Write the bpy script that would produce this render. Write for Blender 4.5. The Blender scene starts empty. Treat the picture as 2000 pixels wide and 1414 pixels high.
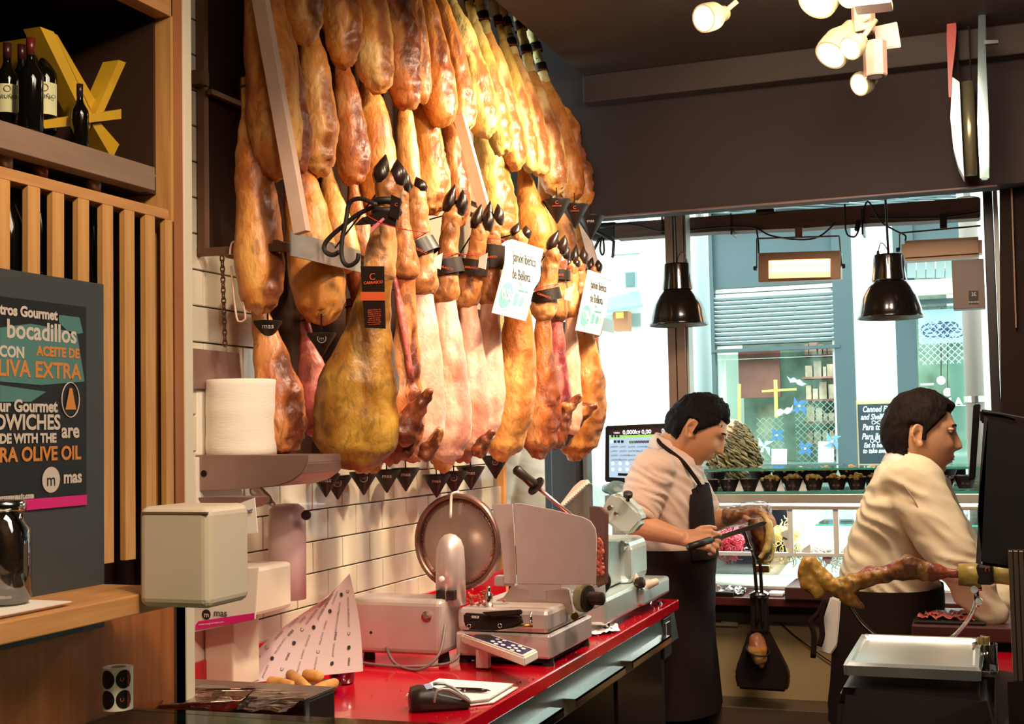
import bpy, bmesh, math, random
import numpy as np
from mathutils import Vector, Matrix, noise, Quaternion
V = Vector
D = bpy.data
SC = bpy.context.scene
COL = SC.collection
PI = math.pi

# ---------------------------------------------------------------- camera
F_, YAW, PITCH, ROLL = 2500.0, .3538, .0548, -.0198
CAM = V((0, 0, 1.5))
_f = V((-math.sin(YAW)*math.cos(PITCH), math.cos(YAW)*math.cos(PITCH), math.sin(PITCH)))
_r = _f.cross(V((0, 0, 1))).normalized()
_u = _r.cross(_f)
CR = _r*math.cos(ROLL) + _u*math.sin(ROLL)
CU = -_r*math.sin(ROLL) + _u*math.cos(ROLL)
cd = D.cameras.new('camera'); cam = D.objects.new('camera', cd); COL.objects.link(cam)
cd.sensor_width = 36; cd.lens = F_/2000*36; cd.clip_start = .05; cd.clip_end = 200
cam.matrix_world = Matrix(((CR.x, CU.x, -_f.x, 0), (CR.y, CU.y, -_f.y, 0), (CR.z, CU.z, -_f.z, 1.5), (0, 0, 0, 1)))
SC.camera = cam

# ---------------------------------------------------------------- world, exposure, lights
w = D.worlds.new('world'); SC.world = w; w.use_nodes = True
bg = w.node_tree.nodes['Background']; bg.inputs[0].default_value = (.74, .94, .94, 1); bg.inputs[1].default_value = 4.6
vs = SC.view_settings
SC.display_settings.display_device = 'sRGB'
vs.view_transform = 'Standard'; vs.look = 'None'; vs.exposure = 0.32; vs.gamma = 1; vs.use_curve_mapping = False

def look(o, a, b):
    o.location = a; o.rotation_euler = (V(b)-V(a)).to_track_quat('-Z', 'Y').to_euler()
def area(name, a, b, sx, sy, e, col):
    l = D.lights.new(name, 'AREA'); l.shape = 'RECTANGLE'; l.size = sx; l.size_y = sy; l.energy = e; l.color = col
    o = D.objects.new(name, l); COL.objects.link(o); look(o, a, b); return o
def spot(name, a, b, e, col, ang=60, blend=.5, r=.05):
    l = D.lights.new(name, 'SPOT'); l.energy = e; l.color = col; l.spot_size = math.radians(ang); l.spot_blend = blend; l.shadow_soft_size = r
    o = D.objects.new(name, l); COL.objects.link(o); look(o, a, b); return o
WARM = (1, .76, .47)
# ceiling spots of the shop aimed at the hanging hams
spot('ham_spot_far', (-.55, 3.55, 2.6), (-1.35, 3.5, 2.1), 110, (1, .8, .52), 95, .7)
spot('ham_spot_mid', (-.35, 3.0, 2.6), (-1.3, 3.15, 1.75), 80, (1, .76, .5), 80, .7)
spot('ham_spot_near', (-.35, 2.3, 2.6), (-1.35, 2.9, 1.9), 46, WARM, 62, .8)
spot('ham_spot_front', (-.5, 1.75, 2.5), (-1.32, 2.5, 1.4), 46, (1, .8, .6), 58, .8)
spot('slicer_spot', (-.45, 2.2, 2.55), (-1.1, 3.0, 1.0), 40, (1, .74, .66), 60, .7)
spot('shelf_fill_spot', (-.3, .9, 2.4), (-1.2, 1.5, 1.5), 34, WARM, 75, .8)  # unseen spot added to brighten the cabinet side
# unseen warm fill lights added to brighten the room and the two men
area('room_fill_light', (.3, 1.0, 2.66), (.1, 1.6, 0), 1.4, .5, 22, (1, .80, .62))
area('men_fill_light', (-.3, 3.3, 2.68), (-.4, 4.2, 1.0), .6, .6, 36, (1, .80, .62))

# ---------------------------------------------------------------- back-projection of measured image points on to planes of the room
def at(px, py, ax, val):
    d = _f + CR*((px-1000)/F_) - CU*((py-707)/F_)
    i = 'xyz'.index(ax)
    return CAM + d*((val-CAM[i])/d[i])
def Qy(px, py, y): return at(px, py, 'y', y)
def Qx(px, py, x): return at(px, py, 'x', x)
def Qz(px, py, z): return at(px, py, 'z', z)

# ---------------------------------------------------------------- materials
def lin(c):
    if isinstance(c, str):
        c = [int(c[i:i+2], 16)/255 for i in (0, 2, 4)]
    return tuple(x/12.92 if x <= .04045 else ((x+.055)/1.055)**2.4 for x in c) + (1,)
MATS = {}
def mat(name, col, rough=.5, metal=0, var=0, scale=8, bump=0, bscale=60, emis=0, spec=.5, stretch=None, alpha=1, coat=0, trans=0, bdist=.002):
    if name in MATS: return MATS[name]
    m = D.materials.new(name); m.use_nodes = True; MATS[name] = m
    nt = m.node_tree; n = nt.nodes; L = nt.links; b = n['Principled BSDF']
    c = lin(col); b.inputs['Base Color'].default_value = c
    b.inputs['Roughness'].default_value = rough; b.inputs['Metallic'].default_value = metal
    b.inputs['Specular IOR Level'].default_value = spec; b.inputs['Coat Weight'].default_value = coat
    b.inputs['Transmission Weight'].default_value = trans
    if alpha < 1: b.inputs['Alpha'].default_value = alpha
    if emis:
        b.inputs['Emission Color'].default_value = c; b.inputs['Emission Strength'].default_value = emis
    if var or bump:
        tc = n.new('ShaderNodeTexCoord'); mp = n.new('ShaderNodeMapping'); L.new(tc.outputs['Object'], mp.inputs[0])
        if stretch: mp.inputs['Scale'].default_value = stretch
    if var:
        nz = n.new('ShaderNodeTexNoise'); nz.inputs['Scale'].default_value = scale; nz.inputs['Detail'].default_value = 5
        L.new(mp.outputs[0], nz.inputs[0])
        mx = n.new('ShaderNodeMix'); mx.data_type = 'RGBA'
        k = max(0, 1-var); mx.inputs[6].default_value = (c[0]*k, c[1]*k*.96, c[2]*k*.92, 1)
        k = 1+var*.7; mx.inputs[7].default_value = (min(1, c[0]*k), min(1, c[1]*k), min(1, c[2]*k), 1)
        mr = n.new('ShaderNodeMapRange'); mr.inputs[1].default_value = .3; mr.inputs[2].default_value = .7
        L.new(nz.outputs[0], mr.inputs[0]); L.new(mr.outputs[0], mx.inputs[0]); L.new(mx.outputs[2], b.inputs['Base Color'])
    if bump:
        nb = n.new('ShaderNodeTexNoise'); nb.inputs['Scale'].default_value = bscale; nb.inputs['Detail'].default_value = 4
        L.new(mp.outputs[0], nb.inputs[0]); bp = n.new('ShaderNodeBump'); bp.inputs['Strength'].default_value = bump; bp.inputs['Distance'].default_value = bdist
        L.new(nb.outputs[0], bp.inputs['Height']); L.new(bp.outputs[0], b.inputs['Normal'])
    return m
def glass_mat(name, tint, gloss=.12, rough=.03):
    m = D.materials.new(name); m.use_nodes = True; MATS[name] = m
    nt = m.node_tree; n = nt.nodes; L = nt.links; n.clear()
    o = n.new('ShaderNodeOutputMaterial'); mx = n.new('ShaderNodeMixShader'); t = n.new('ShaderNodeBsdfTransparent'); g = n.new('ShaderNodeBsdfGlossy')
    t.inputs[0].default_value = lin(tint); g.inputs['Roughness'].default_value = rough
    lw = n.new('ShaderNodeLayerWeight'); lw.inputs[0].default_value = .35
    mt = n.new('ShaderNodeMath'); mt.operation = 'MULTIPLY_ADD'; mt.inputs[1].default_value = .75; mt.inputs[2].default_value = gloss*.4
    L.new(lw.outputs['Fresnel'], mt.inputs[0]); L.new(mt.outputs[0], mx.inputs[0]); L.new(t.outputs[0], mx.inputs[1]); L.new(g.outputs[0], mx.inputs[2]); L.new(mx.outputs[0], o.inputs[0])
    return m
def ham_mat(name, cols, rough=.42, spots=.5):
    """cols: light fat, golden, deep, crust; the attribute 'cut' marks the lean cut face."""
    m = D.materials.new(name); m.use_nodes = True; MATS[name] = m
    nt = m.node_tree; n = nt.nodes; L = nt.links; b = n['Principled BSDF']
    tc = n.new('ShaderNodeTexCoord'); oi = n.new('ShaderNodeObjectInfo')
    ad = n.new('ShaderNodeVectorMath'); ad.operation = 'ADD'; sc = n.new('ShaderNodeVectorMath'); sc.operation = 'SCALE'; sc.inputs[3].default_value = 37
    cv = n.new('ShaderNodeCombineXYZ'); L.new(oi.outputs['Random'], cv.inputs[0]); L.new(oi.outputs['Random'], cv.inputs[2]); L.new(cv.outputs[0], sc.inputs[0])
    L.new(tc.outputs['Object'], ad.inputs[0]); L.new(sc.outputs[0], ad.inputs[1])
    mp = n.new('ShaderNodeMapping'); mp.inputs['Scale'].default_value = (1, 1, .55); L.new(ad.outputs[0], mp.inputs[0])
    def nz(s, d, dist=0):
        x = n.new('ShaderNodeTexNoise'); x.inputs['Scale'].default_value = s; x.inputs['Detail'].default_value = d; x.inputs['Distortion'].default_value = dist; L.new(mp.outputs[0], x.inputs[0]); return x
    a = nz(9, 6, .6); r = n.new('ShaderNodeValToRGB'); e = r.color_ramp.elements
    e[0].position = .36; e[0].color = lin(cols[2]); e[1].position = .62; e[1].color = lin(cols[0]); x = e.new(.48); x.color = lin(cols[1])
    L.new(a.outputs[0], r.inputs[0])
    # darker freckles and smears
    s2 = nz(38, 8, 1.2); mr = n.new('ShaderNodeMapRange'); mr.inputs[1].default_value = .53; mr.inputs[2].default_value = .66; mr.inputs[4].default_value = spots
    L.new(s2.outputs[0], mr.inputs[0])
    m1 = n.new('ShaderNodeMix'); m1.data_type = 'RGBA'; L.new(mr.outputs[0], m1.inputs[0]); L.new(r.outputs[0], m1.inputs[6]); m1.inputs[7].default_value = lin(cols[3])
    at_ = n.new('ShaderNodeAttribute'); at_.attribute_name = 'cut'
    s3 = nz(24, 8, .8); r3 = n.new('ShaderNodeValToRGB'); e = r3.color_ramp.elements
    e[0].position = .34; e[0].color = lin(cols[3]); e[1].position = .62; e[1].color = lin(cols[4])
    L.new(s3.outputs[0], r3.inputs[0])
    m2 = n.new('ShaderNodeMix'); m2.data_type = 'RGBA'; L.new(at_.outputs['Fac'], m2.inputs[0]); L.new(m1.outputs[2], m2.inputs[6]); L.new(r3.outputs[0], m2.inputs[7])
    L.new(m2.outputs[2], b.inputs['Base Color']); b.inputs['Roughness'].default_value = rough; b.inputs['Specular IOR Level'].default_value = .45
    b.inputs['Coat Weight'].default_value = .12; b.inputs['Coat Roughness'].default_value = .25
    bz = nz(60, 6, .3); bp = n.new('ShaderNodeBump'); bp.inputs['Strength'].default_value = .75; bp.inputs['Distance'].default_value = .006
    L.new(bz.outputs[0], bp.inputs['Height']); L.new(bp.outputs[0], b.inputs['Normal'])
    return m
HAM_GOLD = ham_mat('ham_golden', ['e0a356', 'cf8138', 'a85a22', '6f3a18', '8a4a28'])
HAM_PALE = ham_mat('ham_amber', ['e8bd7c', 'd8954d', 'bd722f', '8a4f24', '9a5c38'], spots=.35)
HAM_GREEN = ham_mat('ham_straw', ['dccb8c', 'cfae5c', 'b98a3c', '80602a', '9a6038'], spots=.3)
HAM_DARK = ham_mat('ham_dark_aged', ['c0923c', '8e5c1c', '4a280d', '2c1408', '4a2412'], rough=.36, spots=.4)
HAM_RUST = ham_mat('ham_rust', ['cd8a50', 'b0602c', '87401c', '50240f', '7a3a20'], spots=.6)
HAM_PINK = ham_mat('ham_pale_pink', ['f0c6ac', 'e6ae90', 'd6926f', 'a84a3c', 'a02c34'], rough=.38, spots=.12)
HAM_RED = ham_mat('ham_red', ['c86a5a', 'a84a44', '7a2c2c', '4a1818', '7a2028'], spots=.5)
SKIN_CUFF = ham_mat('trotter_skin', ['d0935a', 'b8733c', '86502c', '48281a', '6a3420'], spots=.6)

BLACK = mat('black_plastic', '241914', .4, spec=.35)
BLACKM = mat('black_matt', '241914', .9, spec=.15)
STEEL = mat('brushed_steel', 'b8b4ae', .33, 1, .08, 30, .1, 120, stretch=(1, 1, 12))
CHROME = mat('polished_steel', 'cfd0cc', .15, 1)
ALU = mat('cast_aluminium', 'c4bcb6', .42, .75, .06, 12)
WHITE = mat('white_plastic', 'e6ded2', .4)
PAPER = mat('white_paper', 'efe8e0', .8, bump=.15, bscale=25)
OAK = mat('oak', 'd09a5c', .5, 0, .22, 6, .12, 40, stretch=(14, 14, 1))
OAKH = mat('oak_long_grain', 'c8905a', .5, 0, .2, 6, .1, 40, stretch=(14, 1.2, 14))
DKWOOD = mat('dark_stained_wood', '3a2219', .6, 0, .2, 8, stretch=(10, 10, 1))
DARKWALL = mat('dark_brown_paint', '241510', .8, 0, .06, 3)
CEILM = mat('brown_ceiling_paint', '35281d', .8, 0, .06, 3)
FLOORM = mat('dark_floor', '2a201c', .5, 0, .1, 5)
RED = mat('red_quartz', 'b5061c', .16, 0, .06, 90, coat=.4)
ROPE = mat('black_cord', '1c120e', .6, 0, .1, 80, .3, 300)
ORANGE = mat('orange_print', 'd85a2c', .5)
INK = mat('white_print', 'd8d0c8', .6)
TEAL = mat('teal_print', '5f9c98', .6)
DKINK = mat('dark_print', '3a3c3c', .6)
PINKP = mat('magenta_print', 'd4147a', .45)
PURP = mat('purple_print', '2c2250', .4)
YELW = mat('yellow_timber', 'c9a028', .45, 0, .15, 10, .1, 60)
DKGLASS = mat('dark_bottle_glass', '0d0a08', .08, 0, spec=.7)
CREAM = mat('cream_label', 'cfd0a4', .6)

# ---------------------------------------------------------------- object helpers
def tag(o, label=None, cat=None, group=None, kind=None):
    if label: o['label'] = label
    if cat: o['category'] = cat
    if group: o['group'] = group
    if kind: o['kind'] = kind
    return o
def thing(name, loc, label, cat, group=None):
    o = D.objects.new(name, None); o.empty_display_size = .05; COL.objects.link(o); o.location = loc
    return tag(o, label, cat, group)
def link(name, me, m, parent=None, smooth=False, label=None, kind=None):
    if m is not None: me.materials.append(m)
    o = D.objects.new(name, me); COL.objects.link(o)
    if smooth:
        me.polygons.foreach_set('use_smooth', [True]*len(me.polygons))
    if parent is not None:
        o.parent = parent
        l = V(parent.location); q = parent.parent
        while q is not None: q = q.parent
        if parent.type == 'EMPTY': o.matrix_parent_inverse = Matrix.Translation(-parent.location)
        elif parent.parent is not None: pass
    if label: o['label'] = label
    if kind: o['kind'] = kind
    return o
def struct(name, me, m, smooth=False):
    o = link(name, me, m, None, smooth); o['kind'] = 'structure'; return o
def mk(name, verts, faces):
    me = D.meshes.new(name); me.from_pydata([tuple(v) for v in verts], [], faces); me.update(); return me
def frombm(bm, name='mesh'):
    bmesh.ops.recalc_face_normals(bm, faces=bm.faces)
    me = D.meshes.new(name); bm.to_mesh(me); bm.free(); return me
def _box(bm, a, b, M=None):
    a = V(a); b = V(b)
    vs_ = [bm.verts.new((M @ V(p)) if M else V(p)) for p in
           ((a.x, a.y, a.z), (b.x, a.y, a.z), (b.x, b.y, a.z), (a.x, b.y, a.z), (a.x, a.y, b.z), (b.x, a.y, b.z), (b.x, b.y, b.z), (a.x, b.y, b.z))]
    for f in ((0, 3, 2, 1), (4, 5, 6, 7), (0, 1, 5, 4), (1, 2, 6, 5), (2, 3, 7, 6), (3, 0, 4, 7)):
        bm.faces.new([vs_[i] for i in f])
def boxm(a, b, bev=0, M=None, seg=2):
    bm = bmesh.new(); _box(bm, a, b)
    if bev: bmesh.ops.bevel(bm, geom=bm.edges[:], offset=bev, segments=seg, affect='EDGES', profile=.5)
    if M: bm.transform(M)
    return frombm(bm)
def box(name, a, b, m, parent=None, bev=0, M=None, label=None, kind=None, seg=2):
    return link(name, boxm(a, b, bev, M, seg), m, parent, False, label, kind)
def boxes(lst, M=None):
    bm = bmesh.new()
    for a, b in lst: _box(bm, a, b, M)
    return frombm(bm)
def prism(pts, off, bev=0):
    """polygon of world points extruded by the vector off"""
    bm = bmesh.new(); off = V(off); pts = [V(p) for p in pts]
    a = [bm.verts.new(p) for p in pts]; b = [bm.verts.new(p+off) for p in pts]
    n = len(pts); bm.faces.new(a); bm.faces.new(b[::-1])
    for i in range(n): bm.faces.new((a[i], b[i], b[(i+1) % n], a[(i+1) % n]))
    if bev: bmesh.ops.bevel(bm, geom=bm.edges[:], offset=bev, segments=2, affect='EDGES')
    return frombm(bm)
def frame(d):
    d = d.normalized(); a = V((0, 0, 1)) if abs(d.z) < .9 else V((1, 0, 0))
    x = d.cross(a).normalized(); return x, d.cross(x).normalized()
def _rings(bm, rings, cap=True, closed=False):
    rv = [[bm.verts.new(p) for p in r] for r in rings]; n = len(rv[0])
    for i in range(len(rv)-(0 if closed else 1)):
        A, B = rv[i], rv[(i+1) % len(rv)]
        for j in range(n): bm.faces.new((A[j], A[(j+1) % n], B[(j+1) % n], B[j]))
    if cap and not closed:
        bm.faces.new(rv[0][::-1]); bm.faces.new(rv[-1])
    return rv
def smoothpath(pts, k=4, closed=False):
    pts = [V(p) for p in pts]
    if len(pts) < 3: return pts
    out = []; n = len(pts)
    for i in range(n if closed else n-1):
        p0 = pts[(i-1) % n] if closed or i > 0 else pts[0]; p1 = pts[i]; p2 = pts[(i+1) % n]
        p3 = pts[(i+2) % n] if closed or i+2 < n else pts[-1]
        for s in range(k):
            t = s/k
            out.append(.5*((2*p1)+(p2-p0)*t+(2*p0-5*p1+4*p2-p3)*t*t+(3*p1-p0-3*p2+p3)*t**3))
    if not closed: out.append(pts[-1])
    return out
def _tube(bm, pts, r, n=8, k=0, closed=False, flat=None):
    if k: pts = smoothpath(pts, k, closed)
    pts = [V(p) for p in pts]; rings = []; m = len(pts)
    x = None
    for i, p in enumerate(pts):
        d = (pts[(i+1) % m]-pts[i-1]) if closed else (pts[min(i+1, m-1)]-pts[max(i-1, 0)])
        d.normalize()
        if x is None: x, y = frame(d)
        else: x = (x-d*x.dot(d)).normalized(); y = d.cross(x)
        rr = r[i*len(r)//m] if isinstance(r, (list, tuple)) else r
        rings.append([p+(x*math.cos(2*PI*j/n)+y*math.sin(2*PI*j/n)*(flat or 1))*rr for j in range(n)])
    _rings(bm, rings, True, closed)
def tubem(pts, r, n=8, k=0, closed=False, flat=None):
    bm = bmesh.new(); _tube(bm, pts, r, n, k, closed, flat); return frombm(bm)
def tube(name, pts, r, m, parent=None, n=8, k=0, closed=False, label=None, kind=None):
    return link(name, tubem(pts, r, n, k, closed), m, parent, True, label, kind)
def _lathe(bm, prof, o, ax=V((0, 0, 1)), n=24, cap=True):
    ax = V(ax).normalized(); x, y = frame(ax); o = V(o)
    _rings(bm, [[o+ax*h+(x*math.cos(2*PI*j/n)+y*math.sin(2*PI*j/n))*max(r, 1e-5) for j in range(n)] for r, h in prof], cap)
def lathem(prof, o, ax=(0, 0, 1), n=24, cap=True):
    bm = bmesh.new(); _lathe(bm, prof, o, V(ax), n, cap); return frombm(bm)
def lathe(name, prof, o, m, parent=None, ax=(0, 0, 1), n=24, cap=True, label=None, kind=None):
    me = lathem(prof, o, ax, n, cap); ob = link(name, me, m, parent, True, label, kind)
    autosm(me); return ob
def autosm(me, ang=.6):
    # sharp edges where faces meet at an angle, so that smooth shading keeps rims crisp
    bm = bmesh.new(); bm.from_mesh(me)
    for e in bm.edges:
        if len(e.link_faces) == 2 and e.calc_face_angle(0) > ang: e.smooth = False
    bm.to_mesh(me); bm.free()
def _blob(bm, c, rx, ry=None, rz=None, M=None, seg=14, rings=9):
    ry = ry or rx; rz = rz or rx
    T = Matrix.Translation(V(c)) @ (M or Matrix()) @ Matrix.Diagonal((rx, ry, rz, 1))
    bmesh.ops.create_uvsphere(bm, u_segments=seg, v_segments=rings, radius=1, matrix=T)
def _cap(bm, a, b, ra, rb, n=14):
    a = V(a); b = V(b); d = (b-a); L = d.length; d = d/L; x, y = frame(d); rings = []
    for k in range(1, 5):
        t = k/4*PI/2; rings.append((a-d*ra*math.cos(t), ra*math.sin(t)))
    for k in range(0, 4):
        t = k/4*PI/2; rings.append((b+d*rb*math.sin(t), rb*math.cos(t)))
    rings[-1] = (rings[-1][0], max(rings[-1][1], 1e-4))
    _rings(bm, [[p+(x*math.cos(2*PI*j/n)+y*math.sin(2*PI*j/n))*r for j in range(n)] for p, r in rings])
def chain(bm, pts, n=14):
    for (a, ra), (b, rb) in zip(pts, pts[1:]): _cap(bm, a, b, ra, rb, n)
def remesh(bm, vox, sm=3, smf=.5, disp=None):
    me = frombm(bm); o = D.objects.new('tmp', me); COL.objects.link(o)
    r = o.modifiers.new('r', 'REMESH'); r.mode = 'VOXEL'; r.voxel_size = vox
    if sm:
        s = o.modifiers.new('s', 'SMOOTH'); s.iterations = sm; s.factor = smf
    dg = bpy.context.evaluated_depsgraph_get(); out = D.meshes.new_from_object(o.evaluated_get(dg))
    D.objects.remove(o); D.meshes.remove(me)
    return out
def displace(me, amp, sc, seed=0, fn=None):
    nrm = [v.normal.copy() for v in me.vertices]
    for v, nn in zip(me.vertices, nrm):
        p = v.co
        a = noise.noise(V((p.x*sc+seed, p.y*sc, p.z*sc)))*amp if amp else 0
        if fn: a += fn(p)
        v.co = p+nn*a
    me.update()
# lettering -------------------------------------------------------
def text(s, size, m, o, right, up, parent=None, name='lettering', ext=.0004, align='LEFT', sx=1, label=None, shear=0, bold=0):
    cu = D.curves.new('t', 'FONT'); cu.body = s; cu.size = size; cu.align_x = align; cu.align_y = 'CENTER'; cu.extrude = ext; cu.shear = shear; cu.offset = bold
    cu.resolution_u = 3
    ob = D.objects.new('t', cu); me = D.meshes.new_from_object(ob); D.objects.remove(ob); D.curves.remove(cu)
    X = V(right).normalized(); U = V(up); U = (U-X*U.dot(X)).normalized(); N = X.cross(U)
    T = Matrix(((X.x*sx, U.x, N.x, o[0]), (X.y*sx, U.y, N.y, o[1]), (X.z*sx, U.z, N.z, o[2]), (0, 0, 0, 1)))
    me.transform(T); me.materials.clear()
    return link(name, me, m, parent, False, label)
ORD = ['first', 'second', 'third', 'fourth', 'fifth', 'sixth', 'seventh', 'eighth', 'ninth', 'tenth', 'eleventh', 'twelfth', 'thirteenth', 'fourteenth', 'fifteenth', 'sixteenth', 'seventeenth', 'eighteenth', 'nineteenth', 'twentieth']
# ================================================================ THE SETTING
WX = -1.52                                    # tiled side wall
struct('floor', boxm((-4, -2.5, -.1), (3, 5.4, 0)), FLOORM)
struct('ceiling', boxm((-1.31, -2.5, 2.77), (3, 4.42, 3.4)), CEILM)
struct('ceiling_recess', boxm((-4, -2.5, 3.3), (-1.31, 4.42, 3.4)), CEILM)
struct('wall_back', boxm((-4, -2.6, 0), (3, -2.5, 3.4)), DARKWALL)
struct('wall_right', boxm((2.0, -2.5, 0), (2.1, 5.0, 2.9)), DARKWALL)
struct('wall_left', boxm((WX-.12, -2.5, 0), (WX-.012, 3.985, 3.3)), mat('grout', '8a7c6c', .9))
struct('ceiling_front', boxm((-4, 4.521, 2.5), (3, 5.3, 2.6)), DARKWALL)
struct('trim_1', boxm((WX-.13, 3.985, .95), (WX+.012, 4.01, 2.3), .002), OAK)
struct('wall_front', boxm((-4, 4.4, 2.27), (3, 4.52, 3.4), 0), DARKWALL)
struct('trim_2', boxm((-4, 4.385, 2.262), (.06, 4.40, 2.266), 0), mat('rust_edge', '6a3424', .5))
struct('trim_3', boxm((-1.31, 4.33, 2.67), (3, 4.40, 2.77), .005), mat('brown_beam', '33261f', .7))
# metro tiles of the side wall, one by one
TILE = mat('glazed_tile', 'd2cbb8', .12, 0, .1, 3, .12, 14, coat=.3, bdist=.004)
tw, th, g = .15, .075, .003
tm = boxm((0, .0, 0), (.012, tw-g, th-g), .0016, seg=1); tm.materials.append(TILE)
ntile = 0
zt0 = 1.325-.075*5
wl = D.objects['wall_left']
for r in range(0, 30):
    z = zt0+r*th
    for c in range(0, 14):
        y = 2.0+c*tw-(tw/2 if r % 2 else 0)+.045
        if z > 3.2 or y > 3.86: continue
        # only where the stone shows past the hams, the rest of the wall is covered by them
        if not (z < 1.5 or (y < 2.5 and z < 2.5) or (z > 2.5 and y > 3.2)): continue
        if ntile >= 290: break
        o = D.objects.new('tile', tm); COL.objects.link(o); o.parent = wl
        o.location = (WX-.012, y, z); ntile += 1
# right-hand dark column, door frame parts
DKM = mat('dark_bronze', '231a16', .45, .2)
struct('trim_4', boxm((Qy(1924, 500, 4.62).x, 4.62, 0), (Qy(1943, 500, 4.62).x, 4.68, 2.45), .003), DKM)
struct('trim_10', boxm((Qy(1944, 500, 4.62).x, 4.63, 0), (Qy(1953, 500, 4.62).x, 4.68, 2.45), .002), mat('pale_seal', 'b8b8b0', .5))
struct('trim_5', prism([Qy(1950, 0, 4.5), Qy(2080, 0, 4.5), Qy(2080, 1000, 4.5), Qy(1956, 1000, 4.5), Qy(1953, 500, 4.5)], (0, .05, 0)), BLACKM)
struct('wall_front_right', boxm((.30, 4.0, 0), (.9, 4.5, 2.77)), DARKWALL)
struct('trim_6', prism([Qy(1962, -5, 4.48), Qy(1965, -5, 4.48), Qy(1986, 640, 4.48), Qy(1983, 640, 4.48)], (0, .018, 0)), mat('bronze_edge', '7a5238', .5))
# window mullion between the open hatch and the side pane
MULL = mat('brown_frame', '8a6a54', .5)
struct('window_1', boxes([((-1.135, 4.80, .9), (-1.105, 4.88, 2.5)), ((-1.10, 4.80, .9), (-1.068, 4.88, 2.5))]), MULL)
struct('trim_7', boxm((-1.066, 4.82, .9), (-1.058, 4.9, 2.5)), mat('pale_seal', 'b8b8b0', .5))
struct('window_2', boxm((-1.56, 4.55, 0), (-1.50, 4.62, 2.35), .004), DKM)
struct('trim_8', boxm((-1.50, 4.45, 0), (-1.40, 4.55, 1.9), .004), DKM)
struct('trim_9', boxm((-1.395, 4.5, 0), (-1.375, 4.56, 1.9), .004), mat('grey_frame', '6c7674', .5))
# fitted bench under the window: beige front, burgundy top, kick rail
struct('wall_front_low', boxm((-1.35, 4.72, .0), (.4, 4.80, .865)), mat('beige_panel', 'b79a6a', .55, 0, .1, 3))
struct('ledge', boxm((-1.35, 4.55, .44), (.4, 4.75, .52), .004), mat('brown_ledge', '5a4634', .5, 0, .15, 6))
struct('baseboard_front', boxm((-1.35, 4.60, 0), (.4, 4.72, .43)), DKM)
bw = thing('worktop', (-.5, 4.8, .86), 'burgundy worktop running under the glass display at the window', 'worktop')
box('slab', (-1.35, 4.60, .865), (.4, 5.3, .895), mat('burgundy_laminate', '5c2420', .35), bw, .004)
box('support_rail', (-1.35, 4.68, .80), (.4, 4.74, .863), mat('brown_rail', '46342a', .6), bw, .002)
# ================================================================ THE HAM RACK
def interp(pts, t):
    if t <= pts[0][0]: return pts[0][1]
    for (a, x), (b, y) in zip(pts, pts[1:]):
        if t <= b:
            s = (t-a)/(b-a); s = s*s*(3-2*s); return x+(y-x)*s
    return pts[-1][1]
LOAF = [(-.34, .2), (-.15, .26), (0, .5), (.1, .68), (.28, .84), (.5, .94), (.7, 1), (.86, .9), (.95, .66), (1, .25)]
LONG = [(-.2, .2), (0, .34), (.15, .5), (.35, .74), (.6, .95), (.78, 1), (.9, .86), (.97, .6), (1, .25)]
DROP = [(-.1, .24), (0, .27), (.12, .26), (.25, .32), (.4, .55), (.6, .88), (.76, 1), (.9, .88), (.97, .6), (1, .25)]
WRAP = [(0, .42), (.12, .5), (.3, .68), (.5, .85), (.7, 1), (.85, .95), (.95, .65), (1, .2)]
def ham_geo(top, bot, hw, prof, seed, cut=1, dr=.95, bend=.06, rag=1, side=1, nr=32, ns=44):
    top = V(top); bot = V(bot); Lh = (bot-top).length; d = (bot-top)/Lh
    mid = (top+bot)/2; ray = (mid-CAM).normalized(); sx = ray.cross(d).normalized()
    if sx.dot(CR) < 0: sx = -sx
    fr = sx.cross(d).normalized()
    if fr.dot(ray) > 0: fr = -fr
    t0 = prof[0][0]; verts = []; cuts = []
    for i in range(ns+1):
        u = i/ns; t = t0+(1-t0)*(1-(1-u)**1.25)
        wv = interp(prof, t)*hw
        if i == ns: wv *= .35
        cx = bend*math.sin(max(0, t)*PI*1.15)*hw*2
        for j in range(nr):
            a = 2*PI*j/nr; ca, sa = math.cos(a), math.sin(a)
            ex = 2.3; k = (abs(ca)**ex+abs(sa)**ex)**(-1/ex)
            x = ca*k*wv; y = sa*k*wv*dr
            p = top+d*(t*Lh)+sx*(x+cx)+fr*y
            n1 = noise.noise(p*9+V((seed*7.3, seed, 0)))
            n2 = noise.noise(p*34+V((seed*3, 0, seed)))
            f = 1+.16*n1*min(1, wv/hw*1.3)+.05*n2+.02*noise.noise(p*75)
            c = 0
            if cut and .22 < t < 1.0:
                ad = abs((a-side_ang(side)+PI) % (2*PI)-PI)
                wdt = .80+.45*noise.noise(V((t*6, seed*5.1, 0)))
                c = max(0, min(1, (wdt-ad)*2.6))*min(1, (t-.22)*7)*min(1, (1.02-t)*8)
                c = max(0, min(1, c*1.25+.5*noise.noise(p*42+V((0, seed, 0)))*c))*cut
                f -= .16*c*rag; f += .20*c*rag*noise.noise(p*38)+.14*c*rag*noise.noise(p*85)
            q = top+d*(t*Lh)+sx*(x*f+cx)+fr*(y*f)
            if t > .9: q += d*(noise.noise(p*70)*.012*rag)
            verts.append(q); cuts.append(c)
    faces = []
    for i in range(ns):
        for j in range(nr):
            faces.append((i*nr+j, (i+1)*nr+j, (i+1)*nr+(j+1) % nr, i*nr+(j+1) % nr))
    faces.append(tuple(range(nr))); faces.append(tuple(ns*nr+j for j in range(nr))[::-1])
    return verts, faces, cuts, (top, d, sx, fr, Lh)
def side_ang(s): return .62 if s > 0 else PI-.62
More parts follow.
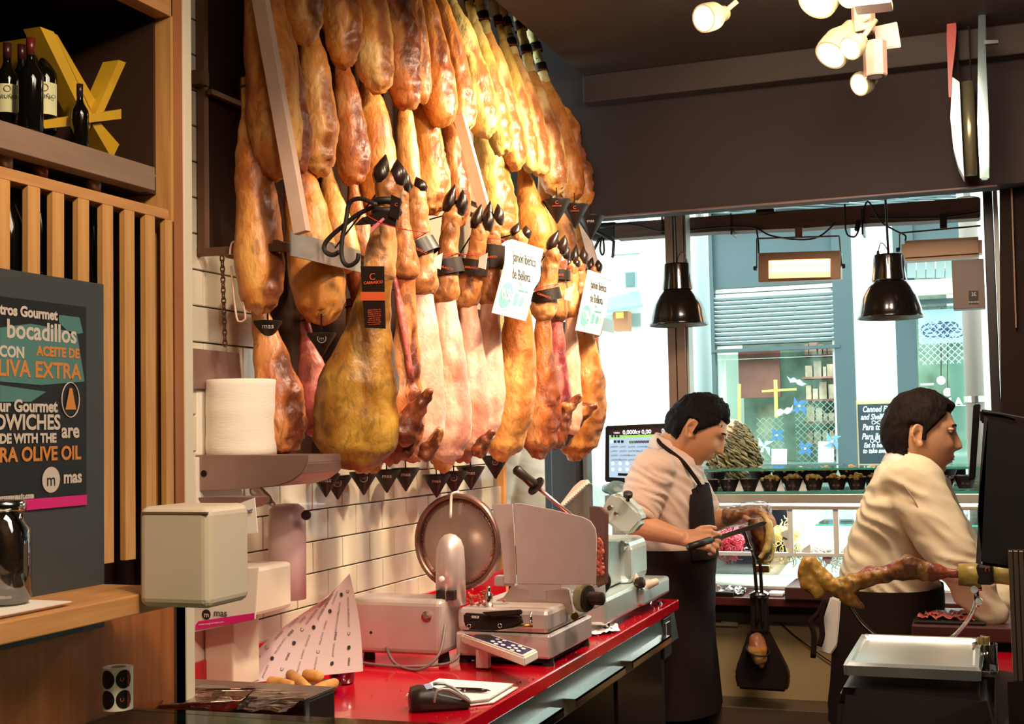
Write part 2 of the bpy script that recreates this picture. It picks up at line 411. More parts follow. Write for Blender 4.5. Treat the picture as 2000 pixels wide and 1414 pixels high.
def ham_mesh(*a, **k):
    v, f, c, fr = ham_geo(*a, **k); me = mk('ham', v, f)
    at_ = me.attributes.new('cut', 'FLOAT', 'POINT'); at_.data.foreach_set('value', c)
    return me, fr
def ring_cord(name, c, d, r, th_, m, parent, flat=1.0, n=20, label=None):
    x, y = frame(d); return tube(name, [c+(x*math.cos(2*PI*i/n)+y*math.sin(2*PI*i/n)*flat)*r for i in range(n)], th_, m, parent, 6, 0, True, label)
def hoof_parts(root, tip, base, m, rr):
    """trotter: hairy foot with two dark pointed toes, from the ankle (base) up to the tip"""
    tip = V(tip); base = V(base); d = (tip-base).normalized(); L = (tip-base).length
    ray = (tip-CAM).normalized(); sx = ray.cross(d).normalized()
    if sx.dot(CR) < 0: sx = -sx
    bm = bmesh.new()
    chain(bm, [(base-d*L*.15, rr*.85), (base+d*L*.08, rr*.92), (base+d*L*.2, rr*1.0), (base+d*L*.34, rr*.82)])
    me = remesh(bm, .004, 3); displace(me, .0035, 60, 3)
    me.attributes.new('cut', 'FLOAT', 'POINT'); link('trotter', me, m, root, True)
    for s in (-1, 1):
        b0 = base+d*L*.30+sx*s*rr*.52; b1 = base+d*L*.66+sx*s*rr*.60; b2 = tip-d*L*.04*(s+1)+sx*s*rr*.42
        bm = bmesh.new(); fr = sx.cross(d)
        rings = []
        for p, w_ in ((b0, .55), (b0.lerp(b1, .5), .66), (b1, .56), (b1.lerp(b2, .5), .33), (b2, .04)):
            rings.append([p+(sx*math.cos(2*PI*j/8)*w_+fr*math.sin(2*PI*j/8)*w_*1.35)*rr for j in range(8)])
        _rings(bm, rings); me = frombm(bm); link('hoof_toe', me, mat('hoof_horn', '2a1a16', .3, 0, .4, 60), root, True)
def drip_cone(bottom, px, label, print_='mas', flip=0, r=.031, h=.055, stem=.02):
    """black drip catcher cone pinned under a ham, a thing of its own"""
    b = V(bottom); root = thing('drip_cone', b-V((0, 0, stem)), label, 'drip catcher', 'black drip cones under the hams')
    t = b-V((0, 0, stem))
    bm = bmesh.new(); n = 22
    _rings(bm, [[t+V((math.cos(2*PI*j/n)*rr, math.sin(2*PI*j/n)*rr, z)) for j in range(n)] for rr, z in ((r*.9, -.003), (r, 0), (r*1.0, -.004), (r*.55, -h*.5), (.002, -h))])
    me = frombm(bm); link('cone', me, BLACK, root, True); autosm(me, .9)
    tube('pin', [b+V((0, 0, .03)), t-V((0, 0, .01))], .0018, BLACKM, root, 6)
    f = (CAM-t); f.z = 0; f.normalize(); sx = V((-f.y, f.x, 0))
    up = (V((0, 0, 1))*h+f*r).normalized()
    o = t-V((0, 0, h*.27))+f*(r*.80)
    if print_ == 'C':
        text('C', .016, ORANGE, o+up*.007, sx, up, root, align='CENTER'); text('CARRASCO', .006, ORANGE, o-up*.005, sx, up, root, align='CENTER')
    elif print_ == 'm':
        ring_cord('ring_print', o+f*.001, f, .009, .001, mat('pale_print', '8a8480', .6), root); text('m', .014, mat('pale_print', '8a8480', .6), o, sx, up, root, align='CENTER')
    else: text('mas', .016, INK, o, sx, up, root, align='CENTER')
    return root
# metal frame of the rack
rack = thing('ham_rack', (-1.31, 2.25, 1.87), 'pale steel hanging rack on the tiled wall that carries all the hams', 'rack')
STL = mat('warm_lit_steel', 'cfae9a', .45, 0, .08, 20)  # warm lamplight on the steel is put into this base colour
RXF = -1.306
def bar(name, a, b, w_, m, parent, up=(0, 0, 1)):
    a = V(a); b = V(b); d = (b-a); L = d.length; d.normalize(); x = d.cross(V(up)).normalized(); y = x.cross(d)
    T = Matrix(((d.x, x.x, y.x, a.x), (d.y, x.y, y.y, a.y), (d.z, x.z, y.z, a.z), (0, 0, 0, 1)))
    ww = w_ if isinstance(w_, tuple) else (w_, w_)
    return box(name, (0, -ww[0]/2, -ww[1]/2), (L, ww[0]/2, ww[1]/2), m, parent, .001, T)
DKF = mat('brown_steel', '6a4a36', .45, .5)
box('backing_shade_board', (WX+.002, 2.272, 1.895), (WX+.014, 3.35, 2.95), mat('backing_shade', '2c1a12', .9, spec=.1), rack)  # dark wall panel; its colour also stands in for shade between hams
box('backing_shade_board', (WX+.002, 2.50, 1.45), (WX+.014, 3.97, 1.893), mat('backing_shade', '2c1a12', .9, spec=.1), rack)  # added dark sheet standing in for shade in the gaps between hams
bar('wall_arm', (WX+.0, 2.252, 1.885), (RXF, 2.252, 1.882), .016, DKF, rack)
bar('wall_post', (WX+.012, 2.252, 1.88), (WX+.012, 2.252, 3.25), .018, DKF, rack, (0, 1, 0))
bar('post_bracket', (WX-.0, 2.235, 2.245), (WX+.03, 2.235, 2.245), (.03, .03), DKF, rack)
for (px, py, qx, qy, yy) in ((502, -40, 590, 455, 2.20), (896, 225, 955, 440, 3.22), (1137, 428, 1172, 560, 4.45)):
    a = Qy(px, py, yy); b = Qy(qx, qy, yy); bar('leg_bar', a, b, (.030, .02), STL, rack, (0, 1, 0))
for z, x, m_ in ((1.892, RXF-.03, DKF), (2.22, -1.49, DKF), (2.56, -1.49, DKF)):
    bar('hanging_rail', (x, 2.25, z), (x, 4.6, z), .012, m_, rack)
PLT = mat('grey_price_rail', 'bdb6ae', .3, .6)
for i, (y0, y1) in enumerate(((2.254, 2.40), (2.402, 2.56), (4.45, 4.64))):
    box('price_rail_plate', (RXF, y0, 1.864), (RXF+.004, y1, 1.914), PLT, rack, .0006)
box('clear_price_rail', (RXF+.002, 2.56, 1.87), (RXF+.004, 4.45, 1.905), glass_mat('clear_plastic', 'f4efe6', .2), rack)
# chain and hook on the wall at the left
ch = thing('steel_chain', (-1.5, 2.35, 1.6), 'dark hanging chain on the white tiles behind the steel arm', 'chain')
for i in range(17):
    c = Qx(434+i*.35, 505+i*10.3, -1.49); x = V((0, 1, 0)) if i % 2 else V((.7, .7, 0))
    tube('chain_link', [c+x*math.cos(a)*.004+V((0, 0, math.sin(a)*.0085)) for a in [2*PI*k/10 for k in range(10)]], .0016, DKF, ch, 5, 0, True)
hk = thing('wire_hook', Qy(452, 480, 2.245), 'thin steel wire loop hung over the left arm of the rack', 'hook')
tube('wire', [Qy(*p, 2.238) for p in ((449, 497), (450, 485), (453, 475), (459, 472), (463, 480), (463, 500), (470, 560), (479, 615), (477, 625), (470, 628), (462, 620), (455, 560), (451, 520))], .0022, STL, hk, 6, 3)

# ---------------------------------------------------------------- hams
GOLDS = [HAM_GOLD, HAM_PALE, HAM_GOLD, HAM_PALE]
ROWA = [  # upper tier: top, bottom, width px, material, cut side, profile
 ((498, -190), (546, 352), 118, HAM_GOLD, 0, LONG, 'long deep-golden ham, leftmost of the upper tier, left of the leaning rack leg'),
 ((543, 30), (580, 345), 82, HAM_RUST, 1, LOAF, 'brown-edged ham just right of the leaning rack leg, ragged dark cut side'),
 ((562, -230), (597, 88), 96, HAM_GOLD, 1, LOAF, 'short visible golden ham end at the top edge, right of the leaning leg'),
 ((634, -215), (675, 132), 88, HAM_GOLD, 1, LOAF, 'smooth orange ham at the top edge, above the one with a pointed flap'),
 ((684, -120), (745, 180), 92, HAM_PALE, 1, LOAF, 'bright amber ham whose rounded end hangs above the pair of dark hooves'),
 ((750, -90), (798, 215), 88, HAM_RUST, 1, LOAF, 'reddish ham with a crusty brown end, in the middle of the upper tier'),
 ((795, -70), (828, 203), 48, HAM_PALE, 1, LOAF, 'narrow amber ham squeezed in beside the reddish ham of the upper tier'),
 ((812, -40), (868, 247), 80, HAM_GOLD, 1, LOAF, 'orange ham with a frilled lower end left of the centre rack leg'),
 ((858, 0), (913, 255), 62, HAM_PALE, 1, LOAF, 'thin pale ham with a drip-like lower end directly above the centre rack leg'),
 ((888, 30), (952, 268), 76, HAM_GREEN, 1, LOAF, 'straw-yellow ham with knobbly fat along its right edge'),
 ((930, 62), (986, 306), 56, HAM_GREEN, 1, LOAF, 'yellowish ham with a dark cut face, right of the knobbly straw-yellow one'),
 ((955, 85), (1010, 332), 64, HAM_PALE, 1, LOAF, 'pale ham with frilled tip in the densest part of the upper tier'),
 ((988, 105), (1040, 337), 48, HAM_GREEN, 1, LOAF, 'slim straw-coloured ham before the ham with the raised dark flap'),
 ((1010, 130), (1062, 345), 54, HAM_PALE, 1, LOAF, 'pale ham with a raised dark cut flap on its right side'),
 ((1040, 160), (1088, 380), 66, HAM_PALE, 1, LOAF, 'brightly lit ham with a drip cone just below, third from the dark fascia'),
 ((1068, 178), (1124, 392), 64, HAM_GOLD, 0, LOAF, 'smooth ham second from the dark fascia, slim black band round its shank'),
 ((1100, 208), (1152, 413), 66, HAM_GOLD, 1, LOAF, 'rightmost ham of the upper tier, hanging against the dark fascia'),
]
ROWB = [
 ((488, 268), (513, 612), 108, HAM_GOLD, 1, LOAF, 'long golden ham left of the leaning rack leg, behind the wire loop'),
 ((584, 335), (632, 634), 118, HAM_GOLD, 0, LOAF, 'golden ham with an olive bruise hanging behind the grey price rail'),
 ((605, 82), (622, 345), 92, HAM_PALE, 1, LOAF, 'plump smooth amber ham directly right of the leaning rack leg, second tier'),
 ((668, 138), (694, 362), 76, HAM_RUST, 1, LOAF, 'ham with a pointed flap of cut fat sticking out on its right side'),
 ((720, 178), (745, 425), 86, HAM_GOLD, 0, LOAF, 'smooth orange ham directly behind the pair of dark hooves'),
 ((790, 208), (803, 425), 54, HAM_PALE, 0, LOAF, 'narrow amber ham to the right of the pair of dark hooves'),
 ((822, 205), (847, 418), 78, HAM_PALE, 1, LOAF, 'amber ham with dripping fat at its end, right of the small brown hoof'),
 ((878, 235), (897, 445), 56, HAM_RUST, 1, LOAF, 'rust-coloured ham left of the centre rack leg with a bony flap'),
 ((945, 266), (982, 472), 84, HAM_GREEN, 1, LOAF, 'knobbly yellow ham just right of the centre rack leg'),
 ((1022, 335), (1050, 500), 70, HAM_GOLD, 0, LONG, 'smooth orange ham above the left price sign'),
 ((1058, 348), (1074, 530), 44, HAM_PALE, 0, LONG, 'slim amber ham above the gap between the two price signs'),
 ((1090, 390), (1106, 570), 66, HAM_PALE, 1, LONG, 'pale ham below the left cone of the two cones at the fascia'),
 ((1126, 415), (1143, 585), 48, HAM_GOLD, 0, LONG, 'orange ham below the right cone of the two cones at the fascia'),
]
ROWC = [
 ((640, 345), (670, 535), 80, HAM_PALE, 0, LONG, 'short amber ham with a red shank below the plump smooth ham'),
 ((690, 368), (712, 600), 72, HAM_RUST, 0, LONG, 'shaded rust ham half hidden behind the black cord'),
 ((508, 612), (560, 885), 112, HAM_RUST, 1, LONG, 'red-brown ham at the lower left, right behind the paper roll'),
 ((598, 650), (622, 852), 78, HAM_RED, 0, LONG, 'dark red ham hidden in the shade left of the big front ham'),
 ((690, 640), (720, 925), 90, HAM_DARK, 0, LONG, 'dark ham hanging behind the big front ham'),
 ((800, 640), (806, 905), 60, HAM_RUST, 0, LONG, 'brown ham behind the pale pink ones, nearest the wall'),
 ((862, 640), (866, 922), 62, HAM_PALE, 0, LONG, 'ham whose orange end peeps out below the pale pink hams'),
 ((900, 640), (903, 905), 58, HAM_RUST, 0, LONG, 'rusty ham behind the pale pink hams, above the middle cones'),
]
def build_ham(i, spec, xt, xb, group, tier):
    (tx, ty), (bx, by), wpx, m, cut, prof, lab = spec
    top = Qx(tx, ty, xt); bot = Qx(bx, by, xb)
    if tier == 'x': pass
    # keep each ham in one cross plane of the rack, so that it hangs rather than slants away
    ym = top.y*.35+bot.y*.65
    top = Qy(tx, ty, ym+.0); bot = Qy(bx, by, ym)
    hw = wpx/2*(ym/1.0)/F_/math.cos(0)*1.04
    root = thing('ham', top, lab, 'ham', group)
    me, fr = ham_mesh(top, bot, hw, prof, i*1.7+len(tier), cut=cut, bend=.05 if cut else .02)
    link('meat', me, m, root, True)
    t, d, sx, f, Lh = fr
    s = t+d*(prof[0][0]*Lh)
    ring_cord('cord', s+d*.02, d, hw*.26, .0022, ROPE, root)
    return root, fr, hw, bot
for i, s in enumerate(ROWA):
    r_, fr, hw, bot = build_ham(i, s, -1.40, -1.33, 'cured hams of the upper tier', 'a')
    if 9 <= i:
        t, d, sx, f, Lh = fr; pr = s[5][0][0]
        sh = t+d*(-.02*Lh)
        # shank, black paper band, cord and trotter reach up to the next rail
        top2 = t-d*(.62*Lh if i < 16 else .50*Lh)
        bm = bmesh.new(); chain(bm, [(sh, hw*.42), (t-d*.2*Lh, hw*.33), (t-d*.42*Lh, hw*.3), (top2, hw*.36)], 12)
        me = remesh(bm, .005, 4); displace(me, .003, 50, i); me.attributes.new('cut', 'FLOAT', 'POINT'); link('shank', me, HAM_GREEN, r_, True)
        for k, q in enumerate((.17, .36) if i % 2 else (.24, .46)):
            if q > .42 and i == 16: continue
            a = t-d*q*Lh; rr = hw*.40
            me = lathem([(rr*1.03, 0), (rr*1.03, .032)], a, -d, 14, False); link('paper_band', me, BLACK, r_, True)
            ray = (a-CAM).normalized()
            text('CARRASCO', .008, ORANGE, a-d*.012-ray*(rr*1.08), CR, -d, r_, align='CENTER')
        hoof_parts(r_, top2-d*.10, top2+d*.01, HAM_GREEN, hw*.34)
for i, s in enumerate(ROWB): build_ham(i+30, s, -1.42, -1.37, 'cured hams of the second tier', 'b')
for i, s in enumerate(ROWC): build_ham(i+50, s, -1.42, -1.40, 'cured hams behind the front row', 'c')
# extra pieces of the upper tier: bony flap of the ragged ham
# ---- front row, hooves up, each hung on the price rail
def front_ham(i, lab, hoof, ankle, cuff, bot, wpx, m, yy, cut=1, prof=DROP, shank_r=.0, cuffm=None, side=1, band=None, dr=.8, bend=.05, rag=1.0, toppx=None, anyc=None):
    P_ = lambda p: Qy(p[0], p[1], yy)
    H, A, C_, B = P_(hoof), P_(ankle), P_(cuff), P_(bot)
    root = thing('ham', A, lab, 'ham', 'hams with hooves in the front row')
    k = yy/F_; hw = wpx/2*k
    sr = shank_r*k
    me, fr = ham_mesh(C_, B, hw, prof, i*2.3+70, cut=cut, dr=dr, bend=bend, rag=rag, side=side, nr=34, ns=44)
    link('meat', me, m, root, True)
    t, d, sx, f, Lh = fr
    bm = bmesh.new()
    ar = sr*.72
    chain(bm, [(A, ar), (A.lerp(C_, .35), sr*.78), (A.lerp(C_, .75), sr*1.02), (C_+(C_-A)*.04, sr*1.18)], 14)
    me = remesh(bm, .004, 4); displace(me, .004, 45, i); at_ = me.attributes.new('cut', 'FLOAT', 'POINT'); link('shank', me, cuffm or SKIN_CUFF, root, True)
    if hoof != ankle: hoof_parts(root, H, A, cuffm or SKIN_CUFF, ar*(1.35 if i == 1 else 1.1))
    for (q, hh, ang) in (band or []):
        a = A.lerp(C_, q); dd = (C_-A).normalized(); rr = sr*(.95+.3*q)
        dd = (dd+CR*ang).normalized()
        link('paper_band', lathem([(rr*1.12, -hh/2), (rr*1.16, hh/2)], a, dd, 18, False), BLACK, root, True)
        ray = (a-CAM).normalized()
        text('CARRASCO', .008, ORANGE, a-ray*(rr*1.2)-CR*.005, CR-CU*ang*.9, CU, root, align='CENTER')
        ring_cord('red_string', a-dd*hh*.75, dd, rr*1.05, .0011, mat('red_string', 'c8283a', .6), root)
    # the hook loop over the rail
    tube('hook_cord', [A+V((-.01, 0, .0)), A+V((-.02, .02, .03)), V((RXF, A.y+.02, 1.9)) if A.z < 2.0 else A+V((-.06, .01, .02))], .002, ROPE, root, 6)
    return root, fr, hw
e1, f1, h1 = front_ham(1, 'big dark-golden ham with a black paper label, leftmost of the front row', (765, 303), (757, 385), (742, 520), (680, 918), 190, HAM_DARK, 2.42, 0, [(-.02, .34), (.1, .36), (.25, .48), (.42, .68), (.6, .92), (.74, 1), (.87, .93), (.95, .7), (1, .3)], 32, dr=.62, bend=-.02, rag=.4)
e2, f2, h2 = front_ham(2, 'brown ham with a bony spur, tucked behind the right side of the big labelled ham', (778, 318), (782, 400), (792, 520), (768, 905), 116, HAM_RUST, 2.56, 1, [(0, .36), (.12, .34), (.3, .42), (.5, .62), (.72, .95), (.85, 1), (.94, .8), (1, .3)], 26, dr=.7, bend=.1, rag=1.6)
e3, f3, h3 = front_ham(3, 'pale pink ham with a small brown hoof, first of the pale ones from the left', (803, 343), (815, 395), (826, 545), (828, 898), 92, HAM_PINK, 2.66, .3, WRAP, 30, band=[(.62, .034, .45)], bend=.04, rag=.5)
e4, f4, h4 = front_ham(4, 'pale pink ham with two deep red streaks low on its right side', (897, 362), (880, 440), (868, 565), (878, 905), 100, HAM_PINK, 2.84, .6, WRAP, 28, band=[(.66, .036, .3)], bend=.06, rag=.5)
e5, f5, h5 = front_ham(5, 'narrow pale pink ham between the red-streaked one and the ham under the dark band', (948, 400), (935, 470), (912, 575), (925, 880), 74, HAM_PINK, 3.02, .5, WRAP, 26, band=[(.5, .04, .1)], bend=.08, rag=.5)
e6, f6, h6 = front_ham(6, 'pale pink ham with mottled purple skin on its shank, left of the left price sign', (965, 392), (962, 460), (955, 570), (945, 870), 76, HAM_PINK, 3.14, .35, WRAP, 24, band=[(.38, .06, 0)], bend=.07, rag=.5)
e7, f7, h7 = front_ham(7, 'golden-brown ham hanging under the left price sign', (1020, 436), (1014, 475), (1010, 575), (982, 900), 100, HAM_GOLD, 3.30, .6, [(0, .45), (.15, .62), (.35, .75), (.55, .9), (.75, 1), (.9, .85), (1, .3)], 24, dr=.8, bend=.12, rag=.8)
e8, f8, h8 = front_ham(8, 'orange-brown ham with a red cut edge, first to the right of the left price sign', (1098, 452), (1078, 510), (1062, 600), (1052, 895), 86, HAM_RUST, 3.55, .9, [(0, .3), (.2, .45), (.5, .75), (.75, 1), (.9, .85), (1, .3)], 24, band=[(.75, .034, .4)], bend=.02, rag=1)
e9, f9, h9 = front_ham(9, 'ham in clear film with dark red meat showing, between the two price signs', (1098, 470), (1092, 520), (1086, 605), (1092, 860), 56, HAM_RED, 3.66, 1, WRAP, 22, band=[(.2, .03, 0)], bend=.0, rag=1)
e10, f10, h10 = front_ham(10, 'slim pale pink ham left of the right price sign', (1118, 500), (1117, 530), (1114, 600), (1118, 850), 44, HAM_PINK, 3.82, .3, WRAP, 18, bend=.0, rag=.5)
e11, f11, h11 = front_ham(11, 'rightmost golden ham of the front row, below the right price sign', (1132, 478), (1130, 530), (1138, 650), (1128, 898), 92, HAM_GOLD, 4.0, .8, [(0, .5), (.2, .66), (.45, .85), (.7, 1), (.88, .85), (1, .35)], 20, bend=.16, rag=1.1)
e12, f12, h12 = front_ham(12, 'ham whose dark red hoof stands above the right price sign', (1163, 503), (1158, 540), (1156, 640), (1140, 850), 58, HAM_RUST, 4.2, .5, WRAP, 18)
# bony spurs on the cut ends
for k, (pp, rs, yy, root) in enumerate([
    ([(790, 840), (815, 800), (838, 765)], [34, 20, 11], 2.50, e2), ([(1090, 850), (1125, 810), (1160, 792)], [30, 22, 9], 3.86, e11),
    ([(1085, 855), (1105, 800), (1132, 775)], [24, 15, 8], 3.60, e9), ([(832, 885), (848, 862), (860, 842)], [20, 14, 9], 2.60, e3), ([(935, 880), (945, 862), (958, 845)], [17, 13, 9], 3.0, e6)]):
    bm = bmesh.new(); chain(bm, [(Qy(*p, yy), r*yy/F_) for p, r in zip(pp, rs)]); me = remesh(bm, .004, 2)
    displace(me, .006, 55, k); a_ = me.attributes.new('cut', 'FLOAT', 'POINT'); a_.data.foreach_set('value', [1.0 if noise.noise(v.co*25) > -.15 else .2 for v in me.vertices])
    link('bone_spur', me, HAM_RUST, root, True)
# dark-red flesh strips beside the pale hams
for pts, wd, yy, root in (([(770, 540), (785, 620), (803, 740)], 9, 2.54, e2),):
    k = yy/F_; tube('flesh_strip', [Qy(*p, yy) for p in pts], [wd*k*.7, wd*k, wd*k*.8], HAM_RED, root, 10, 4)
# label of the big front ham
def P1(x, y): return Qy(x, y, 2.42-.088-.0)
lb = link('paper_label', prism([P1(704, 520), P1(750, 520), P1(753, 642), P1(712, 640)], (0, .0015, 0)), BLACK, e1)
T1 = lambda x, y: Qy(x, y, 2.42-.0895)
text('C', .02, ORANGE, T1(727, 541), V((1, 0, 0)), V((0, 0, 1)), e1, align='CENTER'); text('CARRASCO', .0082, ORANGE, T1(729, 552), V((1, 0, 0)), V((0, 0, 1)), e1, align='CENTER', bold=.0002)
link('orange_stripe', prism([T1(704, 570), T1(752, 570), T1(752, 587), T1(705, 587)], (0, -.0006, 0)), ORANGE, e1)
for q in range(8): text(['jamón ibérico de', 'bellota curado en', 'bodega natural y', 'elaborado con sal', 'según la receta', 'de la casa desde', 'hace muchos años', 'y con paciencia'][q], .0042, ORANGE, T1(731, 605+q*4.0), V((1, 0, 0)), V((0, 0, 1)), e1, align='CENTER', ext=.0001)
for zz in (395, 415): ring_cord('black_cord_wrap', Qy(755, zz, 2.42), V((0, 0, 1)), .026, .008, ROPE, e1)
tube('cord_loop', [Qy(*p, 2.36) for p in ((735, 400), (705, 388), (683, 396), (676, 430), (668, 470), (668, 505), (680, 519), (697, 510), (700, 495))], .0048, ROPE, e1, 8, 4)
tube('cord_loop', [Qy(*p, 2.375) for p in ((735, 402), (700, 418), (672, 440), (648, 460), (634, 478), (636, 492), (650, 498), (662, 492))], .0052, ROPE, e1, 8, 4)
link('tag_paper', prism([Qy(*p, 2.35) for p in ((707, 425), (745, 412), (775, 420), (772, 445), (740, 436), (700, 440), (692, 440))], (0, .002, 0)), BLACK, e1)
link('tag_paper', prism([Qy(*p, 2.345) for p in ((764, 380), (783, 388), (778, 430), (760, 422))], (0, .002, 0)), BLACK, e1)
text('C', .010, ORANGE, Qy(774, 400, 2.343), V((1, 0, 0)), V((0, 0, 1)), e1, align='CENTER')
link('pink_seal', prism([Qy(*p, 2.34) for p in ((748, 425), (751, 428), (728, 452), (722, 458), (724, 445))], (0, .002, 0)), mat('pink_seal', 'e87a88', .5), e1)
tube('red_string', [Qy(*p, 2.34) for p in ((715, 420), (748, 437), (790, 448), (835, 455))], .0010, mat('red_string', 'c8283a', .6), e1, 6, 3)
# white-edged folded tickets on the bands
for k, (px, py, yy, root) in enumerate(((852, 512, 2.60, e3), (940, 512, 2.95, e5), (1108, 575, 3.48, e9))):
    s = yy/F_
    link('white_ticket', prism([Qy(px-4, py-10, yy), Qy(px+12, py-18, yy), Qy(px+8, py+14, yy), Qy(px-6, py+10, yy)], (0, .002, 0)), PAPER, root)
# ---- drip cones
for k, (px, py, yy, pr, lab) in enumerate([
    (1087, 384, 4.0, 'C', 'black drip cone under the third ham from the dark fascia'), (1122, 394, 4.12, 'C', 'black drip cone under the second ham from the dark fascia'), (1153, 416, 4.28, 'n', 'black drip cone below the rightmost upper ham, against the window'),
    (523, 616, 2.36, 'mas', 'black drip cone under the long ham at the far left'), (628, 640, 2.45, 'm', 'black drip cone in the shade left of the label of the big ham'),
    (636, 915, 2.62, 'mas', 'black drip cone left below the big front ham, first of the low ones'), (659, 920, 2.75, 'm', 'black drip cone second from the left along the tiles'),
    (710, 912, 2.88, 'm', 'black drip cone right under the tip of the big front ham'), (755, 908, 3.0, 'mas', 'black drip cone below the brown ham with the bony spur'), (792, 905, 3.1, 'n', 'black drip cone right of the one below the bony spur'),
    (852, 918, 3.3, 'mas', 'lowest of the three middle drip cones above the slicer blade'), (886, 912, 3.45, 'm', 'middle cone of the three above the slicer blade'), (919, 903, 3.55, 'n', 'right cone of the three above the slicer blade'), (967, 882, 3.75, 'm', 'black drip cone beside the wooden wall edge')]):
    drip_cone(Qy(px, py, yy), px, lab, pr if pr != 'n' else 'mas', r=.031*yy/3+.006, h=.052*yy/3+.008, stem=.012)
# ---- price signs
SIGN = mat('laminated_sign', 'efe6dc', .3)
for k, (q, price, lab) in enumerate(((((1000, 467), (1062, 487), (1027, 627), (963, 611)), '19,50', 'white price sign with 19,50, the left one, before the brown hams'),
                                    (((1150, 527), (1197, 543), (1172, 655), (1126, 645)), '17,90', 'smaller-looking white price sign against the window, right one of the two'))):
    xx = -1.13 if k == 0 else -1.16; P4 = [Qx(*p, xx) for p in q]
    root = thing('price_sign', (P4[0]+P4[2])/2, lab, 'sign', 'price signs of the hams')
    link('sign_card', prism(P4, (-.004, 0, 0)), SIGN, root)
    A_, B_, C_, D_ = P4
    def uv(u, v, e=.0008): return (A_*(1-u)+B_*u)*(1-v)+(D_*(1-u)+C_*u)*v+V((e, 0, 0))
    R_ = (B_-A_); U_ = (A_-D_); H_ = U_.length; Wd = R_.length
    text('Jamón ibérico', H_*.155, DKINK, uv(.5, .22), R_, U_, root, align='CENTER', sx=.82, bold=.0002)
    text('de Bellota', H_*.155, DKINK, uv(.52, .44), R_, U_, root, align='CENTER', sx=.9, bold=.0002)
    text('Pieza', H_*.06, TEAL, uv(.55, .55), R_, U_, root, align='CENTER', sx=.7)
    link('price_disc', mk('d', [uv(.22+.19*math.cos(a), .74+.17*math.sin(a)) for a in [2*PI*j/24 for j in range(24)]], [tuple(range(24))]), TEAL, root)
    text(price, H_*.17, WHITE, uv(.22, .74, .0016), R_, U_, root, align='CENTER', sx=.75, bold=.0003)
    text('la pieza entera curada', H_*.05, TEAL, uv(.68, .63), R_, U_, root, align='CENTER', sx=.7)
    link('blue_badge', mk('d', [uv(.47, .68), uv(.60, .68), uv(.60, .84), uv(.47, .84)], [(0, 1, 2, 3)]), TEAL, root)
    link('round_badge', mk('d', [uv(.72+.07*math.cos(a), .77+.07*math.sin(a)) for a in [2*PI*j/16 for j in range(16)]], [tuple(range(16))]), TEAL, root)
    link('pale_badge', mk('d', [uv(.86+.05*math.cos(a), .77+.05*math.sin(a)) for a in [2*PI*j/16 for j in range(16)]], [tuple(range(16))]), mat('peach_print', 'e8b090', .6), root)
    for v_ in (.05, .93):
        link('border_line', mk('d', [uv(.06, v_), uv(.94, v_), uv(.94, v_+.006), uv(.06, v_+.006)], [(0, 1, 2, 3)]), TEAL, root)
# ================================================================ RED COUNTER
CZ = .95
ct = thing('counter', (-1.24, 3, 0), 'long red-topped counter along the tiled wall with steel drawers', 'counter')
box('worktop', (WX+.002, 1.66, CZ-.032), (-.955, 4.10, CZ), RED, ct, .003)
box('backsplash', (WX+.0015, 1.66, CZ), (WX+.014, 3.98, CZ+.10), RED, ct, .002)
SLANT = mat('grey_steel_band', '8f9a94', .28, .9, .1, 15, .08, 90, stretch=(1, 8, 8))
link('steel_band', prism([V((-.968, 1.66, CZ-.034)), V((-.99, 1.66, CZ-.034)), V((-.99, 1.66, CZ-.12)), V((-.955, 1.66, CZ-.12))], (0, 2.42, 0)), SLANT, ct)
box('body', (WX+.02, 1.66, .08), (-1.0, 4.06, CZ-.12), DKM, ct)
box('plinth', (WX+.02, 1.66, 0), (-1.06, 4.06, .08), BLACKM, ct)
DRF = mat('dark_glossy_drawer', '241c18', .25, .3)
for i, (y0, y1) in enumerate(((3.41, 3.86), (2.90, 3.33), (2.36, 2.80), (1.82, 2.26))):
    d_ = box('drawer', (-1.0, y0-.02, .38), (-.965, y1+.02, CZ-.125), DRF, ct, .002)
    bm = bmesh.new(); _box(bm, (-.967, y0, .868), (-.925, y1, .872)); _box(bm, (-.929, y0, .853), (-.925, y1, .872))
    link('handle', frombm(bm), CHROME, d_)
    d2 = box('drawer', (-1.0, y0-.02, .09), (-.965, y1+.02, .372), DRF, ct, .002)
    link('lock', lathem([(.006, 0), (.006, .006)], (-.965, (y0+y1)/2-.05, .62), (1, 0, 0), 12), CHROME, d_)
box('end_latch', (-.97, 3.92, CZ-.10), (-.955, 3.97, CZ-.05), CHROME, ct, .002)
link('end_latch_plate', boxm((-.985, 3.90, CZ-.16), (-.958, 4.0, CZ-.035), .003), DKM, ct)

# ---- the near slicer -------------------------------------------------------
PINKALU = mat('anodised_aluminium', 'c9bab4', .38, .55, .05, 18, .05, 200)
sl = thing('meat_slicer', (-1.2, 3.0, CZ), 'large aluminium meat slicer with round blade, nearest on the red counter', 'slicer', 'meat slicers on the counter')
box('base_lower', (-1.215, 2.86, CZ+.018), (-.975, 3.20, CZ+.075), PINKALU, sl, .006)
box('base_upper', (-1.212, 2.863, CZ+.076), (-.978, 3.19, CZ+.132), PINKALU, sl, .012)
for x in (-1.20, -.99):
    for y in (2.885, 3.17): link('foot', lathem([(.016, 0), (.013, .02)], (x, y, CZ), (0, 0, 1), 14), BLACK, sl)
box('base_skirt', (-1.205, 2.87, CZ+.008), (-.985, 3.19, CZ+.02), BLACKM, sl)
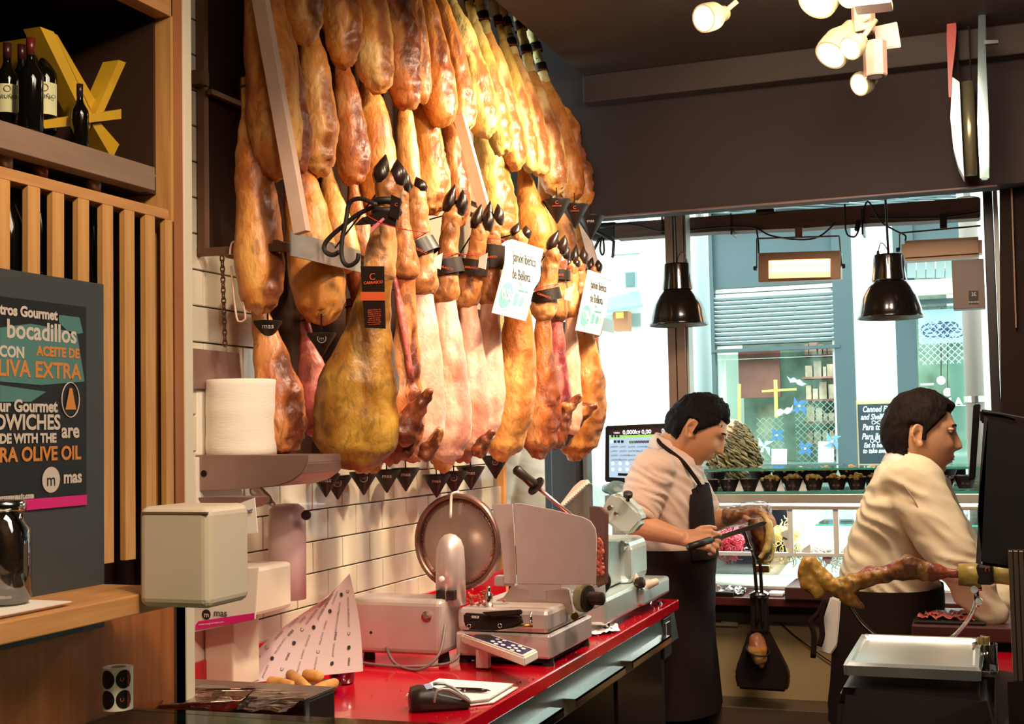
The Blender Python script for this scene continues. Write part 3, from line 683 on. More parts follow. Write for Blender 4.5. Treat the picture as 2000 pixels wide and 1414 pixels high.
# motor housing with rounded top edge
hs = box('motor_housing', (-1.475, 2.80, CZ+.025), (-1.225, 2.93, CZ+.155), PINKALU, sl, .014, seg=3)
link('lock', lathem([(.013, 0), (.013, .003), (.005, .004), (.005, .009)], (-1.262, 2.80, CZ+.118), (0, -1, 0), 18), CHROME, hs)
link('screw', lathem([(.0035, 0), (.0035, .001)], (-1.41, 2.80, CZ+.075), (0, -1, 0), 10), DKM, hs)
for x in (-1.45, -1.25): link('foot', lathem([(.015, 0), (.012, .026)], (x, 2.87, CZ), (0, 0, 1), 12), BLACK, hs)
# motor column in front of the blade
link('motor_column', lathem([(.037, 0), (.036, .10), (.034, .135), (.027, .155), (.014, .167), (.002, .17)], Qy(881, 1180, 2.88), (0, 0, 1), 24), PINKALU, sl, True)
for s in (0, .026): box('switch', Qy(855, 1170, 2.85)+V((s, -.012, -.001)), Qy(855, 1170, 2.85)+V((s+.022, .01, .022)), BLACK, sl, .002)
# blade and ring guard
bc = Qy(897, 1058, 2.955); R0 = .116
link('ring_guard', lathem([(R0-.004, .0), (R0+.003, -.004), (R0+.003, .016), (R0-.006, .018), (R0-.009, .008), (R0-.008, 0)], bc, (-.10, -1, 0), 56), mat('guard_bronze', '8d6a5e', .35, .8), sl, True)
bl = link('blade', lathem([(R0-.010, .0), (R0-.009, .004), (R0-.022, .007), (.03, .008), (.001, .008)], bc, (-.10, -1, 0), 56), mat('blade_steel', 'b5a29a', .3, .85, .05, 30, .1, 90), sl, True)
rnd = random.Random(4); bm = bmesh.new()
_x, _y = frame(V((-.10, -1, 0)).normalized())
for i in range(260):
    a = rnd.uniform(-1.2, 1.7) if i % 3 else rnd.uniform(0, 2*PI); a += PI*1.0
    rr = R0-.013-abs(rnd.gauss(0, .004)); p = bc+(_x*math.cos(a)+_y*math.sin(a))*rr+V((-.10, -1, 0))*.006
    bmesh.ops.create_icosphere(bm, subdivisions=1, radius=rnd.uniform(.0008, .0022), matrix=Matrix.Translation(p))
link('meat_crumbs', frombm(bm), mat('meat_crumb', '8a4428', .6, 0, .4, 200), bl, False, kind='stuff')
tube('guard_hook', [Qy(*p, 2.925) for p in ((880, 1012), (881, 975), (884, 964), (896, 961))], .0035, WHITE, sl, 8, 3)
link('cover_knob', lathem([(.004, 0), (.007, .004), (.007, .01), (.003, .012)], Qy(866, 1131, 2.83), (-.3, -1, .1), 12), WHITE, sl)
# carriage plates
CP = lambda x, y: Qy(x, y, 2.90)
pl = link('gauge_plate', prism([CP(*p) for p in ((1003, 983), (1020, 984), (1080, 996), (1138, 1010), (1153, 1018), (1162, 1032), (1165, 1050), (1163, 1142), (1010, 1141))], (0, .006, 0), .0012), PINKALU, sl)
link('gauge_plate_foot', prism([CP(*p) for p in ((1010, 1141.5), (1095, 1142), (1095, 1152), (1066, 1153), (1066, 1173), (1034, 1173), (1034, 1152), (1012, 1151))], (0, .006, 0), .001), PINKALU, sl)
link('back_plate', prism([Qy(*p, 2.935) for p in ((960, 985), (1001, 984), (1008, 1140), (985, 1140), (978, 1060))], (0, .005, 0), .001), PINKALU, sl)
link('product_plate', prism([Qy(*p, 3.0) for p in ((1150, 988), (1172, 990), (1184, 1002), (1183, 1140), (1160, 1150))], (.004, .012, 0), .002), mat('bronzed_plate', '8a6a60', .35, .7), sl)
bm = bmesh.new()
for i in range(46):
    t = rnd.random(); p = Qy(1170+rnd.uniform(-5, 8), 1055+t*70, 2.985)
    _blob(bm, p, rnd.uniform(.003, .007), rnd.uniform(.002, .005), rnd.uniform(.004, .010), None, 7, 5)
link('meat_scraps', frombm(bm), mat('ham_scrap', 'b0543c', .45, 0, .4, 90), sl, True, kind='stuff')
link('carriage_arm', prism([Qy(*p, 2.99) for p in ((1000, 1142), (1110, 1150), (1120, 1200), (940, 1200), (950, 1180), (985, 1168))], (0, .02, 0), .003), PINKALU, sl)
link('carriage_block', prism([Qy(*p, 2.94) for p in ((965, 1125), (1003, 1125), (1005, 1145), (965, 1145))], (0, .03, 0), .002), ALU, sl)
link('thrust_lug', prism([Qy(*p, 2.97) for p in ((1137, 1143), (1160, 1143), (1162, 1190), (1138, 1190))], (0, .10, 0), .004), PINKALU, sl)
kd = link('thickness_dial', lathem([(.034, 0), (.034, .012), (.030, .014)], Qy(1137, 1167, 2.93)+V((0, 0, 0)), (.97, -.45, 0), 28), mat('dial_olive', '8c8260', .4, .3), sl, True); autosm(kd.data)
kk = link('dial_knob', lathem([(.030, .014), (.030, .020), (.016, .022), (.0155, .055), (.010, .058)], Qy(1137, 1167, 2.93), (.97, -.25, 0), 24), BLACK, sl, True); autosm(kk.data)
link('brass_button', lathem([(.010, 0), (.009, .012)], Qy(1122, 1203, 2.87), (.4, -1, 0), 16), mat('brass', 'b08a3c', .3, 1), sl)
link('carriage_knob', lathem([(.0095, 0), (.0095, .03), (.006, .034), (.004, .038), (.006, .045), (.002, .05)], Qy(955, 1185, 2.89), (0, 0, 1), 16), CHROME, sl, True)
tube('carriage_handle', [Qy(*p, 2.83) for p in ((1002, 1222), (1040, 1222))], .004, mat('brass', 'b08a3c', .3, 1), sl)
tube('carriage_handle', [Qy(*p, 2.83) for p in ((1037, 1224), (1037, 1195))], .0035, CHROME, sl)
bm = bmesh.new()
for i in range(70):
    p = Qy(915+rnd.gauss(20, 16), 1172+rnd.gauss(0, 10), 2.89)
    _blob(bm, p, rnd.uniform(.002, .006), None, rnd.uniform(.001, .005), None, 6, 4)
link('meat_shavings', frombm(bm), mat('ham_scrap', 'b0543c', .45, 0, .4, 90), sl, True, kind='stuff')
tube('power_cable', [V((-1.44, 2.84, CZ+.06)), V((-1.49, 2.84, CZ+.045)), V((-1.485, 2.80, CZ+.012)), V((-1.40, 2.77, CZ+.006)), V((-1.30, 2.76, CZ+.006)), V((-1.21, 2.80, CZ+.01)), V((-1.19, 2.83, CZ+.03))], .0035, mat('grey_cable', '6c5a56', .5), sl, 8, 5)
tube('power_cable', [V((-1.37, 2.80, CZ+.04)), V((-1.33, 2.77, CZ+.008)), V((-1.25, 2.73, CZ+.006)), V((-1.21, 2.75, CZ+.04)), V((-1.215, 2.80, CZ+.10))], .0035, mat('grey_cable', '6c5a56', .5), sl, 8, 5)
# control panel box
def quadbox(name, tops, drop, m, parent, bev=.003):
    return link(name, prism([V(p) for p in tops], drop, bev), m, parent)
z0 = CZ+.07
A_, B_, C_, D_ = Qz(899, 1238, z0), Qz(1024, 1283, z0), Qz(1051, 1269, z0), Qz(925, 1227, z0)
nrm = (B_-A_).cross(D_-A_).normalized(); nrm = nrm if nrm.z > 0 else -nrm
cp = quadbox('control_box', [A_, B_, C_, D_], V((0, .004, -.022)), WHITE, sl, .004)
def uvp(u, v, e=.0006): return (A_*(1-u)+B_*u)*(1-v)+(D_*(1-u)+C_*u)*v+nrm*e
def quad(u0, v0, u1, v1, e=.0006): return mk('q', [uvp(u0, v0, e), uvp(u1, v0, e), uvp(u1, v1, e), uvp(u0, v1, e)], [(0, 1, 2, 3)])
link('keypad', quad(.05, .12, .95, .88, .0004), PURP, cp)
link('red_key', quad(.08, .22, .17, .48, .001), mat('red_key', 'd8343c', .4), cp); link('green_key', quad(.08, .55, .17, .8, .001), mat('green_key', '2c9a5c', .4), cp)
link('display', quad(.20, .25, .40, .8, .0008), BLACK, cp)
for u, v in ((.46, .35), (.46, .7), (.54, .5), (.54, .22), (.62, .35), (.55, .78), (.72, .3), (.72, .6), (.79, .45), (.86, .3), (.86, .65), (.79, .75), (.79, .18)):
    link('key', mk('k', [uvp(u+.03*math.cos(a), v+.09*math.sin(a), .001) for a in [2*PI*j/14 for j in range(14)]], [tuple(range(14))]), WHITE, cp)
box('control_stand', A_.lerp(B_, .3)-V((.01, -.01, .065)), A_.lerp(B_, .3)+V((.02, .03, -.024)), PINKALU, sl)
# ---- the far slicer
SILV = mat('cool_aluminium', 'c6d0cc', .32, .65, .05, 14)
s2 = thing('meat_slicer', (-1.05, 3.7, CZ), 'silver-blue meat slicer with tilted clear guard, farther along the red counter', 'slicer', 'meat slicers on the counter')
box('base', (-1.16, 3.36, CZ+.022), (-.985, 3.86, CZ+.095), SILV, s2, .010, seg=3)
box('base_wing', (-1.10, 3.70, CZ+.03), (-.965, 4.02, CZ+.085), SILV, s2, .010, seg=3)
for x, y in ((-1.0, 3.42), (-1.0, 3.98), (-1.14, 3.42), (-1.12, 3.82)): link('foot', lathem([(.020, 0), (.016, .008), (.008, .012), (.008, .03)], (x, y, CZ), (0, 0, 1), 16), CHROME, s2)
bd = box('body', (-1.15, 3.42, CZ+.098), (-1.03, 3.70, CZ+.24), SILV, s2, .012, seg=3)
link('emblem_plate', mk('e', [V((-1.0295, 3.50+.018*math.cos(a), CZ+.17+.042*math.sin(a))) for a in [2*PI*j/24 for j in range(24)]], [tuple(range(24))]), WHITE, bd)
tube('emblem_ring', [V((-1.029, 3.50+.018*math.cos(a), CZ+.17+.042*math.sin(a))) for a in [2*PI*j/24 for j in range(24)]], .0012, SILV, bd, 5, 0, True)
for a, b in (((-.010, .02), (.010, 0)), ((.010, 0), (-.010, -.02))): tube('emblem_stroke', [V((-1.0288, 3.50+a[0], CZ+.17+a[1])), V((-1.0288, 3.50+b[0], CZ+.17+b[1]))], .0015, mat('emblem_blue', '8aa4ac', .4), bd, 5)
link('rear_housing', boxm((-1.12, 3.68, CZ+.09), (-1.0, 3.90, CZ+.225), .03, seg=4), SILV, s2)
link('slanted_tray', prism([V((-1.16, 3.38, CZ+.245)), V((-1.16, 3.70, CZ+.245)), V((-1.0, 3.70, CZ+.225)), V((-1.0, 3.38, CZ+.245))], (0, 0, .006)), SILV, s2)
G = lambda x, y: Qy(x, y, 3.75)
cg = link('serrated_grip', prism([G(*p) for p in ((1090, 990), (1098, 992), (1150, 945), (1146, 937), (1134, 938), (1120, 950))], (0, .02, 0), .002), mat('cream_grip', 'cfb8a4', .4), s2)
for k in range(14):
    t = k/13; p = G(1096+(1146-1096)*t, 989+(943-989)*t); box('tooth', p+V((-.004, -.004, -.006)), p+V((.002, 0, .006)), WHITE, cg)
link('clear_guard', prism([G(*p) for p in ((1100, 995), (1150, 943), (1195, 965), (1185, 1000), (1165, 1025), (1140, 1020))], (0, .006, 0), .001), glass_mat('clear_guard', 'e8ecea', .5, .1), s2)
tg = link('last_slice_holder', prism([Qy(*p, 3.72) for p in ((1180, 980), (1196, 962), (1215, 966), (1250, 1000), (1253, 1020), (1232, 1044), (1212, 1043), (1170, 1010))], (0, .07, 0), .010), SILV, s2)
link('star_knob', lathem([(.006, 0), (.006, .014), (.014, .016), (.014, .028), (.004, .030)], Qy(1226, 978, 3.71), (.2, -.5, .9), 9), BLACK, s2)
link('round_nut', lathem([(.010, 0), (.008, .008)], Qy(1192, 992, 3.715), (0, -1, 0), 14), CHROME, s2); link('round_nut', lathem([(.008, 0), (.006, .006)], Qy(1203, 1003, 3.715), (0, -1, 0), 14), CHROME, s2)
link('arm_ring', lathem([(.035, 0), (.04, .01), (.035, .022)], Qy(1165, 1135, 3.45), (.5, -1, 0), 22), BLACK, s2, True)
kb = link('star_knob', lathem([(.006, 0), (.006, .014), (.017, .016), (.017, .03), (.004, .034)], Qy(1240, 1140, 3.70), (.9, -.6, .2), 9), BLACK, s2)
link('white_grip', lathem([(.010, 0), (.013, .02), (.011, .045), (.003, .05)], Qy(1228, 1112, 3.75), (.6, -.2, -.7), 14), mat('ivory_handle', 'd8b8a4', .4), s2, True)
link('white_grip', lathem([(.012, 0), (.014, .03), (.010, .065), (.003, .07)], Qy(1245, 1150, 3.75), (.9, .1, .35), 14), mat('ivory_handle', 'd8b8a4', .4), s2, True)
# honing steel standing behind the slicer
hn = thing('honing_steel', Qy(1090, 985, 3.5), 'black-handled honing steel leaning up between the two slicers', 'honing steel')
a_, b_, c_ = Qy(1006, 915, 3.45), Qy(1048, 950, 3.5), Qy(1098, 992, 3.56)
d_ = (c_-a_).normalized()
link('handle', lathem([(.010, 0), (.015, .006), (.013, .04), (.015, .075), (.011, .082)], a_, d_, 16), BLACK, hn, True)
link('guard', lathem([(.030, 0), (.030, .006), (.010, .010)], a_+d_*.082, d_, 16), BLACK, hn)
link('rod', lathem([(.0065, .09), (.006, (c_-a_).length+.18)], a_, d_, 12), mat('pink_steel', 'b88a84', .25, .9), hn, True)
# black folded bag on the slicer base
bg_ = thing('paper_bag', Qy(960, 1225, 2.82), 'black folded paper bag wedged against the front of the near slicer', 'bag')
link('bag', prism([Qy(*p, 2.80) for p in ((904, 1198), (980, 1203), (1015, 1199), (1008, 1205), (1021, 1216), (1005, 1226), (965, 1232), (912, 1230), (905, 1218))], (0, .02, 0), .004), BLACKM, bg_)
link('fold', prism([Qy(*p, 2.785) for p in ((940, 1196), (1017, 1191), (1019, 1200), (960, 1206))], (0, .01, 0), .002), BLACKM, bg_)
text('mas', .012, INK, Qy(928, 1206, 2.797), V((-1, 0, 0)), V((0, 0, -1)), bg_, align='CENTER')
for p in ((916, 1223), (976, 1222)): ring_cord('eyelet', Qy(*p, 2.797), V((0, 1, 0)), .0045, .0012, CHROME, bg_)
# crumpled wrapping paper by the slicer
pw = thing('crumpled_paper', Qz(1180, 1235, CZ+.01), 'crumpled white paper on the red counter beside the near slicer', 'paper')
bm = bmesh.new(); gp = []
P0, P1_, P2, P3 = Qz(1145, 1245, CZ), Qz(1212, 1236, CZ), Qz(1196, 1212, CZ), Qz(1150, 1215, CZ)
n = 12; g2 = [[None]*(n+1) for _ in range(n+1)]
for i in range(n+1):
    for j in range(n+1):
        u, v = i/n, j/n; p = (P0*(1-u)+P1_*u)*(1-v)+(P3*(1-u)+P2*u)*v
        p.z += .004+.022*abs(noise.noise(p*38))*math.sin(PI*min(.98, max(.02, v))) + .01*abs(noise.noise(p*90)); g2[i][j] = bm.verts.new(p)
for i in range(n):
    for j in range(n): bm.faces.new((g2[i][j], g2[i+1][j], g2[i+1][j+1], g2[i][j+1]))
link('sheet', frombm(bm), PAPER, pw)
# card terminal, note pad, pen
tr = thing('card_terminal', Qz(845, 1395, CZ), 'black card payment terminal with grey rim on the near end of the red counter', 'card terminal')
T_ = [Qz(*p, CZ) for p in ((795, 1396), (845, 1403), (905, 1388), (868, 1375), (800, 1370))]
a_, b_ = Qz(800, 1388, CZ), Qz(900, 1382, CZ); d_ = (b_-a_); L_ = d_.length; d_.normalize(); s_ = V((-d_.y, d_.x, 0)); Mx = Matrix(((d_.x, s_.x, 0, a_.x), (d_.y, s_.y, 0, a_.y), (0, 0, 1, CZ), (0, 0, 0, 1)))
bm = bmesh.new(); rings = []
for t, w_, h_, hb in ((0, .026, .030, .004), (.03, .034, .042, 0), (.16, .037, .046, 0), (.35, .037, .044, 0), (.5, .036, .036, 0), (.7, .034, .030, 0), (.9, .031, .022, 0), (1, .026, .014, .003)):
    rings.append([Mx @ V((t*L_*1.15, math.cos(a)*w_ if abs(math.cos(a)) > .5 else math.cos(a)*w_*1.0, hb+(h_-hb)*(.5+.5*max(-1, min(1, math.sin(a)*1.4))))) for a in [2*PI*j/20+.15 for j in range(20)]])
_rings(bm, rings); link('body', frombm(bm), BLACK, tr, True)
link('screen', mk('s', [Mx @ V(p) for p in ((.01, -.024, .0405), (.045, -.027, .0475), (.045, .027, .0475), (.01, .024, .0405))], [(0, 1, 2, 3)]), mat('lcd_blue', '9ab4d0', .2), tr)
tube('grey_rim', [Mx @ V(p) for p in ((.045, -.037, .02), (.052, -.034, .043), (.075, -.031, .043), (L_*1.0, -.030, .026), (L_*1.15, -.018, .014), (L_*1.16, 0, .014), (L_*1.15, .018, .014), (L_*1.0, .030, .026), (.075, .031, .043), (.052, .034, .043))], .0035, mat('grey_rim', '9a9490', .3, .4), tr, 8, 2)
nb = thing('notepad', Qz(900, 1350, CZ), 'open white notepad lying on the red counter behind the card terminal', 'notepad')
N4 = [Qz(*p, CZ+.010) for p in ((795, 1357), (857, 1327), (1003, 1337), (955, 1366), (905, 1372))]
for k in range(3): link('page', prism([p+V((.004*k*(-1)**k, .003*k, -.004*k)) for p in N4], (0, 0, .0022)), PAPER, nb)
pn = thing('pen', Qz(905, 1345, CZ+.016), 'dark ballpoint pen lying across the white notepad', 'pen')
a_, b_ = Qz(864, 1345, CZ+.018), Qz(958, 1349, CZ+.018); d_ = (b_-a_).normalized(); Lp = (b_-a_).length
link('barrel', lathem([(.003, 0), (.0045, .004), (.0048, Lp*.8), (.003, Lp*.93)], a_, d_, 12), mat('maroon_plastic', '2a0e14', .25), pn, True)
link('tip', lathem([(.003, Lp*.93), (.0008, Lp)], a_, d_, 10), CHROME, pn); link('clip', boxm(a_+V((0, -.006, .001)), a_+V((.045, -.004, .003))), CHROME, pn)
link('ring', lathem([(.0052, Lp*.47), (.0052, Lp*.5)], a_, d_, 12), CHROME, pn)
# crumbs on the counter
bm = bmesh.new()
for i in range(240):
    y = rnd.uniform(2.3, 3.9); x = rnd.choice([rnd.uniform(-1.5, -.965), rnd.gauss(-.98, .012), rnd.gauss(-1.48, .02)])
    x = min(-.96, max(-1.5, x)); r0 = rnd.uniform(.0008, .0028)
    bmesh.ops.create_icosphere(bm, subdivisions=1, radius=r0, matrix=Matrix.Translation((x, y, CZ+r0*.6)) @ Matrix.Diagonal((1, 1, .6, 1)))
tag(link('meat_crumbs', frombm(bm), mat('red_crumb', 'b04438', .5, 0, .4, 90)), 'reddish meat crumbs scattered over the red counter', 'crumbs', kind='stuff')

# ---- bread sticks on a tray, purple glass, black box, foil tray, label roll
br = thing('bread_tray', Qz(600, 1345, CZ), 'small oval tray under the short bread rolls at the near end', 'tray')
cT = Qz(590, 1350, CZ+.006)
link('tray', lathem([(.07, 0), (.085, .012), (.082, .012), (.066, .003)], cT, (0, 0, 1), 26), mat('dark_foil', '6a3c30', .3, .8, 0, 8, .3, 90), br, True)
for k, (x, y, x2, y2, z) in enumerate(((530, 1332, 570, 1340, .045), (568, 1318, 600, 1345, .05), (600, 1318, 622, 1322, .06), (612, 1352, 652, 1335, .045), (590, 1340, 612, 1352, .03), (548, 1350, 590, 1355, .03))):
    a_, b_ = Qz(x, y, CZ+z), Qz(x2, y2, CZ+z); bm = bmesh.new(); chain(bm, [(a_, .011), (a_.lerp(b_, .5), .013), (b_, .011)], 12)
    me = frombm(bm); displace(me, .0015, 90, k)
    lab = ['leftmost bread roll sticking out from under the printed sheet', 'bread roll lying steeply in the middle of the pile', 'bread roll on top at the back of the pile', 'bread roll with crusty end, rightmost on the tray', 'small round bread roll in front of the purple glass', 'bread roll lowest in the pile, against the foil'][k]
    tag(link('bread_roll', me, mat('crust', 'c8924c', .6, 0, .3, 30, .3, 80), None, True), lab, 'bread', 'bread rolls on the tray')
pg = thing('glass_tumbler', Qz(675, 1338, CZ), 'small purple glass standing on the red counter beside the bread', 'glass')
link('glass', lathem([(.020, 0), (.027, .003), (.030, .03), (.029, .055), (.027, .055), (.028, .03), (.022, .008), (.001, .008)], Qz(668, 1335, CZ), (0, 0, 1), 20), glass_mat('purple_glass', '8a50b8', .5, .05), pg, True)
bx = thing('display_box', Qz(500, 1380, 1.0), 'low black box with steel corner edge standing on the near end of the counter', 'box')
b1 = Qz(606, 1362, 1.08)
box('body', (-1.50, 1.83, CZ+.0), (b1.x-.002, 1.93, 1.075), BLACK, bx, .003)
box('top_sheet', (-1.50, 1.83, 1.076), (b1.x-.001, 1.93, 1.080), mat('dull_foil', 'a8968a', .3, .8, .1, 20, .4, 60), bx)
box('corner_edge', (b1.x-.003, 1.827, CZ), (b1.x, 1.84, 1.08), CHROME, bx)
ft = thing('foil_tray', Qz(400, 1370, 1.085), 'shallow foil tray with crumpled film on the black box', 'tray')
F4 = [Qz(*p, 1.10) for p in ((312, 1378), (470, 1368), (498, 1346), (330, 1348))]; cF = sum(F4, V())/4
bm = bmesh.new(); o_ = [bm.verts.new(p) for p in F4]; i_ = [bm.verts.new(cF+(p-cF)*.78-V((0, 0, .016))) for p in F4]
for k in range(4): bm.faces.new((o_[k], o_[(k+1) % 4], i_[(k+1) % 4], i_[k]))
bm.faces.new(i_); bmesh.ops.subdivide_edges(bm, edges=bm.edges[:], cuts=5, use_grid_fill=True)
me = frombm(bm); displace(me, .002, 90, 2); FOIL = mat('warm_foil', 'b89484', .2, .95, 0, 8, .3, 90); link('tray', me, FOIL, ft)
tube('rim', F4, .0022, FOIL, ft, 6, 0, True)
bm = bmesh.new(); n = 16; g2 = [[None]*(n+1) for _ in range(n+1)]
FL = [Qz(*p, 1.088) for p in ((290, 1388), (560, 1392), (610, 1352), (330, 1338))]
for i in range(n+1):
    for j in range(n+1):
        u, v = i/n, j/n; p = (FL[0]*(1-u)+FL[1]*u)*(1-v)+(FL[3]*(1-u)+FL[2]*u)*v; p.z += .009*abs(noise.noise(p*30))+.003*noise.noise(p*90); g2[i][j] = bm.verts.new(p)
for i in range(n):
    for j in range(n): bm.faces.new((g2[i][j], g2[i+1][j], g2[i+1][j+1], g2[i][j+1]))
link('cling_film', frombm(bm), glass_mat('cling_film', 'f0ebe6', .45, .12), ft)
lr = thing('label_roll', V((-1.13, 1.48, 1.125)), 'roll of black round stickers standing on the glass edge at lower left', 'label roll')
rc = Qy(230, 1384, 1.50); rr = 33.5*1.55/F_; rh = 93*1.55/F_
link('paper_roll', lathem([(rr, 0), (rr, rh), (rr*.93, rh+.0005), (rr*.55, rh), (rr*.55, rh*.2), (.001, rh*.2)], rc, (0, 0, 1), 32), PAPER, lr, True); autosm(D.objects['paper_roll'].data)
ray = (rc-CAM); ray.z = 0; ray.normalize(); a0 = math.atan2(-ray.y, -ray.x)
for da, vv in ((-.75, .27), (-.75, .75), (.42, .27), (.42, .75)):
    pts = []
    for j in range(20):
        a = 2*PI*j/20; th_ = a0+da+.55*math.cos(a); pts.append(rc+V((math.cos(th_)*rr*1.012, math.sin(th_)*rr*1.012, rh*vv+rr*.62*math.sin(a))))
    th0 = a0+da; ce = rc+V((math.cos(th0)*rr*1.03, math.sin(th0)*rr*1.03, rh*vv))
    mid_ = [rc+V((math.cos(a0+da+.275*math.cos(2*PI*j/20))*rr*1.025, math.sin(a0+da+.275*math.cos(2*PI*j/20))*rr*1.025, rh*vv+rr*.31*math.sin(2*PI*j/20))) for j in range(20)]
    st = link('round_sticker', mk('s', [ce]+mid_+pts, [(0, 1+j, 1+(j+1) % 20) for j in range(20)]+[(1+j, 21+j, 21+(j+1) % 20, 1+(j+1) % 20) for j in range(20)]), mat('sticker_black', '1c1216', .35), lr)
    if da > 0:
        th_ = a0+da; n_ = V((math.cos(th_), math.sin(th_), 0)); tt = V((-n_.y, n_.x, 0))
        o = rc+n_*rr*1.03+V((0, 0, rh*vv))
        text('C', .008, ORANGE, o-tt*.003, V((0, 0, 1)), -tt, lr, align='CENTER'); text('CARRASCO', .0042, ORANGE, o+tt*.006, V((0, 0, 1)), -tt, lr, align='CENTER')

# ---- paper roll dispenser on the tiled wall
dp = thing('paper_dispenser', (WX+.1, 2.3, 1.4), 'steel wall dispenser with curved front holding the big paper roll', 'dispenser')
DPM = mat('rosy_steel', '9c8078', .35, .55, .08, 10)
prof = [(0, .072), (.02, .072), (.235, .072), (.232, .045), (.22, .02), (.195, .003), (.16, -.004), (.12, -.007), (.06, -.008), (0, -.009)]
pts = [V((-1.565+x, 2.235, 1.392+z)) for x, z in [(0, .072), (.262, .072), (.258, .045), (.245, .025), (.215, .008), (.17, -.001), (.10, -.006), (0, -.008)]]
pts = [Qy(*p, 2.235) for p in ((378, 889), (602, 889), (600, 905), (590, 925), (570, 940), (540, 950), (480, 955), (378, 960))]
link('tray', prism(pts, (0, .16, 0), .002), DPM, dp)
link('hole', lathem([(.007, 0), (.007, .001)], Qy(398, 925, 2.2345), (0, -1, 0), 16), BLACKM, dp)
box('wall_plate', Qy(374, 1010, 2.225), Qy(384, 893, 2.225)+V((0, .17, 0)), WHITE, dp, .002)
box('side_cheek', Qy(373, 890, 2.24), Qy(384, 760, 2.24)+V((0, .10, 0)), WHITE, dp, .003)
link('bracket_head', lathem([(.012, 0), (.012, .008), (.005, .010)], Qy(384, 745, 2.28), (0, -1, 0), 16), DKM, dp)
pr = thing('paper_roll', Qy(470, 888, 2.31), 'big white paper roll sitting upright in the steel dispenser', 'paper roll')
c0 = Qy(472, 888, 2.31); rp = 77*2.31/F_*1.02; hp = 162*2.36/F_
bm = bmesh.new(); _rings(bm, [[c0+V((math.cos(2*PI*j/48)*r, math.sin(2*PI*j/48)*r, z)) for j in range(48)] for r, z in [(rp*.98, 0)]+[(rp, hp*k/14+.001) for k in range(15)]+[(rp*.97, hp+.003), (.02, hp+.003), (.02, hp*.3)]])
me = frombm(bm)
displace(me, 0, 1, 0, lambda p: .0035*max(0, noise.noise(V((p.x*9, p.y*9, p.z*70))))*(1 if .01 < p.z-c0.z < hp-.01 else 0))
link('roll', me, mat('kitchen_paper', 'f0e6d8', .85, 0, 0, 8, .35, 70, stretch=(1, 1, 4)), pr, True); autosm(me, 1.0)
bpl = thing('wall_plate', Qx(400, 700, -1.5), 'rosy metal plate on the tiles right above the paper roll', 'plate')
link('plate', prism([Qx(*p, WX+.006) for p in ((372, 680), (465, 690), (470, 760), (372, 760))], (.004, 0, 0), .001), DPM, bpl)
# white rounded canister and plastic cup below the dispenser
cn = thing('soap_canister', Qy(560, 1010, 2.45), 'rounded white canister under the right end of the dispenser', 'canister')
link('body', lathem([(.040, 0), (.041, .16), (.038, .195), (.025, .205), (.002, .207)], Qy(562, 1170, 2.45), (0, 0, 1), 26), mat('pinkish_white', 'e4c8c8', .3), cn, True)
link('button', lathem([(.011, 0), (.010, .006)], Qy(598, 1006, 2.41), (.5, -1, 0), 16), BLACK, cn)
gl = thing('plastic_glove', Qy(520, 975, 2.3), 'translucent plastic glove hanging from the dispenser tray', 'glove')
bm = bmesh.new(); chain(bm, [(Qy(500, 958, 2.3), .014), (Qy(520, 975, 2.3), .012)]); chain(bm, [(Qy(515, 968, 2.3), .008), (Qy(533, 985, 2.3), .006)]); chain(bm, [(Qy(508, 962, 2.3), .007), (Qy(510, 985, 2.3), .005)])
link('glove', remesh(bm, .003, 2), glass_mat('glove_film', 'f4ecea', .5, .2), gl, True)
# dispensing stand with the printed wrapping sheet
ws = thing('wrapping_stand', Qz(430, 1335, CZ), 'cream stand with a magenta-striped board that holds the wrapping paper', 'stand')
z_ = CZ
box('column', Qy(400, 1345, 2.25), Qy(455, 1195, 2.25)+V((0, .10, 0)), mat('cream_casing', 'dccdb8', .4), ws, .004)
box('post', Qy(358, 1400, 2.22), Qy(377, 1008, 2.22)+V((0, .05, 0)), WHITE, ws, .002)
box('head', Qy(384, 1200, 2.22), Qy(500, 1110, 2.22)+V((0, .14, 0)), mat('cream_casing', 'dccdb8', .4), ws, .008)
BD = [Qy(*p, 2.20) for p in ((374, 1236), (370, 1200), (382, 1120), (505, 1108), (498, 1210))]
link('board', prism(BD, (0, .004, 0), .001), WHITE, ws)
link('magenta_stripe', prism([Qy(*p, 2.199) for p in ((382, 1221), (388, 1213), (497, 1197), (497, 1209), (382, 1231))], (0, -.0006, 0)), PINKP, ws)
link('round_logo', lathem([(.010, 0), (.010, .0008)], Qy(403, 1200, 2.199), (0, -1, 0), 20), BLACK, ws); text('m', .015, WHITE, Qy(403, 1201, 2.197), V((1, 0, 0)), CU, ws, align='CENTER'); text('mas', .020, DKINK, Qy(417, 1197, 2.198), V((1, 0, 0)), CU, ws)
text('www.masgourmets.com', .006, WHITE, Qy(388, 1220, 2.1975), V((1, 0, .13)), CU, ws, ext=.0001)
SH = thing('printed_sheet', Qy(600, 1300, 2.3), 'white wrapping sheet printed with rows of small logos, drooping over the counter', 'paper sheet')
def shp(u, v):     # u down the sheet, v across
    tl, tr_, br_, bl_ = (615, 1125), (683, 1120), (709, 1311), (455, 1337)
    tl = (640, 1196-30)
    x = (tl[0]*(1-v)+tr_[0]*v)*(1-u)+(bl_[0]*(1-v)+br_[0]*v)*u; y = (tl[1]*(1-v)+tr_[1]*v)*(1-u)+(bl_[1]*(1-v)+br_[1]*v)*u
    x += -26*math.sin(PI*u)*(1-v)+6*math.sin(PI*u)*v
    return Qy(x, y, 2.36+.03*math.sin(u*2.4)+.05*(1-u)+.015*math.sin(v*3))
n = 22; vv = [shp(i/n, j/n) for i in range(n+1) for j in range(n+1)]
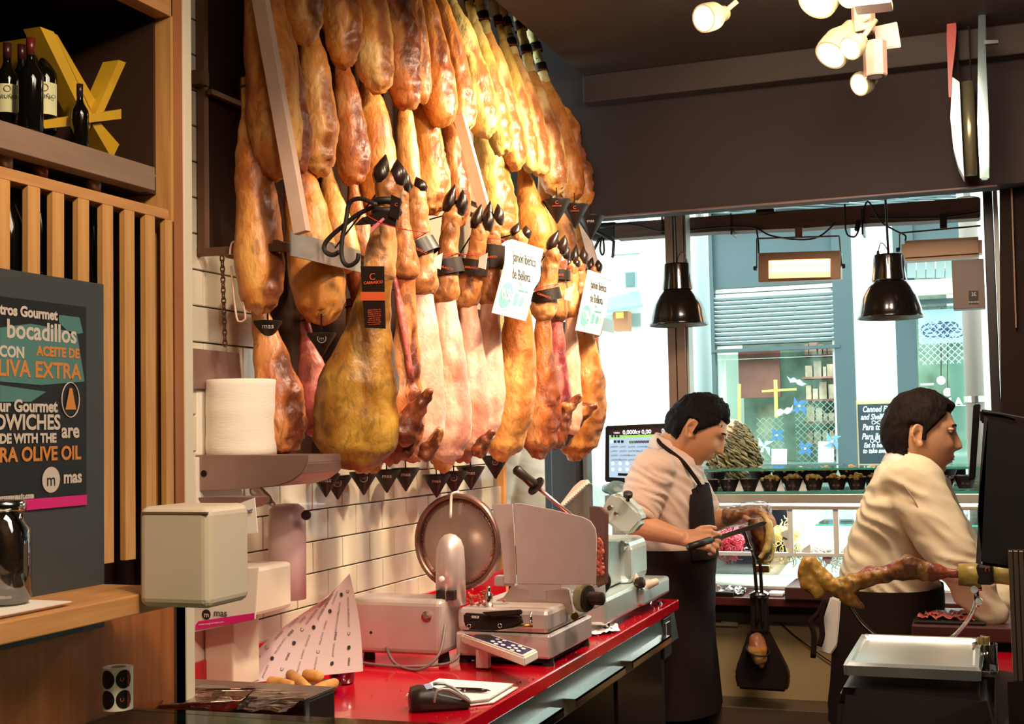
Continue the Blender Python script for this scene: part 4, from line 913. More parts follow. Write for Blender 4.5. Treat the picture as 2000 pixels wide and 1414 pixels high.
link('sheet', mk('s', vv, [(i*(n+1)+j, i*(n+1)+j+1, (i+1)*(n+1)+j+1, (i+1)*(n+1)+j) for i in range(n) for j in range(n)]), mat('sheet_paper', 'f0dcdc', .7), SH, True)
words_ = ['JAMONES', 'CHORIZO', 'QUESOS', 'LOMO', 'PALETAS', 'SALCHICHÓN', 'EMBUTIDOS']
GRY = mat('grey_print', 'a09494', .6)
for c in range(7):
    v = .08+c*.135
    for r_ in range(6):
        u = .16+r_*.145
        if u < .3 and v < .3: continue
        p = shp(u, v); e = (shp(min(1, u+.04), v)-p); s_ = (shp(u, v+.04)-p); nn = s_.cross(e); nn = nn if nn.dot(CAM-p) > 0 else -nn
        o = p+nn.normalized()*.0012
        R_ = -e; Up = nn.cross(R_); 
        if (r_+c) % 5 == 0:
            link('logo_dot', lathem([(.0045, 0), (.0045, .0003)], o, nn, 12), DKINK, SH); continue
        if (r_*3+c) % 7 == 0: text('mas', .011, DKINK, o, R_, Up, SH, align='CENTER', ext=.0001)
        elif (r_*2+c) % 6 == 0: text('C', .011, DKINK, o, R_, Up, SH, align='CENTER', ext=.0001)
        else: text(words_[(r_+c*2) % 7], .0068, GRY, o, R_, Up, SH, align='CENTER', ext=.0001)
# things partly behind: cream machine and paper cone under the dispenser
cm = thing('cream_machine', Qy(330, 1186, 1.45), 'cream rounded machine top between the slatted cabinet and the paper cone', 'machine')
link('casing', boxm(Qy(268, 1186, 1.42), Qy(408, 990, 1.42)+V((0, .10, 0)), .012, seg=4), mat('cream_casing', 'dccdb8', .4), cm)
box('dark_edge', Qy(275, 1003, 1.419), Qy(404, 1000, 1.419)+V((0, .004, 0)), DPM, cm)
pc = thing('paper_holder', Qy(450, 1050, 2.1), 'rosy metal scoop with a handwritten paper strip, below the dispenser', 'holder')
link('scoop', prism([Qy(*p, 2.12) for p in ((385, 972), (420, 970), (500, 972), (490, 990), (455, 1000), (400, 1000))], (0, .05, 0), .002), DPM, pc)
box('wall_arm', (WX+.001, 2.13, 1.33), (Qy(420, 985, 2.13).x, 2.15, 1.35), DPM, pc)
link('strip', prism([Qy(*p, 2.09) for p in ((412, 992), (455, 988), (497, 972), (503, 1040), (415, 1050))], (0, .002, 0)), PAPER, pc)
text('Tabasco Gourmet', .013, DKINK, Qy(424, 1006, 2.088), V((1, 0, .12)), CU, pc, shear=.4, sx=.8)
# ================================================================ OAK CABINET AT THE LEFT
CX = -1.2
cb = thing('slatted_cabinet', (CX, 1.4, 0), 'tall oak cabinet with wine niche above and slatted front, at the left', 'cabinet')
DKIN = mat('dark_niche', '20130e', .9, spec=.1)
def xq(px, py, x=CX): return Qx(px, py, x)
y_end = 1.755
box('end_panel', (WX, y_end-.05, .3), (CX+.0, y_end-.02, 2.7), OAK, cb, .001)
box('white_edge', (CX-.02, y_end-.022, 1.0), (CX+.004, y_end, 2.7), mat('cream_edge', 'efe2cc', .4), cb, .001)
box('brown_edge', (CX-.02, y_end-.045, .9), (CX+.001, y_end-.022, 2.7), mat('reddish_oak', 'a8683c', .5, 0, .1, 6), cb)
zA = xq(150, 320).z
# measured heights on the front plane
z_f0, z_f1 = xq(150, 280).z, xq(150, 330).z      # fascia of the niche shelf
z_r0, z_r1 = xq(150, 363).z, xq(150, 385).z      # top rail of the slats
z_top = xq(290, 0).z
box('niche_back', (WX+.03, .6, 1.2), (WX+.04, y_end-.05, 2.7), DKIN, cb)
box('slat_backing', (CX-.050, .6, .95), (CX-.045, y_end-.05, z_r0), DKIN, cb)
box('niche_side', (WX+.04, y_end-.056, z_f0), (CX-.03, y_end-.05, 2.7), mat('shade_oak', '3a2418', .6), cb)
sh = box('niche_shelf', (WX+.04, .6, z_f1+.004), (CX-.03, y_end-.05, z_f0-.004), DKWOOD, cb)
yf = xq(303, 340).y
box('shelf_fascia', (CX-.03, .6, z_f1), (CX, yf, z_f0), mat('grey_oak', '8e7464', .6, 0, .15, 5, stretch=(10, 1, 10)), cb, .001)
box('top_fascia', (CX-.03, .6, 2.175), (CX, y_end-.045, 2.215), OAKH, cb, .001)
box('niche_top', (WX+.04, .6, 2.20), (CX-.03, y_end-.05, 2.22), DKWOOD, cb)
yr = xq(330, 410).y
box('top_rail', (CX-.03, .6, z_r1), (CX, yr, z_r0), OAKH, cb, .001)
zb = 1.0
zb = Qx(0, 1205, CX+.14).z+.02
me = boxm((CX-.011, 0, zb), (CX, .0235, z_r1), .001); me.materials.append(OAK)
y = 1.345+.0; ys = []
for px in (19, 78, 125, 174, 221, 263, 303, 341): ys.append(xq(px, 600).y-.0225)
ys = [ys[0]-.053*k for k in (5, 4, 3, 2, 1)]+ys
for yy in ys:
    o = D.objects.new('slat', me); COL.objects.link(o); o.parent = cb; o.matrix_parent_inverse = Matrix.Translation(-cb.location); o.location = (0, yy, 0)
# yellow crossed timbers inside the niche
XT = WX+.10
cr = thing('timber_cross', (XT, 1.5, 1.95), 'yellow-painted crossed timber star inside the wine niche', 'decoration')
def strip(pts, x, dx, name='timber_bar', m=YELW): return link(name, prism([Qx(*p, x) for p in pts], (dx, 0, 0)), m, cr)
xs = CX-.052
strip(((78, 52), (105, 62), (182, 228), (175, 252)), xs, -.03)
strip(((180, 243), (196, 240), (233, 282), (223, 303), (213, 300)), xs, -.03)
strip(((232, 117), (246, 122), (203, 218), (187, 222)), xs+.004, -.03)
strip(((168, 225), (237, 213), (237, 232), (170, 240)), xs+.008, -.03)
strip(((82, 236), (140, 226), (140, 246), (87, 251)), xs+.006, -.03)
link('tilted_shelf', prism([Qx(*p, xs-.01) for p in ((107, 66), (112, 68), (192, 206), (185, 230))], (-.14, 0, 0)), YELW, cr)
# bottles
def bottle(px, py, x, h, lab, label_col=True, cap='3a1418', k=0):
    b = Qx(px, py, x); r = h*.125
    o = thing('wine_bottle', b, lab, 'bottle', 'wine bottles in the niche')
    link('glass', lathem([(r*.9, 0), (r, .004), (r, h*.55), (r*.95, h*.62), (r*.5, h*.72), (r*.36, h*.78), (r*.34, h*.98), (.001, h)], b, (0, 0, 1), 22), DKGLASS, o, True)
    link('capsule', lathem([(r*.38, h*.82), (r*.38, h*1.003), (.001, h*1.005)], b, (0, 0, 1), 18), mat('capsule_'+cap, cap, .35), o, True)
    if label_col:
        a0 = math.atan2(CAM.y-b.y, CAM.x-b.x); n = 14
        rows = [[b+V((math.cos(a0-1.2+2.4*j/n)*r*1.015, math.sin(a0-1.2+2.4*j/n)*r*1.015, z)) for j in range(n+1)] for z in (h*.17, h*.50)]
        link('paper_label', mk('l', rows[0]+rows[1], [(j, j+1, n+2+j, n+1+j) for j in range(n)]), CREAM, o, True)
        f = V((math.cos(a0), math.sin(a0), 0)); s = V((-f.y, f.x, 0))
        text('BRUÑO', r*.5, DKINK, b+f*r*1.06+V((0, 0, h*.345)), s, V((0, 0, 1)), o, align='CENTER', ext=.0001)
        ring_cord('crest_print', b+f*r*1.05+V((0, 0, h*.44)), f, r*.28, .0005, mat('brown_print', '7a5a44', .6), o)
    return o
zs = z_f0
def bt(px, ptop, pbot, x, lab, **k):
    b = Qx(px, pbot, x); t = Qx(px, ptop, x); h = (t.z-b.z)
    return bottle(px, pbot, x, h, lab, **k)
bt(14, 85, 252, CX-.085, 'wine bottle with a cream label cut by the left photo edge')
bt(42, 88, 250, CX-.10, 'cream-labelled wine bottle half hidden behind the front dark bottle')
bt(87, 72, 260, CX-.075, 'cream-labelled wine bottle right of the red-capped dark one')
bt(60, 75, 262, CX-.04, 'unlabelled dark wine bottle with red capsule standing in front', label_col=False, cap='5a1a14')
bt(156, 165, 300, CX-.02, 'lone dark wine bottle before the yellow timber star', label_col=False, cap='2a1410')
# caps that peep out over the slats
for k, (px, py) in enumerate(((8, 300), (78, 318), (182, 346))):
    b = Qx(px, py+75, CX-.05); t = Qx(px, py, CX-.05); h = (t.z-b.z)
    o = thing('wine_bottle', b, ['bottle whose silver cap peeps over the slats at the left photo edge', 'bottle whose red cap peeps over the slats below the cream labels', 'bottle whose cap peeps over the slats below the lone dark bottle'][k], 'bottle', 'bottles behind the slats')
    z0_ = t.z
    link('glass', lathem([(.03, -.26), (.03, -.10), (.012, -.05), (.011, -.012)], t, (0, 0, 1), 18), DKGLASS, o, True)
    link('cap', lathem([(.0115, -.024), (.0115, -.002), (.010, 0), (.001, 0)], t, (0, 0, 1), 18), mat('cap_pinkish', 'b89a90', .35, .4) if k != 1 else mat('cap_red', '8a4a44', .35, .3), o, True)
# grey board with the blurred poster
zt = 0
gb = thing('poster_board', (CX+.02, 1.2, 1.5), 'dark grey board screwed on the slats at the left', 'board')
B4 = [Qx(-260, 463, CX+.012), Qx(203, 555, CX+.012), Qx(203, 1075, CX+.012), Qx(-260, 1180, CX+.012)]
zt_, zb_ = B4[1].z, 1.235
link('board', boxm((CX+.004, .85, zb_), (CX+.012, B4[1].y, zt_), .001), mat('slate_grey', '3e4042', .5), gb)
ps = thing('poster', (CX+.02, 1.2, 1.5), 'worn black poster with blurred white and orange lettering about olive oil', 'poster')
pyr = Qx(168, 700, CX+.014).y; z1, z2 = Qx(168, 600, CX+.014).z, Qx(176, 985, CX+.014).z
link('sheet', boxm((CX+.0125, .86, z2), (CX+.0145, pyr, z1)), mat('poster_black', '1d1614', .35), ps)
zm = Qx(120, 970, CX+.0145).z
link('magenta_band', boxm((CX+.0146, .86, z2), (CX+.0152, pyr, zm)), PINKP, ps)
X_ = CX+.0156; RT, UPV = V((0, 1, 0)), V((0, 0, 1))
def pt(s, px, py, h, m, bold=.0, sx=1, al='RIGHT', dx=0):
    p = Qx(px, py, X_+dx); return text(s, h, m, p, RT, UPV, ps, align=al, sx=sx, bold=bold, ext=.0001)
GY = mat('poster_white', 'c8bcb4', .6); TL = mat('poster_teal', '4c7a78', .6); OR = mat('poster_orange', 'c8803c', .6)
for q in (((0, 640), (60, 632), (150, 650), (158, 700), (165, 745), (80, 752), (0, 745)), ((0, 752), (90, 765), (60, 785), (0, 785)), ((115, 615), (155, 620), (162, 650), (140, 655), (115, 630))):
    link('teal_smear', prism([Qx(*p, X_-.0006) for p in q], (.0002, 0, 0)), TL, ps)
for a in (('Nuestros Gourmet', 112, 617, .019, GY), ('bocadillos', 150, 656, .034, GY), ('ACEITE DE', 155, 692, .018, OR), ('¡HECHOS CON', 48, 690, .020, GY),
          ('OLIVA EXTRA', 158, 728, .030, OR), ('Our Gourmet', 112, 795, .022, GY), ('SANDWICHES', 118, 826, .028, GY), ('are', 155, 842, .028, GY), ('MADE WITH THE', 110, 856, .017, GY), ('EXTRA OLIVE OIL', 158, 885, .026, OR), ('mas', 160, 931, .024, GY), ('www.masgourmets.com', 66, 968, .009, GY)):
    pt(a[0], a[1], a[2], a[3], a[4], bold=.0008)
for px, py, r, m in ((100, 937, .0175, GY),):
    link('round_logo', mk('d', [Qx(px, py, X_)+V((0, math.cos(t)*r, math.sin(t)*r)) for t in [2*PI*j/24 for j in range(24)]], [tuple(range(24))]), m, ps)
text('m', .024, mat('poster_black', '1d1614', .35), Qx(100, 938, X_+.0006), RT, UPV, ps, align='CENTER', ext=.0001)
c_ = Qx(138, 781, X_); tube('ring_print', [c_+V((0, math.cos(t)*.018, math.sin(t)*.024)) for t in [2*PI*j/24 for j in range(24)]], .0009, GY, ps, 5, 0, True)
link('oil_drop', mk('d', [Qx(*p, X_+.0004) for p in ((136, 758), (141, 758), (149, 800), (128, 800))], [(0, 1, 2, 3)]), OR, ps)
# desk board below
dk = thing('oak_desk', (CX, 1.2, 1.2), 'oak shelf board with an orange-brown panel under it, lower left', 'shelf')
xd = CX+.14
zt_, zl_ = Qx(0, 1214, xd).z, Qx(0, 1261, xd).z
box('board', (CX-.3, .6, zl_), (xd, Qx(352, 1190, xd).y, zl_+.026), OAKH, dk, .002)
box('panel', (CX-.03, .6, .6), (CX+.0, y_end-.05, zl_), mat('orange_oak', 'a8632c', .5, 0, .25, 5, .1, 40, stretch=(12, 12, 1)), dk)
box('panel_post', (CX-.03, y_end-.05, .6), (CX+.001, y_end-.022, zl_+.1), DKWOOD, dk)
# objects on the desk, mostly out of sight
jr = thing('glass_jar', Qx(8, 1160, CX+.09), 'glass jar on the oak shelf at the left photo edge', 'jar')
jb = V((CX+.06, Qx(4, 1200, CX+.06).y, zl_+.034))
link('jar', lathem([(.03, 0), (.034, .004), (.034, .09), (.026, .10), (.026, .115), (.024, .115), (.024, .10), (.031, .09), (.031, .008), (.001, .006)], jb, (0, 0, 1), 22), glass_mat('jar_glass', 'e8e2da', .5, .04), jr, True)
link('lid', lathem([(.028, .112), (.028, .125), (.001, .126)], jb, (0, 0, 1), 22), CHROME, jr, True)
pp = thing('paper_stack', Qx(30, 1195, CX+.1), 'stack of white papers lying on the oak shelf', 'papers')
for k in range(3): box('sheet', (CX-.02+k*.004, 1.12+k*.01, zl_+.0265+k*.002), (CX+.12+k*.003, 1.30+k*.006, zl_+.028+k*.002), PAPER, pp)
# glass display case at the very front
gc = thing('glass_case', (-1.0, 1.4, .9), 'green-edged glass display case whose top crosses the bottom edge', 'display case')
zg = 1.105
bp0 = Qz(0, 1370, zg); bp1 = Qz(880, 1413, zg)
GG = glass_mat('green_glass', 'c4dcb8', .2, .06)
link('top_glass', prism([V((-1.515, bp0.y, zg)), V((bp1.x, bp1.y, zg)), V((bp1.x, .75, zg)), V((-1.515, .75, zg))], (0, 0, -.010)), GG, gc)
box('edge', (-1.515, bp0.y-.0, zg-.010), (bp1.x, bp0.y+.003, zg), mat('green_edge', '6a7a5a', .2), gc)
box('case_body', (-1.515, .76, .0), (bp1.x-.02, bp0.y-.008, zg-.030), mat('olive_lining', '8c8a60', .5), gc)
for k in range(9): box('slat_reflection', (-1.35+k*.075, .78, zg-.030), (-1.33+k*.075, bp0.y-.010, zg-.0115), mat('pale_reflection', 'c8a860', .4, .3), gc)  # pale strips stand in for the slats mirrored in the glass
# ================================================================ PEOPLE
SKIN = mat('skin', 'c88a62', .5, 0, .08, 14, .12, 160, bdist=.001)
SKIN2 = mat('skin_pale', 'd29c74', .5, 0, .08, 14, .12, 160, bdist=.001)
HAIR = mat('black_hair', '120b08', .75, 0, .3, 60, .9, 150, stretch=(1, 1, .3), bdist=.006, spec=.12)
HAIR2 = mat('dark_brown_hair', '1a0f0a', .7, 0, .3, 60, .8, 150, stretch=(1, 1, .3), bdist=.005, spec=.15)
SHIRT1 = mat('dusty_pink_shirt', 'd8b8a4', .8, 0, .05, 6, .25, 300, bdist=.0008)
SHIRT2 = mat('cream_chef_jacket', 'dccba8', .8, 0, .05, 6, .25, 300, bdist=.0008)
APR = mat('black_apron', '261b17', .95, 0, .1, 8, .2, 200, spec=.08)
def sst(a, b, x):
    t = max(0, min(1, (x-a)/(b-a))); return t*t*(3-2*t)
def gs(x, s): return math.exp(-(x/s)**2)
def face_pt(n, nose=1.0, jaw=1.0):
    x, y, z = n[0]*.098, n[1]*.077, n[2]*.120
    dn = max(0, -z/.12)
    y *= 1-.22*dn**1.4*(1 if x > 0 else .6)*jaw
    if x < 0: x *= 1-.25*sst(.1, .9, dn); x *= 1.04
    else: x += .016*sst(0, .8, dn)*n[0]**.5
    if x > 0:
        f = sst(.02, .05, x)
        ay = abs(y)
        nz_ = sst(.034, -.020, z) if z > -.020 else sst(-.040, -.024, z)
        x += f*(.027*nose*gs(y, .0125)*nz_ + .006*gs(z+.024, .009)*gs(ay-.012, .008))
        x += f*(.007*gs(z-.036, .011)*gs(ay-.026, .028))
        x -= f*(.013*gs(ay-.032, .015)*gs(z-.013, .012))
        x += f*.005*gs(ay-.032, .010)*gs(z-.010, .007)
        x += f*(.005*gs(ay-.038, .018)*gs(z+.022, .016))
        x += f*(.008*gs(y, .022)*(gs(z+.054, .0055)+.9*gs(z+.068, .006)) - .004*gs(y, .026)*gs(z+.061, .003))
        x -= f*.006*gs(y, .03)*gs(z+.080, .007)
        x += f*.012*gs(y, .024)*gs(z+.101, .014)
    return V((x, y, z))
def head_bm(bm, M, nose=1.0, jaw=1.0, nu=120, nv=90):
    rows = []
    for i in range(1, nv):
        ph = -PI/2+PI*i/nv; row = []
        for j in range(nu):
            th_ = 2*PI*j/nu; th_ = th_-.35*math.sin(th_)  # more points on the face
            row.append(M @ face_pt((math.cos(ph)*math.cos(th_), math.cos(ph)*math.sin(th_), math.sin(ph)), nose, jaw))
        rows.append(row)
    _rings(bm, rows)
    for s in (-1, 1):
        T = M @ Matrix.Translation((-.012, s*.074, -.004)) @ Matrix.Rotation(-.2, 4, 'Y') @ Matrix.Rotation(s*-.35, 4, 'Z')
        pts = [T @ V((math.cos(a)*.017*(1.15 if math.sin(a) > 0 else .8), s*.010*(1-.3*math.cos(a)), math.sin(a)*.031)) for a in [2*PI*k/20 for k in range(20)]]
        _tube(bm, pts, .0048, 8, 0, True)
        _blob(bm, (0, 0, 0), .015, .007, .027, T); _blob(bm, (.010, s*.003, -.024), .009, .006, .010, T)
        pts = [T @ V((math.cos(a)*.009, s*.010, .002+math.sin(a)*.018)) for a in [-.8+3.6*k/10 for k in range(11)]]; _tube(bm, pts, .003, 6)
def hair_mesh(M, style):
    nu, nv = 130, 100; rows = []
    for i in range(1, nv):
        ph = -PI/2+PI*i/nv; row = []
        for j in range(nu):
            th_ = 2*PI*j/nu; n = (math.cos(ph)*math.cos(th_), math.cos(ph)*math.sin(th_), math.sin(ph)); p = face_pt(n, 0, 1)
            x, y, z = p
            hl = style['front'] if x > .05 else None
            if x > .055: m_ = sst(style['front']-.006, style['front']+.010, z+.05*(abs(y)/.07)**2*-.35)
            elif x > .012: m_ = sst(.0, .012, z-(style['front']-.02-(.055-x)*1.3))
            elif x > -.032: m_ = sst(.018, .032, z) if not (x > .000 and z > -.012) else 1
            else: m_ = sst(style['nape']-.008, style['nape']+.010, z)
            nn = V(n).normalized()
            k = noise.noise(V((x*40, y*40, z*26+style['seed'])))*style['rough']+noise.noise(V((x*120, y*120, z*60)))*style['rough']*.5
            t = style['th']*(1+.45*sst(0, .1, z)) + style.get('fr', 0)*sst(.04, .08, x)*sst(.04, .07, z)
            row.append(M @ (p+nn*(m_*(t+k)-(1-m_)*.012)))
        rows.append(row)
    bm = bmesh.new(); _rings(bm, rows); return frombm(bm)
def hand_bm(bm, wr, d, pn, curl=(.5, .5, .5, .5), thumb=.5, side=1, sc=1.0, spread=.12):
    """five-fingered hand: wrist point, pointing direction, palm normal (towards what is held)"""
    d = V(d).normalized(); pn = V(pn); pn = (pn-d*pn.dot(d)).normalized(); s = d.cross(pn)*side
    c0 = V(wr)
    for k in range(4):
        o = (k-1.5)*.0185*sc
        _cap(bm, c0+s*o*.5, c0+d*.085*sc+s*o-(pn*.004*abs(k-1.5)), .0165*sc, .0125*sc, 10)
    Ls = (.072, .082, .076, .060)
    for k in range(4):
        o = (k-1.5)*.0195*sc; p = c0+d*.085*sc+s*o; dd = (d+s*(k-1.5)*spread).normalized(); r = .0092*sc; seg = [.46, .31, .23]; pts = [(p, r*1.1)]
        ang = 0
        for q in range(3):
            ang += curl[k]*(.75, 1.0, .7)[q]; v = dd*math.cos(ang)+pn*math.sin(ang); p = p+v*Ls[k]*seg[q]*sc; pts.append((p, r*(1-.08*(q+1))))
        chain(bm, pts, 10)
    p = c0+d*.028*sc-s*.020*sc+pn*.004; v = (d*.6-s*.75+pn*.35).normalized(); pts = [(p, .0135*sc)]
    p = p+v*.035*sc; pts.append((p, .0115*sc)); v = (v*(1-thumb*.5)+d*thumb*.7+pn*thumb*.5).normalized(); p = p+v*.030*sc; pts.append((p, .0105*sc))
    v = (v+pn*thumb*.4+s*thumb*.3).normalized(); p = p+v*.024*sc; pts.append((p, .009*sc)); chain(bm, pts, 10)
def ell_loft(bm, rings, n=28, ex=2.3):
    """rings: centre, half depth along X, half width along Y, optional tilt"""
    out = []
    for c, rx, ry in rings:
        c = V(c); out.append([c+V((abs(math.cos(a))**(2/ex)*math.copysign(rx, math.cos(a)), abs(math.sin(a))**(2/ex)*math.copysign(ry, math.sin(a)), 0)) for a in [2*PI*j/n for j in range(n)]])
    _rings(bm, out)
def wrinkle(me, amp, dirs, seed=0, lo=30):
    nr = [v.normal.copy() for v in me.vertices]; D1 = V(dirs).normalized()
    x, y = frame(D1)
    for v, nn in zip(me.vertices, nr):
        p = v.co; q = V((p.dot(D1)*lo, p.dot(x)*lo*.22, p.dot(y)*lo*.22+seed))
        a = noise.noise(q+V((noise.noise(p*6)*1.5, 0, 0)))
        v.co = p+nn*(amp*(abs(a)*-2+.5)+amp*.3*noise.noise(q*2.3))
    me.update()
def bend_rows(px_rows, yc, dy):
    """rows of (py, px left, px right, half width Y) on plane yc -> loft rings"""
    out = []
    for r in px_rows:
        py, a, b, hy = r[:4]; yo = r[4] if len(r) > 4 else 0
        A_ = Qy(a, py, yc); B_ = Qy(b, py, yc); c = (A_+B_)/2; c.y += yo; out.append((c, (B_.x-A_.x)/2, hy))
    return out
def Rm(o, fwd_pitch, yaw=0, rollv=0, sc=1.0):
    return Matrix.Translation(o) @ Matrix.Rotation(yaw, 4, 'Z') @ Matrix.Rotation(fwd_pitch, 4, 'Y') @ Matrix.Rotation(rollv, 4, 'X') @ Matrix.Scale(sc, 4)
def eye_parts(root, M, skin, brow, brow_h=.036):
    for s in (-1, 1):
        bm = bmesh.new(); _blob(bm, (.0865, s*.032, .010), .0078, .0112, .0060, M, 16, 12); link('eye', frombm(bm), mat('eye_white', 'd8ccc0', .25), root, True)
        bm = bmesh.new(); _blob(bm, (.0925, s*.032, .009), .0035, .0066, .0062, M, 12, 8); link('iris', frombm(bm), mat('iris', '20120c', .2), root, True)
        bm = bmesh.new(); _blob(bm, (.0862, s*.032, .0145), .0100, .0145, .0055, M, 14, 10); link('eyelid', frombm(bm), skin, root, True)
        link('eyebrow', tubem([M @ V(p) for p in ((.094, s*.012, brow_h-.002), (.093, s*.026, brow_h+.004), (.085, s*.042, brow_h+.001))], .0032, 8, 3), brow, root, True)
    link('lips', tubem([M @ V(p) for p in ((.088, -.020, -.062), (.098, -.010, -.0605), (.101, 0, -.061), (.098, .010, -.0605), (.088, .020, -.062))], .0022, 8, 3), mat('lip', '9a5648', .5), root, True)
# ---------------------------------------------------------------- the younger man, carving
m1 = thing('person', Qy(1320, 1400, 4.42)*1, 'man in dusty pink rolled-sleeve shirt and black apron, bent over carving a ham', 'person')
m1.location.z = 0
HC = Qy(1361, 838, 4.42)
M1 = Rm(HC, .60, .10, 0, 1.0)
shR, elR, wrR = Qy(1272, 918, 4.24), Qy(1240, 1024, 4.18), Qy(1330, 1050, 4.16)
shL, elL, wrL = Qy(1318, 918, 4.60), Qy(1385, 1018, 4.66), Qy(1436, 1008, 4.62)
bm = bmesh.new()
head_bm(bm, M1, .82)
nk = M1 @ V((-.035, 0, -.075))
chain(bm, [(M1 @ V((-.02, 0, -.04)), .060), (nk, .058), (Qy(1300, 890, 4.42), .066), (Qy(1298, 930, 4.42), .09)], 18)
ell_loft(bm, bend_rows([(905, 1262, 1345, .15), (950, 1250, 1362, .17), (1020, 1245, 1368, .16), (1080, 1240, 1375, .16), (1160, 1245, 1375, .155)], 4.42, 0))
for sh_, el, wr, in ((shR, elR, wrR), (shL, elL, wrL)):
    chain(bm, [(sh_, .055), (sh_.lerp(el, .5), .049), (el, .043)], 16); chain(bm, [(el, .043), (el.lerp(wr, .3), .042), (el.lerp(wr, .7), .033), (wr, .027)], 16)
dR = (Qy(1372, 1052, 4.16)-wrR)
hand_bm(bm, wrR+dR.normalized()*.01, dR+V((0, 0, -.004)), V((0, .9, -.5)), (.75, .9, 1.0, 1.1), .6, -1, .98, .05)
hand_bm(bm, wrL+V((.012, 0, 0)), Qy(1480, 1000, 4.60)-wrL, V((.1, -.1, -1)), (.55, .6, .6, .65), .5, 1, .98, .06)
for s in (-1, 1):
    hx = Qy(1312, 1160, 4.42); chain(bm, [(hx+V((0, s*.09, -.02)), .085), (V((hx.x+.02, 4.42+s*.10, .48)), .058), (V((hx.x+.0, 4.42+s*.10, .09)), .042)], 14)
me = remesh(bm, .0042, 2, .5); link('body', me, SKIN, m1, True)
link('hair', hair_mesh(M1, dict(front=.068, nape=-.068, th=.011, rough=.009, seed=1, fr=-.004)), HAIR, m1, True)
eye_parts(m1, M1, SKIN, HAIR)
bm = bmesh.new()
ell_loft(bm, bend_rows([(872, 1296, 1335, .065), (884, 1272, 1350, .12), (900, 1256, 1360, .185), (930, 1246, 1370, .205), (975, 1240, 1376, .20), (1020, 1234, 1380, .185), (1060, 1226, 1384, .18), (1086, 1222, 1386, .185)], 4.42, 0))
for sh_, el in ((shR, elR), (shL, elL)): chain(bm, [(sh_+V((.01, 0, -.005)), .078), (sh_.lerp(el, .45), .076), (sh_.lerp(el, .72), .070)], 18)
me = remesh(bm, .007, 7, .5); wrinkle(me, .010, (.5, .2, .8), 3, 30); link('shirt', me, SHIRT1, m1, True)
c_ = sh_ = shR.lerp(elR, .78); dd = (elR-shR).normalized()
link('sleeve_cuff', lathem([(.066, -.016), (.070, -.012), (.069, .014), (.064, .018), (.058, .012)], c_, dd, 26), SHIRT1, m1, True)
c_ = shL.lerp(elL, .78); dd = (elL-shL).normalized(); link('sleeve_cuff', lathem([(.066, -.016), (.070, -.012), (.069, .014), (.064, .018), (.058, .012)], c_, dd, 26), SHIRT1, m1, True)
cc = Qy(1308, 872, 4.42); link('collar', lathem([(.074, -.028), (.072, 0), (.064, .026), (.060, .024), (.066, 0), (.068, -.028)], cc, (.42, 0, .9), 30), SHIRT1, m1, True)
def shell(rows, yc, a0, a1, grow, n=26, ex=2.3, th_=.006):
    rg = bend_rows(rows, yc, 0); out = []
    for c, rx, ry in rg:
        for g_ in (grow,):
            out.append([c+V((abs(math.cos(a))**(2/ex)*math.copysign(rx+g_, math.cos(a)), abs(math.sin(a))**(2/ex)*math.copysign(ry+g_, math.sin(a)), 0)) for a in [a0+(a1-a0)*j/n for j in range(n+1)]])
    # densify vertically
    R_ = []
    for A_, B_ in zip(out, out[1:]):
        for k in range(5): R_.append([p.lerp(q, k/5) for p, q in zip(A_, B_)])
    R_.append(out[-1]); m = n+1
    me = mk('shell', [p for r in R_ for p in r], [(i*m+j, i*m+j+1, (i+1)*m+j+1, (i+1)*m+j) for i in range(len(R_)-1) for j in range(n)])
    return me
me = shell([(945, 1262, 1372, .12), (975, 1240, 1378, .16), (1020, 1234, 1382, .185), (1060, 1226, 1386, .18), (1086, 1222, 1390, .185)], 4.42, -.85, .85, .018); wrinkle(me, .002, (.2, .5, .8), 5, 20); link('apron_bib', me, APR, m1, True)
me = shell([(1066, 1224, 1386, .182), (1090, 1224, 1388, .19), (1150, 1232, 1386, .19), (1220, 1240, 1384, .20), (1300, 1246, 1390, .21), (1380, 1246, 1398, .22)], 4.42, -PI*.92, PI*.92, .014, 40); wrinkle(me, .006, (.1, .9, .1), 8, 14); link('apron_skirt', me, APR, m1, True)
for s in (-1, 1): link('apron_strap', tubem([Qy(1290, 853, 4.42)+V((0, s*.03, 0)), Qy(1300, 866, 4.42)+V((0, s*.075, 0)), Qy(1330, 898, 4.42+s*.13), Qy(1352, 925, 4.42+s*.12), Qy(1369, 950, 4.42+s*.11)], .007, 8, 4), APR, m1, True)
bm = bmesh.new(); hx = Qy(1310, 1150, 4.42)
ell_loft(bm, bend_rows([(1078, 1232, 1380, .175), (1150, 1240, 1376, .18)], 4.42, 0))
for s in (-1, 1): chain(bm, [(hx+V((0, s*.08, .02)), .115), (V((hx.x+.01, 4.42+s*.10, .50)), .088), (V((hx.x+.01, 4.42+s*.10, .12)), .072)], 16)
me = remesh(bm, .010, 5); wrinkle(me, .007, (0, 0, 1), 1, 12); link('trousers', me, APR, m1, True)
for s in (-1, 1):
    bm = bmesh.new(); chain(bm, [(V((hx.x-.03, 4.42+s*.10, .055)), .045), (V((hx.x+.08, 4.42+s*.10, .045)), .045), (V((hx.x+.17, 4.42+s*.10, .035)), .035)]); me = remesh(bm, .008, 4); link('shoe', me, BLACK, m1, True)
